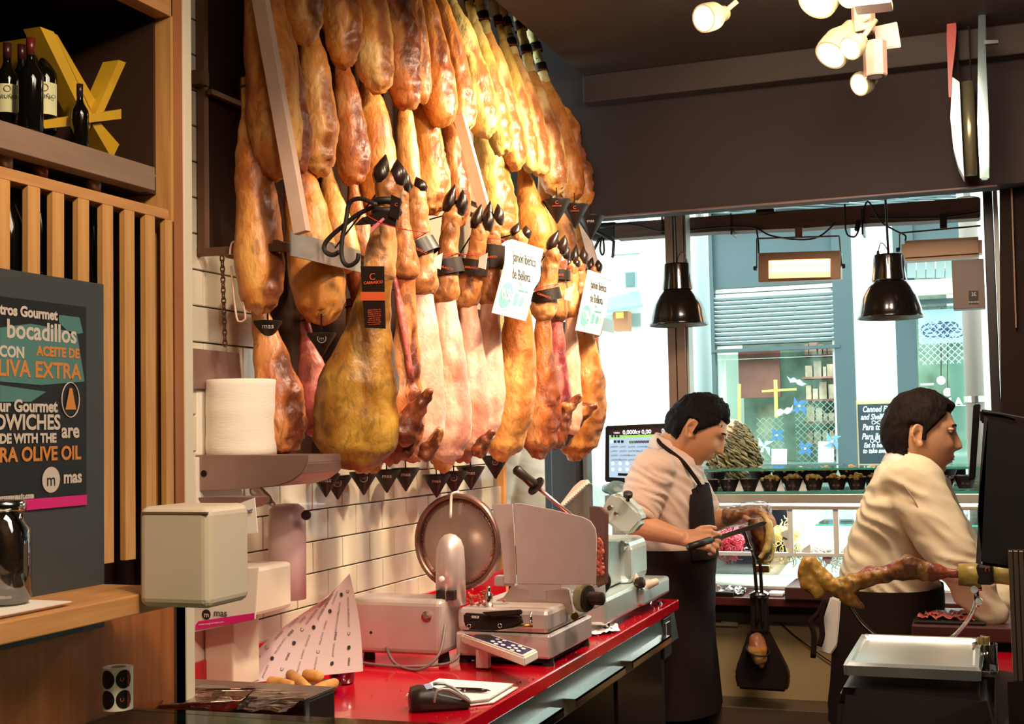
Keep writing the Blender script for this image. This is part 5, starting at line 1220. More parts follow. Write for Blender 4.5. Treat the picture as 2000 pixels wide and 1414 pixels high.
# knife
kn = thing('carving_knife', wrR+V((.1, 0, 0)), 'long narrow carving knife in the right hand of the pink-shirted man', 'knife')
ka, kb_ = Qy(1372, 1060, 4.13), Qy(1497, 1020, 4.34); kd_ = (kb_-ka).normalized(); kl = (kb_-ka).length; up_ = V((0, 0, 1)); up_ = (up_-kd_*up_.dot(kd_)).normalized()
link('handle', tubem([ka-kd_*.06, ka+kd_*.035], .012, 10), BLACK, kn, True)
link('blade', prism([ka+kd_*.03+up_*.008, ka+kd_*(kl-.015)+up_*.007, ka+kd_*kl, ka+kd_*(kl-.01)-up_*.007, ka+kd_*.03-up_*.009], kd_.cross(up_)*.002), mat('dark_blade', '6a5a50', .25, .9), kn)
# ---------------------------------------------------------------- the older man in the cream jacket
m2 = thing('person', V((Qy(1745, 1300, 3.95).x, 3.95, 0)), 'dark-haired man in a cream chef jacket and black apron, looking right at the board', 'person')
HC2 = Qy(1797, 849, 3.95)
M2 = Rm(HC2, .14, .10, 0, 1.0)
sR, eR, wR_ = Qy(1782, 948, 3.78), Qy(1862, 1088, 3.72), Qy(1940, 1212, 3.74)
sL, eL, wL_ = Qy(1790, 940, 4.10), Qy(1880, 1080, 4.14), Qy(1964, 1188, 4.05)
bm = bmesh.new(); head_bm(bm, M2, .82, .7)
chain(bm, [(M2 @ V((-.02, 0, -.04)), .066), (M2 @ V((-.02, 0, -.09)), .060), (Qy(1778, 915, 3.95), .056), (Qy(1765, 960, 3.95), .08)], 18)
chain(bm, [(M2 @ V((.045, 0, -.10)), .034), (M2 @ V((.0, 0, -.125)), .045)], 14)
ell_loft(bm, bend_rows([(930, 1715, 1815, .16), (1000, 1690, 1815, .18), (1080, 1668, 1818, .17), (1160, 1655, 1820, .17)], 3.95, 0))
for a_, b_, c_ in ((sR, eR, wR_), (sL, eL, wL_)):
    chain(bm, [(a_, .055), (b_, .043)], 16); chain(bm, [(b_, .043), (c_, .029)], 16)
hand_bm(bm, wR_, Qy(1985, 1232, 3.74)-wR_, V((0, .2, -1)), (.35, .4, .4, .45), .4, -1, .95, .08)
hand_bm(bm, wL_, Qy(2005, 1200, 4.05)-wL_, V((0, -.2, -1)), (.35, .4, .4, .45), .4, 1, .95, .08)
for s in (-1, 1): chain(bm, [(V((m2.location.x, 3.95+s*.09, .9)), .085), (V((m2.location.x, 3.95+s*.10, .5)), .058), (V((m2.location.x, 3.95+s*.10, .09)), .042)], 14)
me = remesh(bm, .0042, 2, .5); link('body', me, SKIN2, m2, True)
link('hair', hair_mesh(M2, dict(front=.072, nape=-.072, th=.012, rough=.005, seed=5, fr=.006)), HAIR2, m2, True)
eye_parts(m2, M2, SKIN2, HAIR2)
bm = bmesh.new()
ell_loft(bm, bend_rows([(892, 1742, 1795, .07), (904, 1722, 1810, .13), (925, 1706, 1822, .20), (960, 1692, 1828, .225), (1000, 1676, 1828, .22), (1050, 1660, 1828, .20), (1100, 1646, 1832, .195), (1150, 1636, 1838, .20), (1166, 1640, 1832, .19)], 3.95, 0))
for a_, b_, c_ in ((sR, eR, wR_), (sL, eL, wL_)):
    chain(bm, [(a_, .088), (a_.lerp(b_, .5), .078), (b_, .066)], 18); chain(bm, [(b_, .066), (b_.lerp(c_, .5), .058), (b_.lerp(c_, .88), .052)], 18)
me = remesh(bm, .007, 7, .5); wrinkle(me, .010, (.45, .1, .8), 9, 24); link('jacket', me, SHIRT2, m2, True)
def seam(pts, yy, r=.0022): link('seam', tubem([Qy(*p, yy) for p in pts], r, 6, 4), mat('seam_thread', 'b09a78', .8), m2, True)
seam(((1763, 945), (1790, 985), (1812, 1040), (1845, 1098)), 3.682)
cc = Qy(1780, 905, 3.95); link('collar', lathem([(.082, -.03), (.078, 0), (.070, .030), (.066, .028), (.072, 0), (.076, -.03)], cc, (.38, 0, .92), 30), mat('white_collar', 'e4dcd0', .8), m2, True)
link('neck_cord', tubem([Qy(*p) for p in ((1768, 884, 3.885), (1782, 900, 3.862), (1798, 918, 3.858))], .005, 8, 3), APR, m2, True)
me = shell([(1140, 1640, 1836, .205), (1170, 1636, 1838, .205), (1230, 1632, 1838, .21), (1320, 1628, 1842, .22), (1400, 1624, 1846, .23)], 3.95, -PI*.9, PI*.9, .008, 40); wrinkle(me, .006, (.1, .9, .1), 8, 14); link('apron', me, APR, m2, True)
bm = bmesh.new()
for s in (-1, 1): chain(bm, [(V((m2.location.x, 3.95+s*.085, .92)), .12), (V((m2.location.x, 3.95+s*.10, .5)), .09), (V((m2.location.x, 3.95+s*.10, .12)), .075)], 16)
me = remesh(bm, .010, 5); link('trousers', me, APR, m2, True)
for s in (-1, 1):
    bm = bmesh.new(); chain(bm, [(V((m2.location.x-.03, 3.95+s*.10, .055)), .045), (V((m2.location.x+.08, 3.95+s*.10, .045)), .045), (V((m2.location.x+.17, 3.95+s*.10, .035)), .035)]); me = remesh(bm, .008, 4); link('shoe', me, BLACK, m2, True)
link('tucked_cloth', prism([Qy(*p, 3.80) for p in ((1622, 1165), (1642, 1172), (1636, 1260), (1622, 1280), (1598, 1272), (1606, 1215))], (0, .012, 0), .004), mat('white_cloth', 'e0d6c8', .85), m2)
for pts in (((1612, 1170), (1600, 1195), (1584, 1215), (1590, 1240), (1588, 1285)), ((1614, 1172), (1604, 1205), (1606, 1240), (1600, 1262))): link('apron_string', tubem([Qy(*p, 3.78) for p in pts], .004, 6, 4, False, 2.2), APR, m2, True)
# ---------------------------------------------------------------- woman outside, seen from behind
YW = 6.3
wm = thing('person', V((Qy(1435, 900, YW).x, YW, 0)), 'person outside with long curly dark blonde hair and navy top, back turned', 'person')
hc = Qy(1432, 866, YW); kx = YW/F_
bm = bmesh.new(); Mw = Rm(hc, .05, 1.2)
head_bm(bm, Mw, nu=60, nv=44)
chain(bm, [(hc, .06), (hc-V((0, 0, .16)), .055), (hc-V((0, 0, .24)), .08)], 14)
ell_loft(bm, [(hc+V((0, 0, -.24)), .19, .09), (hc+V((0, 0, -.45)), .17, .11), (hc+V((0, 0, -.7)), .16, .11), (hc+V((0, 0, -.85)), .17, .12)])
for s in (-1, 1):
    chain(bm, [(hc+V((s*.19, 0, -.25)), .045), (hc+V((s*.23, -.02, -.55)), .036), (hc+V((s*.17, -.2, -.65)), .03)], 12)
    hand_bm(bm, hc+V((s*.17, -.2, -.65)), V((-s*.4, -1, 0)), V((0, 0, -1)), (.4, .4, .4, .4), .4, s, .9)
    chain(bm, [(hc+V((s*.09, 0, -.8)), .08), (V((hc.x+s*.10, YW, .5)), .055), (V((hc.x+s*.10, YW, .08)), .04)], 12)
link('body', remesh(bm, .007, 2), SKIN2, wm, True)
bm = bmesh.new(); ell_loft(bm, [(hc+V((0, 0, -.19)), .09, .07), (hc+V((0, 0, -.23)), .20, .11), (hc+V((0, 0, -.45)), .185, .125), (hc+V((0, 0, -.72)), .175, .125)])
for s in (-1, 1): chain(bm, [(hc+V((s*.19, 0, -.25)), .058), (hc+V((s*.23, -.02, -.5)), .05)], 12)
link('top', remesh(bm, .010, 4), mat('navy_cloth', '1c1c30', .8), wm, True)
bm = bmesh.new(); ell_loft(bm, [(hc+V((0, 0, -.68)), .165, .12), (hc+V((0, 0, -.85)), .18, .13)])
for s in (-1, 1): chain(bm, [(hc+V((s*.085, 0, -.84)), .10), (V((hc.x+s*.10, YW, .5)), .075), (V((hc.x+s*.10, YW, .1)), .058)], 14)
link('jeans', remesh(bm, .010, 3), mat('dark_jeans', '262638', .85, 0, .2, 40), wm, True)
for s in (-1, 1):
    bm = bmesh.new(); chain(bm, [(V((hc.x+s*.10, YW-.03, .045)), .04), (V((hc.x+s*.10, YW+.14, .035)), .032)]); link('shoe', remesh(bm, .01, 3), BLACK, wm, True)
bm = bmesh.new(); rn = random.Random(8)
for i in range(240):
    a = rn.uniform(0, 2*PI); ph = rn.uniform(.0, 1.35); r0 = .092
    s0 = hc+V((math.cos(a)*math.cos(ph)*r0, math.sin(a)*math.cos(ph)*r0*1.05, math.sin(ph)*.115)); Lc = rn.uniform(.14, .30)
    o = V((math.cos(a), math.sin(a), 0)); pts = []; f0 = rn.uniform(0, 6)
    for k in range(24):
        t = k/23; c = s0+o*(.008*math.sin(t*2.2)+.035*t)-V((0, 0, 1))*(Lc*t*t*.6+Lc*t*.5)
        pts.append(c+V((math.cos(f0+t*24), math.sin(f0+t*24), 0))*.017*(.4+t))
    _tube(bm, pts, .0045, 5, 2)
_blob(bm, hc+V((0, 0, .0)), .085, .09, .105)
link('hair', frombm(bm), mat('curly_blonde', '7a6032', .55, 0, .7, 25), wm, True)
# man outside the side pane, only his pale shirt shows under the hams
YM = 5.5
pm = thing('person', V((Qy(1015, 900, YM).x, YM, 0)), 'person in a beige shirt, only the belly showing below the hams', 'person')
hx = Qy(1012, 700, YM); hz = 1.72
bm = bmesh.new(); Mh = Rm(V((hx.x, YM, 1.66)), .05, 0.4); head_bm(bm, Mh, nu=50, nv=36)
X0 = hx.x
chain(bm, [(V((X0, YM, 1.6)), .06), (V((X0, YM, 1.46)), .07)], 12)
ell_loft(bm, [(V((X0, YM, 1.46)), .09, .10), (V((X0, YM, 1.4)), .11, .18), (V((X0, YM, 1.1)), .12, .17), (V((X0, YM, .9)), .12, .16)])
for s in (-1, 1):
    chain(bm, [(V((X0, YM+s*.2, 1.40)), .05), (V((X0-.02, YM+s*.25, 1.12)), .04), (V((X0+.12, YM+s*.2, .98)), .03)], 12)
    hand_bm(bm, V((X0+.12, YM+s*.2, .98)), V((.9, -s*.2, -.2)), V((0, -s, 0)), (.4, .4, .4, .4), .4, s, .9)
    chain(bm, [(V((X0, YM+s*.09, .88)), .08), (V((X0, YM+s*.1, .5)), .055), (V((X0, YM+s*.1, .08)), .04)], 12)
link('body', remesh(bm, .008, 2), SKIN2, pm, True)
bm = bmesh.new(); pb = Qy(1030, 950, YM)
ell_loft(bm, [(V((X0, YM, 1.50)), .08, .09), (V((X0, YM, 1.44)), .11, .19), (V((X0+.02, YM, 1.3)), .14, .20), (V((X0+.04, YM, 1.2)), .18, .20), (V((X0+.02, YM, 1.10)), .17, .19), (V((X0, YM, 1.0)), .15, .18)])
for s in (-1, 1): chain(bm, [(V((X0, YM+s*.2, 1.41)), .07), (V((X0-.02, YM+s*.25, 1.2)), .06)], 12)
me = remesh(bm, .010, 4); wrinkle(me, .006, (.3, 0, 1), 2, 22); link('shirt', me, mat('beige_shirt', 'cbae96', .85), pm, True)
bm = bmesh.new()
for s in (-1, 1): chain(bm, [(V((X0, YM+s*.08, .93)), .12), (V((X0, YM+s*.1, .5)), .085), (V((X0, YM+s*.1, .1)), .07)], 14)
link('trousers', remesh(bm, .012, 3), APR, pm, True)
for s in (-1, 1):
    bm = bmesh.new(); chain(bm, [(V((X0-.03, YM+s*.10, .05)), .045), (V((X0+.16, YM+s*.10, .04)), .035)]); link('shoe', remesh(bm, .01, 3), BLACK, pm, True)
link('hair', hair_mesh(Mh, dict(front=.058, nape=-.07, th=.012, rough=.005, seed=3)), HAIR2, pm, True)
# ================================================================ FRONT WINDOW: lamps, beam, heaters, display
GL = glass_mat('display_glass', 'eef6f2', .35, .03)
GE = mat('green_glass_edge', '3a9a80', .15, 0, spec=.6)
WSTEEL = mat('pale_steel', 'c8c2b4', .35, .6, .05, 10)
# ---- pendant lamps
BLKL = mat('black_enamel', '1e1610', .18, .35, coat=.6)
def pendant(px, pt_, pb, w2, lab, y=4.70):
    t, b = Qy(px, pt_, y), Qy(px+2, pb, y); h = t.z-b.z; r = w2*y/F_/2; ax = b*1
    ax = V((t.x, y, b.z))
    o = thing('pendant_lamp', V((t.x, y, t.z)), lab, 'lamp', 'black pendant lamps over the display')
    link('shade', lathem([(r*.97, 0), (r*1.0, .002), (r*1.0, .006), (r*.965, .012), (r*.93, h*.14), (r*.82, h*.33), (r*.66, h*.47), (r*.54, h*.555), (r*.5, h*.565), (r*.44, h*.575)], ax, (0, 0, 1), 48, False), BLKL, o, True)
    link('shade_inner', lathem([(r*.955, 0.001), (r*.92, h*.14), (r*.80, h*.33), (r*.64, h*.46), (.01, h*.54)], ax, (0, 0, 1), 40, False), mat('grey_enamel', '8a8478', .4), o, True)
    link('neck_cap', lathem([(r*.53, h*.575), (r*.525, h*.60), (r*.48, h*.75), (r*.45, h*.97), (r*.43, h*.995), (.002, h)], ax, (0, 0, 1), 40), BLKL, o, True); autosm(D.objects['neck_cap'].data, .8)
    link('bulb', lathem([(.002, h*.18), (.03, h*.24), (.035, h*.34), (.018, h*.5), (.016, h*.54)], ax, (0, 0, 1), 18), WHITE, o, True)
    link('cord', tubem([V((t.x, y, t.z)), V((t.x-.006, y, 2.5))], .0042, 8), ROPE, o, True)
    s = 1 if px < 1500 else -1
    link('loose_wire', tubem([V((t.x, y, t.z+.01)), V((t.x+s*.012, y, t.z+.035)), V((t.x+s*.025, y, t.z+.042)), V((t.x+s*.032, y, t.z+.02)), V((t.x+s*.035, y, t.z-.002))], .0018, 6, 4), ROPE, o, True)
    link('plug', lathem([(.007, 0), (.004, .02)], V((t.x+s*.035, y, t.z-.004)), (0, 0, 1), 10), BLACK, o)
    return o
pendant(1322, 515, 636, 118, 'black bell-shaped pendant lamp, left of the two over the window')
pendant(1735, 497, 622, 122, 'black bell-shaped pendant lamp, right of the two over the window')
# ---- beam
BEAM = mat('dark_beam_wood', '5e4030', .7, 0, .25, 6, .4, 20, stretch=(1, 10, 10))
bmn = thing('beam', Qy(1550, 430, 4.95), 'dark wooden beam crossing the top of the window, wires wrapped along it', 'beam')
me = prism([Qy(*p, 4.93) for p in ((1200, 435), (1400, 421), (1700, 400), (1915, 384), (1915, 425), (1800, 432), (1700, 436), (1560, 446), (1400, 452), (1200, 466))], (0, .09, 0), .004); link('timber', me, BEAM, bmn)
link('dark_end', boxm(Qy(1152, 470, 4.96), Qy(1204, 432, 4.96)+V((0, .05, 0)), .012), DKM, bmn)
for pts in (((1172, 445), (1230, 438), (1300, 452), (1400, 444), (1470, 444), (1505, 460), (1560, 468), (1600, 462), (1632, 435)), ((1650, 398), (1652, 450), (1662, 462), (1675, 455), (1690, 400), (1700, 398), (1720, 432), (1748, 450), (1768, 460), (1768, 470)), ((1700, 425), (1760, 426), (1840, 424), (1915, 414)), ((1477, 445), (1481, 470), (1482, 495))):
    link('wire', tubem([Qy(*p, 4.915) for p in pts], .0035, 6, 4), ROPE, bmn, True)
link('transformer', prism([Qy(*p, 4.91) for p in ((1672, 430), (1683, 428), (1676, 452), (1668, 450))], (0, .012, 0), .003), BLACK, bmn)
for px in (1292, 1427, 1683): link('cable_tie', boxm(Qy(px, 458, 4.925), Qy(px+2, 408 if px > 1600 else 416, 4.925)+V((0, .1, 0))), BLACK, bmn)
link('junction_box', boxm(Qy(1475, 419, 4.91), Qy(1512, 406, 4.91)+V((0, .03, 0)), .006), BLACK, bmn)
# small bracket with hanging hook at the left end
bk = thing('wall_bracket', Qy(1170, 460, 4.6), 'small dark bracket with a hanging hook right of the ham rack', 'bracket')
for pts in (((1150, 445), (1180, 460), (1199, 470)), ((1172, 464), (1159, 490)), ((1199, 470), (1197, 500), (1195, 503))): link('arm', tubem([Qy(*p, 4.6) for p in pts], .006, 8), mat('grey_dark_metal', '4a4c4a', .5, .5), bk, True)
link('hook', tubem([Qy(*p, 4.6) for p in ((1175, 462), (1172, 485), (1176, 498), (1180, 490), (1178, 465))], .004, 8, 3), BLACK, bk, True)
# ---- infra-red heaters
HM = mat('heater_bronze', '7a5f4a', .4, .6)
ih = thing('infrared_heater', Qy(1560, 520, 4.9), 'glowing infrared heater hanging under the beam between the two pendant lamps', 'heater', 'heaters under the beam')
link('casing', prism([Qy(*p, 4.88) for p in ((1481, 494), (1641, 489), (1642, 545), (1481, 551))], (0, .07, 0), .003), HM, ih)
link('opening', prism([Qy(*p, 4.876) for p in ((1501, 508), (1622, 504), (1622, 542), (1501, 545))], (0, .006, 0)), mat('glow_reflector', 'ffb070', .4, emis=2.2), ih)
for q in (514, 527): link('heating_tube', tubem([Qy(1504, q, 4.87), Qy(1620, q-3, 4.87)], .0075, 10), mat('glow_tube', 'ffd8a8', .4, emis=6), ih, True)
link('frame_lip', tubem([Qy(*p, 4.872) for p in ((1501, 508), (1622, 504), (1622, 542), (1501, 545))], .0025, 6, 0, True), HM, ih)
link('bracket_bar', tubem([Qy(1478, 466, 4.9), Qy(1639, 461, 4.9)], .0035, 6), HM, ih); link('bracket_arm', tubem([Qy(1478, 466, 4.9), Qy(1478, 524, 4.9)], .003, 6), HM, ih); link('bracket_arm', tubem([Qy(1639, 461, 4.9), Qy(1644, 520, 4.9)], .003, 6), HM, ih)
link('mount', boxm(Qy(1553, 463, 4.9), Qy(1567, 443, 4.9)+V((0, .02, 0))), HM, ih)
for px, q in ((1478, 524), (1645, 520)): link('wing_bolt', lathem([(.010, 0), (.008, .012)], Qy(px, q, 4.9), (-1 if px < 1500 else 1, 0, 0), 10), BLACK, ih)
i2 = thing('infrared_heater', Qy(1840, 485, 4.9), 'unlit bronze infrared heater at the right end of the beam', 'heater', 'heaters under the beam')
link('casing', prism([Qy(*p, 4.85) for p in ((1760, 470), (1918, 461), (1919, 500), (1761, 510))], (0, .09, 0), .012), HM, i2)
link('bracket_bar', tubem([Qy(1760, 455, 4.9), Qy(1915, 441, 4.9)], .0035, 6), HM, i2); link('mount', boxm(Qy(1836, 446, 4.9), Qy(1849, 418, 4.9)+V((0, .02, 0))), DKM, i2)
link('bracket_arm', tubem([Qy(1757, 455, 4.9), Qy(1757, 490, 4.9)], .003, 6), HM, i2); link('wing_bolt', lathem([(.010, 0), (.008, .012)], Qy(1757, 488, 4.9), (-1, 0, 0), 10), BLACK, i2)
sb = thing('switch_box', Qy(1890, 555, 4.8), 'taupe metal box with a small black sticker, right beneath the unlit heater', 'box')
link('case', boxm(Qy(1862, 604, 4.78), Qy(1921, 505, 4.78)+V((0, .08, 0)), .002), mat('taupe_box', '6e5c4e', .5), sb)
link('sticker', prism([Qy(*p, 4.778) for p in ((1892, 568), (1911, 568), (1911, 594), (1892, 594))], (0, .001, 0)), BLACK, sb)
text('3E', .018, INK, Qy(1902, 575, 4.776), V((1, 0, 0)), CU, sb, align='CENTER'); text('MANNS', .010, INK, Qy(1902, 590, 4.776), V((1, 0, 0)), CU, sb, align='CENTER')
# ---- spotlights on the ceiling
LAMPG = mat('lamp_glow', 'fff2c8', .3, emis=9); LB = mat('lamp_body', 'b8ac84', .4, .3); LP = mat('pink_white_box', 'b08a78', .4)
def can_spot(px, py, y, r, d, L, lab, body=LB, stem=None, r2=None):
    c = Qy(px, py, y); d = V(d).normalized()
    o = thing('ceiling_spotlight', c, lab, 'spotlight', 'ceiling spotlights'); r2 = r2 or r*.6
    link('housing', lathem([(r*.92, .0), (r, .0), (r*1.0, -L*.45), (r*.97, -L*.5), (r2, -L*.8), (r2*.9, -L), (.001, -L)], c, d, 32), body, o, True); autosm(D.objects[o.children[0].name].data if o.children else o.children[0].data, .7)
    link('lens', lathem([(r*.86, .001), (r*.6, .004), (.001, .006)], c, d, 28), LAMPG, o, True)
    for s in range(3): link('fin_ring', lathem([(r*1.03, -L*(.08+.09*s)), (r*1.03, -L*(.11+.09*s))], c, d, 28), body, o)
    if stem:
        link('stem', tubem([c-d*L*.9, stem], .008, 8), body, o, True)
    return o
can_spot(1374, 36, 3.55, .040, CAM*0+V((-.42, -.78, -.32)), .10, 'warm round spotlight with ribbed neck, alone at the left of the ceiling', stem=Qy(1440, 2, 3.62))
can_spot(1595, 5, 3.42, .052, V((-.35, -.55, -.75)), .12, 'large spotlight cut by the top edge, left of the pale driver boxes', stem=Qy(1640, -20, 3.42))
can_spot(1622, 108, 3.7, .048, V((-.45, -.55, -.75)), .13, 'large lower-left spotlight of the cluster near the hanging sign', stem=Qy(1700, 30, 3.7))
can_spot(1660, 95, 3.62, .034, V((-.5, -.65, -.55)), .06, 'spotlight in the middle of the cluster, overlapping the lower-left one', stem=Qy(1710, 40, 3.7))
can_spot(1678, 165, 3.8, .034, V((-.6, -.7, -.4)), .06, 'lowest small spotlight of the cluster', stem=Qy(1712, 120, 3.8))
can_spot(1655, -4, 3.4, .030, V((-.4, -.6, -.6)), .06, 'small spotlight at the very top, partly outside the picture', stem=Qy(1700, -20, 3.4))
for k, (px, py, w_, h_) in enumerate(((1687, 40, 46, 50), (1710, 125, 44, 40))):
    o = thing('spotlight_driver', Qy(px, py, 3.75), ['octagonal pinkish driver box at the top of the spotlight cluster', 'octagonal pinkish driver box low in the spotlight cluster'][k], 'light fitting', 'spotlight drivers')
    c = Qy(px, py+18, 3.75); link('casing', lathem([(.031, 0), (.033, .004), (.033, .10)], c-V((0, 0, .01)), (0, 0, 1), 8), LP, o)
    link('vent_ring', lathem([(.022, -.001), (.026, -.001)], c-V((0, 0, .011)), (0, 0, 1), 8, False), BLACKM, o)
o = thing('track_box', Qy(1730, 70, 4.0), 'pale rectangular track plate right of the spotlight cluster', 'light fitting')
link('plate', prism([Qy(*p, 3.82) for p in ((1706, 52), (1752, 42), (1760, 92), (1693, 100), (1712, 80))], (0, .05, 0), .002), LP, o)
link('rating_label', prism([Qy(*p, 3.818) for p in ((1730, 85), (1750, 82), (1750, 90), (1730, 92))], (0, .001, 0)), mat('grey_label', 'a89488', .6), o)
link('arm', prism([Qy(*p, 3.4) for p in ((1668, -10), (1740, -10), (1740, 4), (1668, 12))], (0, .08, 0), .002), LP, o)
# ---- hanging round sign, edge on, and glass rail at the right
hs_ = thing('hanging_sign', Qy(1868, 160, 4.2), 'edge-on curved light sign, red above and white below, near the right frame', 'sign')
for nm, pts, m in (('red_band', ((1850, -20), (1864, -20), (1868, 60), (1866, 90), (1860, 140), (1857, 190), (1853, 190), (1849, 80)), mat('sign_red', 'a83a28', .4)), ('white_band', ((1868, -30), (1880, -30), (1877, 32), (1868, 0)), mat('sign_white', 'd8e4e4', .3)), ('white_face', ((1860, 150), (1874, 160), (1878, 250), (1883, 346), (1872, 325), (1862, 290), (1856, 230)), mat('sign_white', 'd8e4e4', .3))):
    link(nm, prism([Qy(*p, 4.25) for p in pts], (0, .10, 0), .001), m, hs_)
link('hanger', tubem([Qy(1872, 160, 4.3), V((Qy(1872, 160, 4.3).x, 4.3, 2.77))], .004, 6), DKM, hs_)
pp_ = thing('steel_tube', Qy(1897, 250, 4.3), 'short brushed tube hanging before the dark fascia at the right', 'tube')
link('tube', lathem([(.020, 0), (.020, .30)], Qy(1897, 342, 4.3), (0, 0, 1), 20), mat('olive_tube', '9a9070', .3, .7), pp_, True)
link('hanger', tubem([Qy(1897, 165, 4.3), V((Qy(1897, 165, 4.3).x, 4.3, 2.77))], .003, 6), DKM, pp_)
gd = thing('glass_door_edge', Qy(1918, 200, 4.2), 'glossy rounded glass and chrome edge along the right dark frame', 'door')
link('chrome_edge', prism([Qy(*p, 4.2) for p in ((1911, -20), (1925, -20), (1926, 120), (1932, 250), (1932, 350), (1914, 350), (1909, 240))], (0, .03, 0), .004), mat('cyan_steel', 'a8c0c0', .12, .9), gd)
link('hinge', prism([Qy(*p, 4.15) for p in ((1922, 78), (1950, 78), (1950, 84), (1922, 86))], (0, .02, 0)), CHROME, gd)
# ---- fitted display on the worktop
vd = thing('display_counter', V((-.55, 5.0, .89)), 'lit refrigerated glass display on the window worktop behind the two men', 'display case')
xl, xr = -1.10, .12
link('top_glass', boxm((xl, 4.84, 1.338), (xr, 5.22, 1.345)), GL, vd); link('top_glass_edge', boxm((xl, 4.836, 1.338), (xr, 4.8395, 1.345)), GE, vd)
link('lower_glass', boxm((xl, 4.86, 1.252), (xr, 5.24, 1.259)), GL, vd); link('lower_glass_edge', boxm((xl, 4.856, 1.252), (xr, 4.8595, 1.259)), GE, vd)
link('glass_front', boxm((xl, 5.235, 1.255), (xr, 5.241, 1.335)), GL, vd)
for x in (xl+.01, -.45, xr-.02): link('shelf_post', boxm((x, 5.18, 1.26), (x+.008, 5.188, 1.337)), CHROME, vd)
link('steel_rail', boxm((xl, 4.845, 1.215), (xr, 4.90, 1.250), .003), WSTEEL, vd); link('steel_rail', boxm((xl, 4.84, 1.192), (xr, 4.87, 1.207), .003), WSTEEL, vd)
link('canopy', boxm((xl, 4.90, 1.222), (xr, 5.26, 1.248), .002), WSTEEL, vd)
link('led_tube', tubem([V((xl+.03, 4.93, 1.212)), V((xr-.03, 4.93, 1.212))], .007, 8), mat('led_cool', 'f4faff', .4, emis=8), vd, True)
link('led_tube', tubem([V((xl+.03, 5.18, 1.212)), V((xr-.03, 5.18, 1.212))], .007, 8), mat('led_cool', 'f4faff', .4, emis=8), vd, True)
FRW = mat('white_frame', 'e8e8e0', .4)
for px in (1545, 1634, 1878): 
    p = Qy(px, 1050, 4.86); link('door_frame', boxm((p.x-.010, 4.85, 1.03), (p.x+.010, 4.87, 1.192), .002), FRW, vd)
link('door_rail', boxm((xl, 4.85, 1.018), (xr, 4.875, 1.032), .002), FRW, vd); link('inner_shelf', boxm((xl, 4.88, 1.022), (xr, 5.24, 1.028)), GL, vd)
link('shelf_glass', boxm((-.62, 4.95, 1.125), (xr, 5.22, 1.131)), GL, vd); link('shelf_glass_edge', boxm((-.62, 4.947, 1.125), (xr, 4.9495, 1.131)), GE, vd)
link('front_pane', boxm((xl, 5.245, .90), (xr, 5.25, 1.222)), GL, vd); link('floor_tray', boxm((xl, 4.86, .896), (xr, 5.24, .905)), FRW, vd)
for x in (xl, xr-.006): link('end_pane', boxm((x, 4.87, .905), (x+.006, 5.24, 1.222)), GL, vd)
# bowls
TXT = mat('pinkish_print', '8a6a64', .6)
rb = random.Random(2)
def bowl(px, py, y, lab, content, w_=41):
    b = Qy(px, py, y); k = y/F_; r = w_*k/2; h = 23*k
    o = thing('snack_bowl', b, lab, 'bowl', 'black paper bowls in the display')
    bm = bmesh.new(); n = 24
    def ring(rr, z): return [b+V((math.cos(2*PI*j/n)*rr*(1+.05*math.cos(8*PI*j/n)), math.sin(2*PI*j/n)*rr*(1+.05*math.cos(8*PI*j/n)), z)) for j in range(n)]
    _rings(bm, [ring(r*.55, 0), ring(r*.62, 0), ring(r, h), ring(r*.95, h), ring(r*.6, .006)])
    link('bowl', frombm(bm), mat('brown_black_paper', '2a1a16', .5), o)
    text('mas', .016, TXT, b+V((0, -r*.80, h*.42)), V((1, 0, 0)), V((0, -.3, 1)), o, align='CENTER', ext=.0001)
    bm = bmesh.new()
    for i in range(26 if content else 10):
        a = rb.uniform(0, 2*PI); q = math.sqrt(rb.random())*r*.85; hh = h*.85+(1-(q/r)**2)*.022*rb.uniform(.4, 1)*(1 if content else .3)
        T = Matrix.Translation(b+V((math.cos(a)*q, math.sin(a)*q, hh))) @ Matrix.Rotation(rb.uniform(0, 3), 4, 'Z') @ Matrix.Rotation(rb.uniform(-.8, .8), 4, 'X')
        bmesh.ops.create_uvsphere(bm, u_segments=7, v_segments=4, radius=1, matrix=T @ Matrix.Diagonal((rb.uniform(.008, .016), .008, rb.uniform(.004, .008), 1)))
    _blob(bm, b+V((0, 0, h*.8)), r*.85, r*.85, .008, None, 12, 6)
    link('snacks', frombm(bm), [mat('pink_snack', 'b08a78', .6, 0, .3, 60), mat('gold_snack', 'e0a43c', .5, 0, .4, 60), mat('cream_snack', 'ecca84', .5, 0, .3, 60)][content], o, True, kind='stuff')
low = [(1388, 0), (1424, 0), (1462, 0), (1506, 1), (1549, 1), (1590, 1), (1635, 1), (1674, 1), (1714, 1), (1845, 0), (1886, 0)]
up = [(1398, 0), (1485, 2), (1530, 2), (1572, 2), (1613, 1), (1662, 1), (1702, 1), (1846, 0)]
for i, (px, c) in enumerate(low): bowl(px, 957-.012*(px-1600), 4.93, 'black snack bowl in the lower line under the glass, %s from the left' % ORD[i], c, 38)
for i, (px, c) in enumerate(up):
    bowl(px, 942-.012*(px-1600), 5.06, 'black snack bowl in the raised line behind, %s from the left' % ORD[i], c, 43)
rs = thing('bowl_riser', V((-.5, 5.07, 1.26)), 'pale riser carrying the rear line of snack bowls', 'riser')
link('riser', boxm((xl+.02, 5.02, 1.2595), (xr-.03, 5.16, Qy(1600, 943.5, 5.06).z), .002), glass_mat('riser_glass', 'e4ece8', .2, .1), rs)
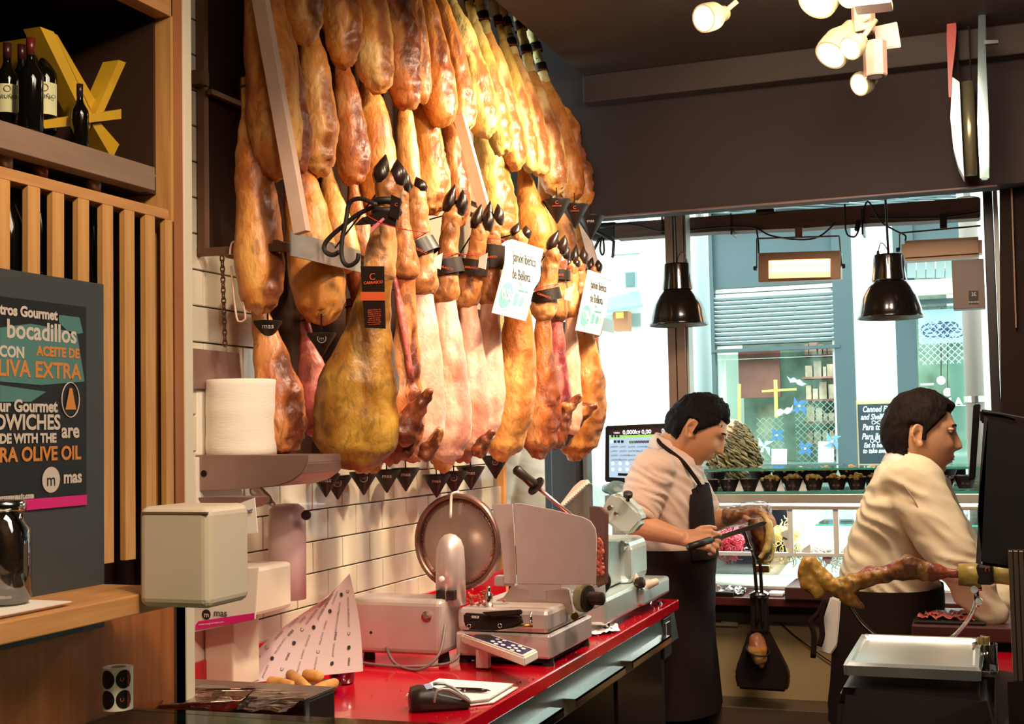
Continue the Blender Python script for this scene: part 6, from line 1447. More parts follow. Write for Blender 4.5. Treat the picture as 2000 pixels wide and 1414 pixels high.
for k, px in enumerate((1443, 1482, 1524, 1567)):
    t = thing('paper_napkin', Qy(px, 958, 4.915), 'pale folded paper between the lower bowls, %s from the left' % ORD[k], 'napkin', 'folded papers between the bowls')
    link('paper', prism([Qy(*p, 4.905) for p in ((px-7, 959), (px+1, 937), (px+9, 959))], (0, .01, 0)), PAPER, t)
# goods in nets: stringy piles
def nets(name, px0, px1, py0, py1, y, m, n, lab, cat, blobs=0, bm_m=None, loops=.012):
    o = thing(name, Qy((px0+px1)/2, py1, y), lab, cat); rn = random.Random(int(px0)); bm = bmesh.new()
    for i in range(n):
        c = Qy(rn.uniform(px0, px1), rn.uniform(py0, py1), y+rn.uniform(-.05, .05)); R_ = rn.uniform(.5, 1.4)*loops; q = rn.uniform(0, 6)
        ax = V((rn.gauss(0, 1), rn.gauss(0, 1), rn.gauss(0, .6))).normalized(); x, yv = frame(ax)
        _tube(bm, [c+(x*math.cos(a)*R_*1.6+yv*math.sin(a)*R_)+V((0, 0, -.006*k)) for k, a in enumerate([q+k*.9 for k in range(8)])], .0016, 4, 2)
    link('cords', frombm(bm), m, o, True, kind='stuff')
    if blobs:
        bm = bmesh.new()
        for i in range(blobs): _blob(bm, Qy(px0+(px1-px0)*(i+.5)/blobs, (py0+py1)/2+rn.uniform(-6, 6), y+.04), rn.uniform(.020, .028), None, rn.uniform(.018, .028))
        me = frombm(bm); displace(me, .004, 60); link('goods', me, bm_m, o, True)
    return o
nets('sausage_pile', 1384, 1450, 1032, 1076, 4.93, mat('red_cord', 'c02a40', .5), 130, 'pile of thin red corded sausages behind the carving man', 'sausages', 5, mat('dark_red_sausage', '8a1c28', .5))
nets('cheese_nets', 1500, 1560, 1005, 1085, 4.92, mat('yellow_cord', 'd8c070', .5), 60, 'yellow netted cheeses hanging beside the ham being carved', 'cheese', 5, mat('yellow_cheese', 'd8b060', .5))
nets('garlic_nets', 1560, 1665, 1040, 1095, 4.93, mat('white_cord', 'e8e4da', .5), 120, 'white netted bulbs strung in the display left of the cream jacket', 'garlic', 7, mat('white_bulbs', 'ece8dc', .5))
for k, (q, lab) in enumerate(((((1525, 1040), (1545, 1030), (1552, 1062), (1535, 1072)), 'white price tag hanging from the yellow nets'), (((1565, 1075), (1582, 1062), (1585, 1090), (1570, 1098)), 'pale price tag low on the white nets'), (((1608, 1075), (1626, 1088), (1620, 1102), (1606, 1094)), 'pinkish price tag with dark print at the white nets'))):
    t = thing('price_tag', Qy(*q[0], 4.88), lab, 'tag', 'small tags in the display'); link('card', prism([Qy(*p, 4.86) for p in q], (0, .002, 0)), mat('tag_pale', 'd8d4cc', .5) if k < 2 else mat('tag_pink', 'b89aa4', .5), t)
    link('print_line', prism([Qy(*p, 4.858) for p in ((q[0][0]+4, q[0][1]+8), (q[0][0]+13, q[0][1]+12), (q[0][0]+12, q[0][1]+15), (q[0][0]+4, q[0][1]+12))], (0, .0005, 0)), DKINK, t)
# things on the worktop
fl = thing('crumpled_film', Qy(1440, 1160, 4.75), 'crumpled silver film and dark packets on the burgundy worktop', 'packaging')
bm = bmesh.new(); n = 16; g2 = [[None]*(n+1) for _ in range(n+1)]
F0, F1, F2, F3 = [V((Qy(px, 1160, 4.75).x, yy, .898)) for px, yy in ((1385, 4.63), (1462, 4.63), (1458, 4.80), (1385, 4.80))]
for i in range(n+1):
    for j in range(n+1):
        u, v = i/n, j/n; p = (F0*(1-u)+F1*u)*(1-v)+(F3*(1-u)+F2*u)*v; p.z += .03*abs(noise.noise(p*30))+.012*abs(noise.noise(p*80)); g2[i][j] = bm.verts.new(p)
for i in range(n):
    for j in range(n): bm.faces.new((g2[i][j], g2[i+1][j], g2[i+1][j+1], g2[i][j+1]))
link('film', frombm(bm), mat('silver_film', 'b8b4b4', .22, .9), fl); link('packet', boxm((F0.x-.02, 4.61, .896), (F1.x-.03, 4.66, .912), .003), BLACK, fl)
cb1 = thing('cutting_board', Qy(1580, 1170, 4.6), 'thick burgundy-brown board on the worktop behind the hanging ham bone', 'board')
link('board', boxm((Qy(1536, 1160, 4.6).x, 4.56, .897), (Qy(1645, 1160, 4.6).x, 4.84, .940), .004), mat('burgundy_board', '4a2420', .45), cb1)
pl_ = thing('white_cloth', Qy(1510, 1158, 4.7), 'small folded white cloth on the worktop beside the ham stand', 'cloth')
link('cloth', boxm((Qy(1500, 1158, 4.66).x, 4.64, .896), (Qy(1530, 1158, 4.66).x, 4.72, .908), .004), PAPER, pl_)
# sockets on the beige panel
so = thing('wall_socket', Qy(1415, 1205, 4.71), 'pale double wall socket, one outlet red, on the beige panel', 'socket')
link('frame', boxm(Qy(1386, 1222, 4.70), Qy(1440, 1190, 4.70)+V((0, .02, 0)), .003), mat('ivory_plastic', 'cdbb96', .4), so)
for px, m in ((1398, mat('brick_red_plastic', '8a4028', .4)), (1418, mat('ivory_light', 'd8cbb0', .4))):
    c = Qy(px, 1206, 4.697); q = link('outlet', boxm(c-V((.018, .002, .018)), c+V((.018, .004, .018)), .001), m, so); link('well', lathem([(.012, 0), (.0125, .0005)], c-V((0, .0025, 0)), (0, -1, 0), 18), BLACKM if px < 1410 else mat('grey_well', '8a8070', .5), so)
link('panel_wire', tubem([Qy(*p, 4.71) for p in ((1500, 1195), (1550, 1240), (1610, 1285), (1650, 1310))], .002, 6), DKIN, tag(D.objects.new('panel_cable', None), 'thin cable running down across the beige panel', 'cable'), True)
_e = [o for o in D.objects if o.name == 'panel_cable'][0]; COL.objects.link(_e)
# ---- vertical ham stand with the ham being carved
st = thing('ham_stand', Qy(1485, 1345, 4.55), 'upright ham stand with bent steel rods before the beige panel', 'ham stand')
YS = 4.50
SB = [Qy(*p, YS) for p in ((1462, 1232), (1498, 1232), (1538, 1310), (1541, 1330), (1536, 1352), (1440, 1346), (1434, 1318), (1440, 1296))]
link('base_board', prism(SB, (0, .05, 0), .008), BLACK, st)
link('collar', boxm(Qy(1466, 1235, YS-.01), Qy(1497, 1160, YS-.01)+V((0, .05, 0)), .006), BLACK, st)
link('steel_head', lathem([(.018, 0), (.034, .01), (.036, .02), (.018, .03)], Qy(1484, 1170, YS), (0, 0, 1), 18), CHROME, st, True)
RODM = mat('dark_steel_rod', '6a5c54', .2, .9)
link('rod', tubem([Qy(*p, YS-.02) for p in ((1479, 1215), (1478, 1160), (1472, 1090), (1470, 1078), (1462, 1066), (1457, 1050), (1452, 1035))], .0062, 10, 4), RODM, st, True)
link('rod', tubem([Qy(*p, YS-.02) for p in ((1490, 1215), (1488, 1160), (1484, 1090), (1483, 1078), (1490, 1066), (1494, 1050), (1492, 1035))], .0062, 10, 4), RODM, st, True)
link('clamp_ring', tubem([Qy(1475, 1072, YS)+V((math.cos(a)*.035, math.sin(a)*.035, 0)) for a in [2*PI*k/20 for k in range(20)]], .004, 8, 0, True), CHROME, st, True)
link('brass_clamp', boxm(Qy(1475, 1118, YS-.02), Qy(1502, 1105, YS-.02)+V((0, .03, 0)), .003), mat('brass', 'b08a3c', .3, 1), st)
kh = thing('ham', Qy(1480, 1280, YS-.04), 'rounded ham stub tied with cord on the black base of the upright stand', 'ham')
bm = bmesh.new(); chain(bm, [(Qy(1478, 1252, YS-.02), .028), (Qy(1480, 1268, YS-.03), .036), (Qy(1484, 1284, YS-.03), .026), (Qy(1488, 1300, YS-.02), .010)], 14)
me = remesh(bm, .005, 2); displace(me, .004, 40, 2); a_ = me.attributes.new('cut', 'FLOAT', 'POINT'); a_.data.foreach_set('value', [1.0 if v.co.z > Qy(1480, 1258, YS).z else 0.0 for v in me.vertices]); link('meat', me, HAM_PALE, kh, True)
ring_cord('cord', Qy(1480, 1270, YS-.03), V((.25, -.3, 1)).normalized(), .040, .003, ROPE, kh)
fh = thing('ham', Qy(1480, 1060, 4.42), 'cut ham with pale fat rim held up in the clamp under the gloved hand', 'ham')
me, fr = ham_mesh(Qy(1478, 1012, 4.46), Qy(1490, 1100, 4.46), 24*4.46/F_, [(0, .75), (.2, .95), (.5, 1), (.75, .8), (.92, .5), (1, .25)], 4.4, cut=1, side=-1, bend=.1, rag=.6, dr=1.2)
link('meat', me, HAM_DARK, fh, True)
link('fat_rim', tubem([Qy(*p, 4.39) for p in ((1488, 1005), (1500, 1020), (1504, 1045), (1498, 1070), (1484, 1090))], [.008, .014, .016, .013, .008], 10, 5), HAM_GREEN, fh, True)
link('net', tubem([Qy(*p, 4.42) for p in ((1500, 1050), (1510, 1070), (1506, 1092), (1492, 1098))], .006, 8, 4), mat('yellow_cord', 'd8c070', .5), fh, True)
gv = thing('film_glove', Qy(1470, 1000, 4.55), 'thin clear plastic glove on the left hand of the carving man', 'glove')
bm = bmesh.new(); w0 = wrL; d0 = (Qy(1480, 1000, 4.60)-wrL).normalized()
chain(bm, [(w0-d0*.02, .038), (w0+d0*.05, .043), (w0+d0*.10, .040)], 14); me = remesh(bm, .006, 3); displace(me, .004, 60); link('film', me, glass_mat('glove_clear', 'f6f2ee', .25, .25), gv, True)
# ---- touch-screen scale terminal
mo = thing('scale_monitor', Qy(1260, 880, 4.75), 'black touch-screen monitor showing weights, left of the carving man', 'monitor')
YT = 4.72; Tc = lambda x, y, e=0: Qy(x, y, YT-e)
link('casing', prism([Tc(*p) for p in ((1182, 832), (1340, 825), (1340, 948), (1181, 941))], (0, .03, 0), .004), BLACK, mo)
LCD = mat('lcd_pale_blue', '9cb4cc', .3, emis=.75); link('lcd', prism([Tc(*p, .0005) for p in ((1190, 849), (1340, 842), (1340, 938), (1190, 932))], (0, -.0004, 0)), LCD, mo)
link('top_bar', prism([Tc(*p, .001) for p in ((1190, 840), (1340, 833), (1340, 849), (1190, 850))], (0, -.0004, 0)), mat('lcd_maroon', '3a1c22', .3, emis=.3), mo)
link('green_bar', prism([Tc(*p, .0015) for p in ((1191, 851), (1325, 847), (1325, 852), (1191, 856))], (0, -.0004, 0)), mat('lcd_green', '8ac060', .3, emis=.8), mo)
LW = mat('lcd_white', 'f0f4f4', .3, emis=1.0); LD = mat('lcd_dark', '2a3440', .4)
Rt = (Tc(1340, 842)-Tc(1190, 849)).normalized()
text('0,000kg', .022, LW, Tc(1216, 845, .003), Rt, CU, mo, ext=.0001, bold=.0004); text('0,00', .022, LW, Tc(1253, 844, .003), Rt, CU, mo, ext=.0001, bold=.0004); text('0,00', .022, LW, Tc(1292, 842, .003), Rt, CU, mo, ext=.0001, bold=.0004)
text('TARA', .010, LW, Tc(1198, 846, .003), Rt, CU, mo, ext=.0001)
for k in range(3): link('icon', prism([Tc(*p, .002) for p in ((1194+k*6, 850), (1198+k*6, 850), (1198+k*6, 854), (1194+k*6, 854))], (0, -.0004, 0)), LD, mo)
for k in range(4): link('icon', prism([Tc(*p, .002) for p in ((1192+k*7, 860), (1197+k*7, 860), (1197+k*7, 865), (1192+k*7, 865))], (0, -.0004, 0)), LD if k else LW, mo)
for k in range(11): link('key_strip', prism([Tc(*p, .002) for p in ((1229+k*3.9, 861-k*.1), (1232+k*3.9, 861-k*.1), (1232+k*3.9, 866-k*.1), (1229+k*3.9, 866-k*.1))], (0, -.0004, 0)), mat('key_maroon', '4a2a30', .4) if k > 2 else mat('key_green', '5a8a3c', .4), mo)
for r_ in range(4):
    for c in range(5): text(['JAMON', 'LOMO', 'QUESO', 'CHORIZO', 'PALETA'][(r_+c) % 5], .0085, LD, Tc(1193+c*17, 873+r_*8.5, .002), Rt, CU, mo, ext=.0001)
for r_ in range(2):
    for c in range(5): link('person_icon', lathem([(.006, 0), (.006, .0004)], Tc(1197+c*14, 905+r_*12, .002), (0, -1, 0), 10), LW, mo)
link('total_bar', prism([Tc(*p, .002) for p in ((1207, 924), (1240, 925), (1240, 930), (1207, 929))], (0, -.0004, 0)), BLACK, mo)
link('stand', boxm(Tc(1240, 966)+V((0, .03, 0)), Tc(1300, 944)+V((0, .08, 0)), .004), BLACK, mo)
mo2 = mo
# counter table that carries the monitor
tb = thing('white_side_counter', V((-1.35, 4.85, .9)), 'pale counter top behind the far slicer that carries the touch-screen monitor', 'counter')
link('top', boxm((-1.36, 4.66, Qy(1240, 966, YT).z-.03), (-1.07, 5.2, Qy(1240, 966, YT).z), .003), WHITE, tb)
link('body', boxm((-1.34, 4.68, .90), (-1.09, 5.15, Qy(1240, 966, YT).z-.03)), WHITE, tb)
bgp = thing('plastic_bag', Qy(1205, 955, 4.7), 'greenish crumpled plastic bag under the left corner of the monitor', 'bag')
bm = bmesh.new(); _blob(bm, V((Qy(1205, 955, 4.70).x, 4.70, Qy(1240, 966, YT).z+.022)), .055, .04, .030); me = remesh(bm, .006, 1); displace(me, .012, 30); link('bag', me, mat('green_bag', '8aa098', .35), bgp, True)

# ================================================================ FRONT RIGHT: scale, ham holder, monitor back
sc_ = thing('counter_scale', Qy(1790, 1350, 2.8), 'black shop scale with a steel platter in the right foreground', 'scale')
zp = 1.02
p1, p2, p3, p4 = Qz(1672, 1241, zp), Qz(1896, 1241, zp), Qz(1912, 1298, zp), Qz(1648, 1298, zp)
xL, xR, yN, yF = p4.x, p3.x, (p3.y+p4.y)/2, (p1.y+p2.y)/2
PLM = mat('platter_steel', 'd4dcd6', .30, .85, .06, 6, .05, 20)
bm = bmesh.new()
o_ = [(xL, yN), (xR, yN), (xR, yF), (xL, yF)]; cx, cy = (xL+xR)/2, (yN+yF)/2
def rr_(k, z): return [V((cx+(x-cx)*k, cy+(y-cy)*k, z)) for x, y in o_]
_rings(bm, [rr_(1.03, zp-.026), rr_(1.03, zp-.006), rr_(1.0, zp), rr_(.93, zp), rr_(.90, zp-.006), rr_(.2, zp-.006)])
bmesh.ops.bevel(bm, geom=[e for e in bm.edges if abs((e.verts[0].co-e.verts[1].co).z) > .002 or (e.verts[0].co-e.verts[1].co).length < .06], offset=.006, segments=2, affect='EDGES')
link('platter', frombm(bm), PLM, sc_, True); autosm(D.objects['platter'].data, .5)
link('body', prism([V((xL-.03, yN-.06, zp-.20)), V((xL-.01, yN-.02, zp-.05)), V((xR+.01, yN-.02, zp-.05)), V((xR+.04, yN-.05, zp-.20))], (0, yF-yN+.05, 0), .012), BLACK, sc_)
link('lower_body', boxm((xL-.035, yN-.07, zp-.30), (xR+.05, yF+.03, zp-.195), .03, seg=4), BLACK, sc_)
link('steel_corner', prism([V((xL-.012, yN-.022, zp-.075)), V((xL-.004, yN-.022, zp-.047)), V((xL+.02, yN-.022, zp-.047)), V((xL+.0, yN-.022, zp-.075))], (0, .02, 0)), CHROME, sc_)
link('side_arm', prism([V((xR+.02, yN+.0, zp-.14)), V((xR+.10, yN+.02, zp-.08)), V((xR+.12, yN+.08, zp-.02)), V((xR+.03, yN+.2, zp-.03))], (0, .02, -.05), .01), BLACK, sc_)
tbl = thing('table', V((cx, cy, 0)), 'dark counter block under the black scale at the lower right', 'table')
box('top', (xL-.10, yN-.35, zp-.345), (.75, yF+.15, zp-.305), mat('white_laminate', 'b8c4c8', .4), tbl, .003); box('body', (xL+.06, yN-.30, 0), (.7, yF+.1, zp-.345), BLACKM, tbl)
# glass tumblers of cutlery behind the scale and red box
cu_ = thing('jar_of_picks', Qz(1925, 1290, .98), 'clear jar of small packets right of the steel platter', 'jar')
jc = Qy(1925, 1312, 2.95); link('jar', lathem([(.022, 0), (.026, .004), (.026, .06), (.024, .06), (.023, .006), (.001, .005)], jc, (0, 0, 1), 20), glass_mat('jar_clear', 'dcdcd4', .4, .05), cu_, True)
bm = bmesh.new()
for i in range(14): a = rnd.uniform(0, 6.3); q = rnd.uniform(0, .016); _tube(bm, [jc+V((math.cos(a)*q, math.sin(a)*q, .008)), jc+V((math.cos(a)*q*1.3, math.sin(a)*q*1.3, .075))], .003, 5)
link('picks', frombm(bm), mat('brass_picks', 'b8a068', .4, .3), cu_, False, kind='stuff')
link('holder', boxm(jc-V((.03, .03, .09)), jc+V((.03, .03, -.001)), .004), BLACK, cu_)
link('holder_foot', boxm(V((jc.x-.02, jc.y-.02, zp-.305)), V((jc.x+.02, jc.y+.02, jc.z-.09))), BLACK, cu_)
rdc = thing('red_counter', V((.10, 3.6, .9)), 'red counter corner beyond the scale at the right edge', 'counter')
box('top', (Qy(1850, 1262, 3.4).x, 3.25, .86), (.5, 3.62, .90), RED, rdc, .003); box('body', (Qy(1862, 1300, 3.4).x, 3.30, 0), (.48, 3.6, .86), BLACKM, rdc)
# cutting table with slices in front of the older man
ctb = thing('cutting_board', Qy(1880, 1215, 3.7), 'dark red cutting board with ham slices under the hands of the older man', 'board')
zc = Qy(1880, 1212, 3.72).z
box('board', (Qy(1782, 1215, 3.70).x, 3.64, zc-.045), (.30, 4.0, zc-.004), mat('burgundy_board', '4a2420', .45), ctb, .004)
box('leg_block', (Qy(1800, 1215, 3.70).x, 3.66, 0), (.28, 3.74, zc-.045), BLACKM, ctb)
pls = thing('slice_tray', Qy(1850, 1205, 3.7), 'black tray on which the ham slices lie', 'tray')
box('tray', (Qy(1786, 1215, 3.68).x, 3.66, zc-.003), (Qy(1925, 1215, 3.68).x, 3.84, zc+.004), BLACK, pls, .002)
for k in range(9):
    c = V((Qy(1812+k*12, 1200, 3.72).x, 3.72+.03*(k % 3), zc+.008+.003*(k % 2))); bm = bmesh.new(); n = 10; g2 = [[None]*(n+1) for _ in range(n+1)]
    for i in range(n+1):
        for j in range(n+1):
            u, v = i/n-.5, j/n-.5; p = c+V((u*.05, v*.07, .012*abs(noise.noise(V((u*4+k, v*4, 0))))+.004*math.sin(u*9+k))); g2[i][j] = bm.verts.new(p)
    for i in range(n):
        for j in range(n): bm.faces.new((g2[i][j], g2[i+1][j], g2[i+1][j+1], g2[i][j+1]))
    tag(link('ham_slice', frombm(bm), mat('ham_slice_red', 'b8564c', .4, 0, .4, 40), None, True), 'thin red ham slice on the black tray, %s from the left' % ORD[k], 'ham slice', 'ham slices on the tray')
# ham bone in the round steel holder
YH = 3.3
hh_ = thing('ham_holder', Qy(1785, 1242, YH), 'curved steel ham holder arcing up from behind the scale', 'ham stand')
link('arc', tubem([Qy(*p, YH) for p in ((1658, 1178), (1672, 1202), (1692, 1226), (1725, 1250), (1785, 1268), (1850, 1250), (1880, 1225), (1900, 1195), (1907, 1172))], .0052, 10, 5), CHROME, hh_, True)
link('base', boxm(Qy(1700, 1290, YH), Qy(1870, 1268, YH)+V((0, .16, 0)), .004), BLACK, hh_)
link('pedestal', boxm((Qy(1700, 1290, YH).x, YH, 0), (Qy(1870, 1290, YH).x, YH+.16, Qy(1785, 1290, YH).z)), BLACKM, hh_)
link('clamp_post', tubem([Qy(1908, 1185, YH), Qy(1906, 1135, YH)], .006, 8), CHROME, hh_, True)
for a_ in ((1912, 1174), (1903, 1150)): link('clamp_screw', lathem([(.009, 0), (.009, .012)], Qy(*a_, YH-.012), (0, -1, 0), 14), CHROME, hh_)
for s in (-9, 8): link('clamp_prong', tubem([Qy(1906+s, 1152, YH), Qy(1905+s, 1112, YH)], .0028, 6), CHROME, hh_, True)
link('clamp_bar', tubem([Qy(1895, 1150, YH), Qy(1918, 1150, YH)], .005, 8), CHROME, hh_, True)
hb = thing('ham', Qy(1720, 1130, YH), 'carved ham bone lying level in the curved steel holder at the right', 'ham')
kk_ = YH/F_
bm = bmesh.new()
chain(bm, [(Qy(1578, 1100, YH), 14*kk_), (Qy(1574, 1118, YH), 15*kk_), (Qy(1580, 1140, YH), 17*kk_), (Qy(1594, 1155, YH), 13*kk_)])
chain(bm, [(Qy(1586, 1098, YH), 10*kk_), (Qy(1600, 1122, YH), 15*kk_), (Qy(1625, 1142, YH), 14*kk_), (Qy(1655, 1145, YH), 18*kk_), (Qy(1700, 1128, YH), 19*kk_), (Qy(1745, 1115, YH), 17*kk_), (Qy(1778, 1108, YH), 24*kk_), (Qy(1808, 1113, YH), 19*kk_), (Qy(1850, 1120, YH), 11*kk_), (Qy(1890, 1120, YH), 11*kk_)])
chain(bm, [(Qy(1640, 1145, YH), 20*kk_), (Qy(1652, 1165, YH), 15*kk_), (Qy(1672, 1178, YH), 9*kk_), (Qy(1684, 1188, YH), 4*kk_)])
chain(bm, [(Qy(1660, 1165, YH-.01), 8*kk_), (Qy(1655, 1182, YH-.01), 3*kk_)])
me = remesh(bm, .004, 3); displace(me, .0075, 26, 3); displace(me, .0035, 70, 3)
a_ = me.attributes.new('cut', 'FLOAT', 'POINT'); zm_ = {}
def cutv(p):
    u = (p-CAM); w_ = u.dot(_f); px = 1000+F_*u.dot(CR)/w_; py = 707-F_*u.dot(CU)/w_
    up_e = 1130-.18*(px-1650) if px > 1620 else 0
    return 1.0 if (px > 1640 and px < 1750 and py < 1118-.14*(px-1680)) or 1812 < px < 1880 else 0.0
a_.data.foreach_set('value', [cutv(v.co) for v in me.vertices]); HB = ham_mat('ham_bone', ['b48a34', '925f1e', '683c16', '45250f', '8a3c24'], spots=.6); link('meat', me, HB, hb, True)
link('skin_cuff', lathem([(20*kk_, 0), (22*kk_, 38*kk_), (21*kk_, 39*kk_), (18*kk_, 1*kk_)], Qy(1872, 1122, YH), (1, 0, -.03), 20), mat('olive_skin', 'a08a3c', .4, 0, .3, 30), hb, True)
link('paper_band', boxm(Qy(1908, 1140, YH)-V((0, .03, 0)), Qy(1940, 1100, YH)+V((0, .03, 0)), .008), BLACK, hb)
link('trotter', tubem([Qy(1938, 1120, YH), Qy(1975, 1122, YH), Qy(2010, 1124, YH)], [.024, .026, .02], 14, 2), mat('olive_skin', 'a08a3c', .4, 0, .3, 30), hb, True)
text('C', .016, ORANGE, Qy(1928, 1112, YH-.035), CU*-1, CR, hb, align='CENTER')
# back of the big monitor with its bracket, aluminium strut
mb = thing('monitor', Qy(1960, 950, 2.4), 'big black monitor seen from behind at the right photo edge', 'monitor')
YB = 2.5; B_ = lambda x, y, e=0: Qy(x, y, YB+e)
link('shell', prism([B_(*p) for p in ((1922, 814), (2060, 850), (2060, 1125), (1912, 1103), (1909, 1000))], (0, .05, 0), .006), mat('matt_black_shell', '1a1310', .55), mb)
link('side_face', prism([B_(*p) for p in ((1922, 812), (1930, 816), (1916, 1103), (1906, 1100))], (0, .048, 0)), mat('grey_side', '6a6460', .3, .5), mb)
link('bracket_plate', prism([B_(*p, .06) for p in ((1901, 790), (1916, 789), (1912, 800), (1905, 935), (1892, 940))], (0, .02, 0), .002), BLACK, mb)
link('bracket_arm', prism([B_(*p, .04) for p in ((1914, 800), (1930, 800), (1960, 808), (1985, 820), (1990, 850), (1940, 830), (1914, 825))], (0, .02, 0), .003), BLACK, mb)
link('bracket_edge', tubem([B_(*p, .035) for p in ((1920, 803), (1960, 809), (1985, 814), (2010, 818))], .0025, 6), mat('grey_side', '6a6460', .3, .5), mb)
al = thing('aluminium_strut', B_(1985, 1200), 'vertical grooved aluminium strut at the right edge under the monitor', 'strut')
a1, a2 = Qy(1979, 1330, 2.45), Qy(2012, 1076, 2.45)
ALS = mat('warm_aluminium', '8e7a6a', .35, .7)
box('profile', a1, a2+V((0, .03, 0)), ALS, al, .001)
for k in range(3): box('groove', a1+V((.007+k*.009, -.0006, 0)), V((a1.x+.009+k*.009, 2.45, a2.z)), BLACKM, al)
box('foot', (a1.x-.01, 2.44, 0), (a2.x+.02, 2.50, a1.z), BLACKM, al)

# ================================================================ THE STREET
struct('street', boxm((-14, 5.4, -.12), (14, 30, -.02)), mat('paving', '9a9c98', .8))
struct('pavement', boxm((-14, 5.4, -.1), (14, 6.9, 0)), mat('kerb_stone', 'b0b0aa', .8))
YF = 9.0; FF = lambda x, y, e=0: Qy(x, y, YF-e)
WW = mat('white_render', 'f2f4f0', .9, 0, .04, 2)
DKG = mat('blue_grey_frame', '46585a', .5)
PNL = mat('grey_green_panel', '485a5e', .5, 0, .06, 2)
fac = thing('shop_facade', FF(1550, 700), 'white and grey shop facade across the street with two windows', 'building')
def fbox(name, x0, y0, x1, y1, d, dd, m, parent=fac, bev=0):
    """panel whose outline is measured on the facade plane; d towards the street, dd its thickness"""
    a, b = Qy(x0, y1, YF), Qy(x1, y0, YF); return box(name, (a.x, YF-d, a.z), (b.x, YF-d+dd, b.z), m, parent, bev)
fbox('wall', 985, 240, 1388, 1500, 0, .3, WW); fbox('pilaster', 1654, 300, 1762, 1500, .02, .3, WW); fbox('wall', 1884, 240, 2200, 1500, 0, .3, WW)
fbox('upper_wall', 980, 50, 2200, 398, 0, .3, WW); fbox('cornice', 1388, 386, 1654, 398, .16, .2, mat('cornice_grey', '8aa0a0', .7)); fbox('base_wall', 1386, 910, 1886, 1500, 0, .3, WW)
fbox('sign_panel', 1388, 398, 1646, 566, .03, .05, PNL); fbox('panel_frame', 1388, 562, 1646, 576, .06, .05, DKG)
fbox('frame_post', 1380, 398, 1392, 912, .07, .08, DKG); fbox('frame_post', 1640, 398, 1660, 915, .07, .08, DKG)
LV = mat('louvre_blade', 'b4c4c2', .5)
lz0, lz1 = FF(1500, 576).z, FF(1500, 672).z; xa, xb = FF(1392, 600).x, FF(1643, 600).x
box('louvre_back', (xa, YF-.01, lz1), (xb, YF+.02, lz0), mat('louvre_dark', '20292a', .8), fac)
for k in range(11):
    z = lz1+(lz0-lz1)*(k+.5)/11; T = Matrix.Translation((0, YF-.04, z)) @ Matrix.Rotation(-.6, 4, 'X')
    link('louvre_blade', boxm((xa, -.016, -.004), (xb, .016, .004), 0, T), LV, fac)
fbox('window_head', 1392, 674, 1643, 690, .08, .09, DKG); fbox('window_lamp_strip', 1398, 694, 1640, 703, .0, .03, mat('strip_light', 'eafff8', .4, emis=1.6))
fbox('window_sill', 1388, 905, 1650, 915, .1, .12, DKG)
# interior of the left shop window
INT = mat('shop_interior', '5a6a64', .8); RDS = mat('red_shelves', '7a4440', .7, 0, .3, 6)
sx0, sx1, sz0, sz1 = FF(1392, 700).x, FF(1643, 700).x, FF(1500, 910).z, FF(1500, 690).z
box('shop_back', (sx0, YF+1.2, sz0), (sx1+.1, YF+1.25, sz1+.2), mat('teal_interior', '7f8e84', .8, 0, .55, 5), fac); box('shop_floor', (sx0-.1, YF+.05, sz0-.05), (sx1+.1, YF+1.25, sz0), INT, fac)
for r_ in range(5): box('shelf', (sx0+.5, YF+.9, sz0+.12+r_*.17), (sx1, YF+1.15, sz0+.135+r_*.17), RDS, fac)
box('red_curtain', (sx0, YF+1.0, sz0+.5), (sx0+.32, YF+1.04, sz1+.1), RDS, fac)
rs_ = random.Random(11)
shg = thing('shelf_goods', V((sx1-.3, YF+1, sz0+.5)), 'blurred jars and packets on shelves inside the shop window across the street', 'goods')
bm = bmesh.new()
for r_ in range(5):
    x = sx0+.52
    while x < sx1-.03:
        w_ = rs_.uniform(.03, .07); h_ = rs_.uniform(.06, .13); _box(bm, (x, YF+.95, sz0+.136+r_*.17), (x+w_*.8, YF+1.05, sz0+.136+r_*.17+h_)); x += w_
link('goods', frombm(bm), mat('goods_mix', 'a88a7c', .6, 0, .6, 9), shg, kind='stuff')
shg['kind'] = 'stuff'
yl = mat('yellow_neon', 'e8e060', .4, emis=1.2)
for k, q in enumerate((((1441, 750), (1446, 750), (1446, 822), (1441, 822)), ((1511, 742), (1517, 742), (1519, 815), (1513, 815)), ((1488, 762), (1555, 758), (1555, 762), (1488, 766)))):
    t = thing('neon_bar', FF(*q[0]), ['yellow light bar far left in the shop window', 'yellow upright light bar of the cross in the shop window', 'yellow level light bar of the cross in the shop window'][k], 'light', 'yellow light bars in the shop'); link('tube', prism([Qy(*p, YF+.7) for p in q], (0, .02, 0)), yl, t)
link('window_pane', boxm((sx0, YF-.01, sz0), (sx1, YF-.004, sz1)), glass_mat('shop_glass', 'e4f4ee', .2, .05), fac)
BLU = mat('blue_paper', '3a74c0', .5); PBL = mat('pale_blue_paper', 'b4d4e8', .5)
def pinwheel(px, py, s, m, lab):
    o = thing('pinwheel', FF(px, py, .06), lab, 'pinwheel', 'paper pinwheels in the shop window'); c = FF(px, py, .06); r = s*YF/F_
    for k in range(4):
        a = k*PI/2+.5; u = V((math.cos(a), 0, math.sin(a))); w_ = V((math.cos(a+.9), 0, math.sin(a+.9)))
        link('vane', prism([c, c+u*r, c+w_*r*.55], (0, -.012, 0)), m, o)
    link('hub', lathem([(r*.12, 0), (r*.12, .01)], c-V((0, .012, 0)), (0, -1, 0), 10), WHITE, o)
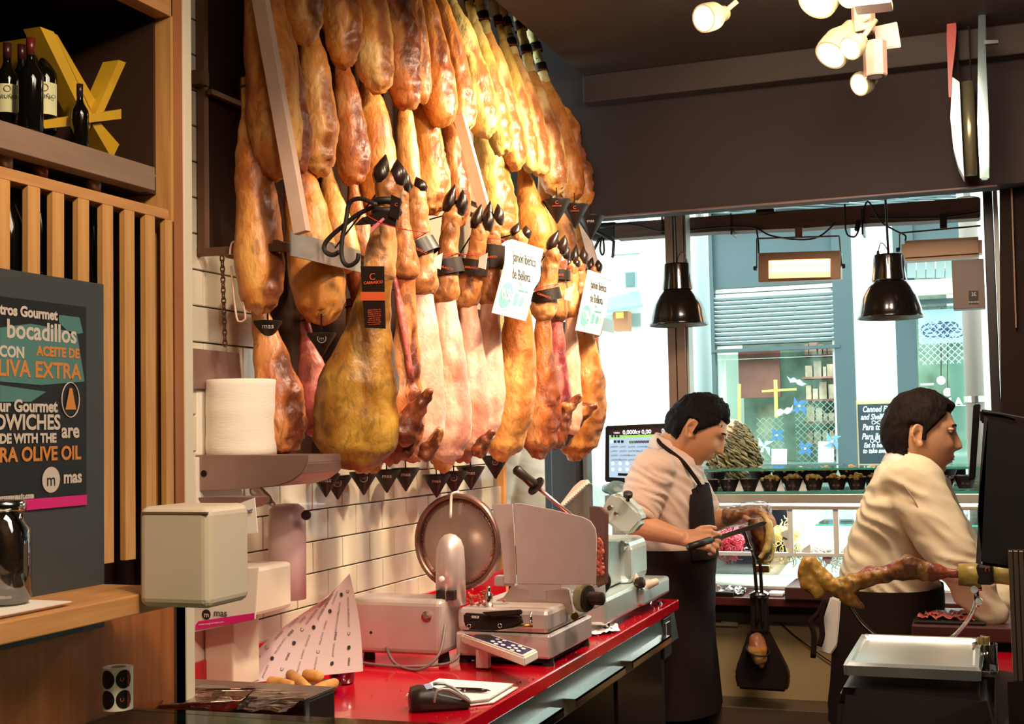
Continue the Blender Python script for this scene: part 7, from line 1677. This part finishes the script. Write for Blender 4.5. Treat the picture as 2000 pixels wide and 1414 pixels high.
pinwheel(1562, 793, 20, BLU, 'blue paper pinwheel highest in the shop window'); pinwheel(1518, 850, 17, BLU, 'blue paper pinwheel above the white sheet, left of centre'); pinwheel(1573, 876, 18, BLU, 'blue paper pinwheel low beside the second white sheet')
pinwheel(1626, 862, 20, mat('mid_blue_paper', '6a9ad0', .5), 'soft blue pinwheel nearest the right window frame'); pinwheel(1493, 872, 20, PBL, 'pale pinwheel just right of the curly-haired person')
for k, (px, py, m, lab) in enumerate(((1556, 744, PBL, 'pale blue paper moustache high in the shop window'), (1531, 803, WHITE, 'white paper moustache left of the highest blue pinwheel'))):
    o = thing('paper_moustache', FF(px, py, .06), lab, 'decoration', 'paper moustaches'); c = FF(px, py, .06); s = YF/F_
    pts = [(-18, 8), (-14, -2), (-6, -5), (0, -1), (6, -7), (14, -6), (18, -12), (16, 0), (6, 6), (0, 3), (-8, 9)] if k else [(-18, -10), (-12, -4), (-5, -7), (0, -2), (6, -3), (12, 4), (18, 6), (10, 10), (2, 7), (-2, 2), (-12, 3)]
    link('paper', prism([c+V((x*s, 0, -y*s)) for x, y in pts], (0, -.006, 0)), m, o)
for k, (q, lab) in enumerate(((((1507, 877), (1537, 877), (1537, 910), (1507, 910)), 'white paper sheet taped low in the shop window, left one'), (((1598, 862), (1629, 862), (1629, 903), (1598, 903)), 'white paper sheet taped in the shop window, right one'))):
    t = thing('paper_notice', FF(*q[0]), lab, 'notice', 'notices in the shop window'); link('paper', prism([FF(*p, .04) for p in q], (0, -.004, 0)), WHITE, t)
# diamond lattice
def lattice(x0, y0, x1, y1, st_, yy, lab, parent=None):
    bm = bmesh.new(); s = YF/F_; a, b = Qy(x0, y1, yy), Qy(x1, y0, yy); h = b.z-a.z; w_ = b.x-a.x; d = st_*s; t = -h
    while t < w_:
        for sg in (0, 1):
            xs_, xe = t, t+h; u0 = max(0, -xs_)/h if h else 0; u1 = min(1, (w_-xs_)/h)
            if u1 > u0:
                P_ = lambda u: V((a.x+xs_+(xe-xs_)*u, yy, (a.z+h*u) if sg == 0 else (b.z-h*u)))
                _tube(bm, [P_(u0), P_(u1)], .0022, 4)
        t += d
    return link('lattice', frombm(bm), mat('lattice_white', 'c8d8d0', .5), parent, kind='stuff')
lt = thing('folding_lattice', FF(1600, 850), 'thin diamond lattice grille inside the left shop window', 'grille'); lattice(1556, 782, 1640, 905, 13, YF+.25, '', lt); lattice(1480, 815, 1530, 905, 13, YF+.25, '', lt)
# right shop window
rx0, rx1 = FF(1764, 700).x, FF(1884, 700).x
fbox('frame_post', 1760, 430, 1782, 915, .05, .08, DKG); fbox('awning_back', 1768, 430, 1886, 500, .02, .04, PNL)
bk2 = box('shop_back', (rx0, YF+.8, sz0-.1), (rx1, YF+.84, FF(1800, 500).z), mat('teal_interior', '7f8e84', .8, 0, .55, 5), fac)
AW = mat('awning_grey', '74827e', .7)
for k in range(6):
    a, b, c, d = FF(1772+k*19, 505), FF(1789+k*19, 505), FF(1793+k*18, 552), FF(1777+k*18, 552)
    link('awning_panel', prism([V((a.x, YF-.02, a.z)), V((b.x, YF-.02, b.z)), V((c.x, YF-.30, c.z)), V((d.x, YF-.30, d.z))], (0, .006, .006)), AW, fac)
fbox('fascia_strip', 1778, 552, 1863, 586, .30, .05, mat('cream_green', 'c4cfa8', .7)); fbox('dark_strip', 1790, 586, 1886, 600, .2, .05, DKG)
pst = thing('blue_poster', FF(1840, 640), 'pale blue poster with scrawled line drawing in the right shop window', 'poster')
a, b = FF(1796, 673), FF(1886, 603); link('sheet', boxm((a.x, YF-.06, a.z), (b.x, YF-.055, b.z)), mat('sky_blue_poster', 'a8c8dc', .6), pst)
bm = bmesh.new()
for k in range(9):
    c = FF(1815+k*7, 642+8*math.sin(k*2), .065); _tube(bm, [c+V((math.cos(t)*.05*(1+.3*math.sin(k)), 0, math.sin(t)*.03)) for t in [k+q*.7 for q in range(9)]], .003, 4, 2)
link('line_drawing', frombm(bm), mat('line_blue', '3a5a80', .6), pst)
lt2 = thing('folding_lattice', FF(1850, 690), 'thin diamond lattice grille over the right shop window', 'grille'); lattice(1796, 625, 1884, 712, 12, YF-.08, '', lt2)
for k, (px, py, r) in enumerate(((1838, 743, 8), (1851, 766, 8), (1864, 782, 6), (1872, 790, 6))):
    t = thing('globe_lamp', FF(px, py), 'glowing globe bulb in the right shop window, %s from the left' % ORD[k], 'lamp', 'globe bulbs in the shop'); bm = bmesh.new(); _blob(bm, FF(px, py, -.1), r*YF/F_); link('bulb', frombm(bm), mat('warm_bulb', 'fff6dc', .4, emis=3), t, True); link('wire', tubem([FF(px, py, -.1), FF(px, 600, -.1)], .003, 5), BLACK, t)
fbox('neon_shelf', 1794, 746, 1820, 750, -.3, .03, mat('warm_bulb', 'fff6dc', .4, emis=3))
ls_ = thing('window_lettering', FF(1880, 783), 'white letters LA CO on the right shop window, cut by the frame', 'lettering'); text('LA CO', .075, LW, FF(1853, 786, .02), V((1, 0, 0)), V((0, 0, 1)), ls_, ext=.002, bold=.002); box('line', FF(1852, 793, .02), FF(1890, 791, .02)+V((0, .004, 0)), LW, ls_)
wp = box('window_pane', (rx0, YF-.012, sz0), (rx1, YF-.006, FF(1800, 600).z), D.materials['shop_glass'], fac)
# chalkboard
cbd = thing('chalkboard', FF(1712, 845), 'chalkboard in a pale wooden frame with handwritten white menu, on the white pilaster', 'chalkboard')
a, b = FF(1670, 912, .06), FF(1752, 780, .06); box('frame', (a.x, YF-.06, a.z), (b.x, YF-.035, b.z), mat('pale_wood', 'd8b888', .6), cbd, .004)
a, b = FF(1679, 906, .06), FF(1745, 788, .06); box('slate', (a.x, YF-.064, a.z), (b.x, YF-.058, b.z), mat('slate', '24343a', .6), cbd)
CHK = mat('chalk', 'e4eeee', .8)
for s, px, py, h in (('Canned Fish', 1684, 800, .055), ('and Shellfish', 1681, 815, .052), ('Para tomar', 1684, 835, .058), ('Para llevar', 1683, 853, .058), ('Eat in here or', 1687, 870, .045), ('to take away', 1685, 881, .045)):
    text(s, h, CHK, FF(px, py, .067), V((1, 0, 0)), V((-.0, 0, 1)), cbd, ext=.001, shear=.25, sx=.72, bold=.0012)
for px, py in ((1712, 825), (1709, 861)):
    c = FF(px, py, .067); link('fish_doodle', tubem([c+V((math.cos(t)*.03, 0, math.sin(2*t)*.012)) for t in [2*PI*q/20 for q in range(20)]], .0025, 4, 0, True), CHK, cbd)
c = FF(1712, 896, .067); link('plate_doodle', tubem([c+V((math.cos(t)*.06, 0, abs(math.sin(t))*.05)) for t in [2*PI*q/20 for q in range(20)]], .003, 4, 0, True), CHK, cbd)
# drain pipes
for k, (px, w_, yy, lab) in enumerate(((1372, 30, 6.6, 'pale round drainpipe outside, right of the brown window mullion'), (1897, 34, 6.6, 'thick taupe round pipe outside at the right end of the window'))):
    t = thing('drainpipe', V((Qy(px, 700, yy).x, yy, 0)), lab, 'pipe', 'pipes outside'); link('pipe', lathem([(w_*yy/F_/2, 0), (w_*yy/F_/2, 3.6)], V((Qy(px, 600, yy).x, yy, 0)), (0, 0, 1), 22), mat('pale_pipe', '9aa8a4', .5) if k == 0 else mat('taupe_pipe', '8a7c70', .5), t, True)
    for z in (.6, 1.6, 2.6): link('pipe_clamp', lathem([(w_*yy/F_/2+.006, 0), (w_*yy/F_/2+.006, .03)], V((Qy(px, 600, yy).x, yy, z)), (0, 0, 1), 20), STEEL, t)
# cables under the cornice
cbl = thing('facade_cables', FF(1500, 400), 'bundle of cables strung along the facade across the street', 'cables')
for k in range(7):
    pts = [FF(1385+i*52, 398-i*2.4+k*3+3*math.sin(i*1.7+k), .12+.01*k) for i in range(11)]; link('cable', tubem(pts, .008, 6, 4), mat('cable_grey', '8a9a98' if k % 2 else '4a5a5c', .6), cbl, True)
for k in range(3): link('cable', tubem([FF(*p, .1) for p in ((1200, 450+k*4), (1245, 425+k*3), (1300, 410+k*2), (1390, 402+k*2))], .006, 6, 4), mat('cable_pale', 'a8b8b8', .6), cbl, True)
# farther house at the left: window and small awning
hs2 = thing('side_awning', FF(1220, 600), 'small grey tiled canopy with an orange lamp box, far left outside', 'canopy')
link('roof', prism([FF(1185, 588, .0), FF(1248, 572, .0), FF(1255, 600, .35), FF(1185, 612, .35)], (0, .0, .02)), mat('canopy_grey', '7c9c9c', .6), hs2)
fbox('canopy_wall', 1185, 612, 1252, 640, .02, .04, mat('canopy_side', 'a0b4b0', .8), hs2); fbox('lamp_box', 1212, 612, 1240, 650, .2, .1, mat('orange_lamp_box', 'b87a50', .5), hs2); fbox('lamp_glow', 1218, 614, 1232, 626, .21, .01, mat('amber_glow', 'e8b050', .4, emis=1), hs2)
wd = thing('upper_window', FF(1240, 555), 'small open window with laundry on the pale house far left', 'window'); fbox('frame', 1222, 530, 1243, 562, .02, .03, mat('window_grey', '8aa0a0', .6), wd); fbox('pane', 1225, 533, 1240, 560, .03, .01, mat('window_dark', '5a7474', .3), wd); fbox('sill', 1200, 494, 1250, 499, .03, .04, mat('window_grey', '8aa0a0', .6), wd)
# neighbour blocks close the street in both directions
struct('wall_street_left', boxm((-9, 5.6, 0), (-6.2, 9.4, 6)), WW); struct('wall_street_right', boxm((4.5, 5.6, 0), (5, 9.4, 6)), WW)
struct('wall_street_far', boxm((-9, 10.5, 0), (8, 10.7, 5.5)), WW)

area('shop_fill_light', (FF(1500, 700).x+.1, YF+.6, FF(1500, 690).z-.02), (FF(1500, 700).x+.1, YF+.7, 0), 1.2, .5, 20, (.9, 1, .93))  # area lights added to brighten both shop interiors
area('shop_fill_light', (FF(1825, 700).x, YF+.4, FF(1500, 610).z), (FF(1825, 700).x, YF+.5, 0), .5, .4, 9, (.9, 1, .93))

area('display_led', (-.5, 5.0, 1.205), (-.5, 5.02, .9), 1.1, .2, 9, (.95, 1, .98))
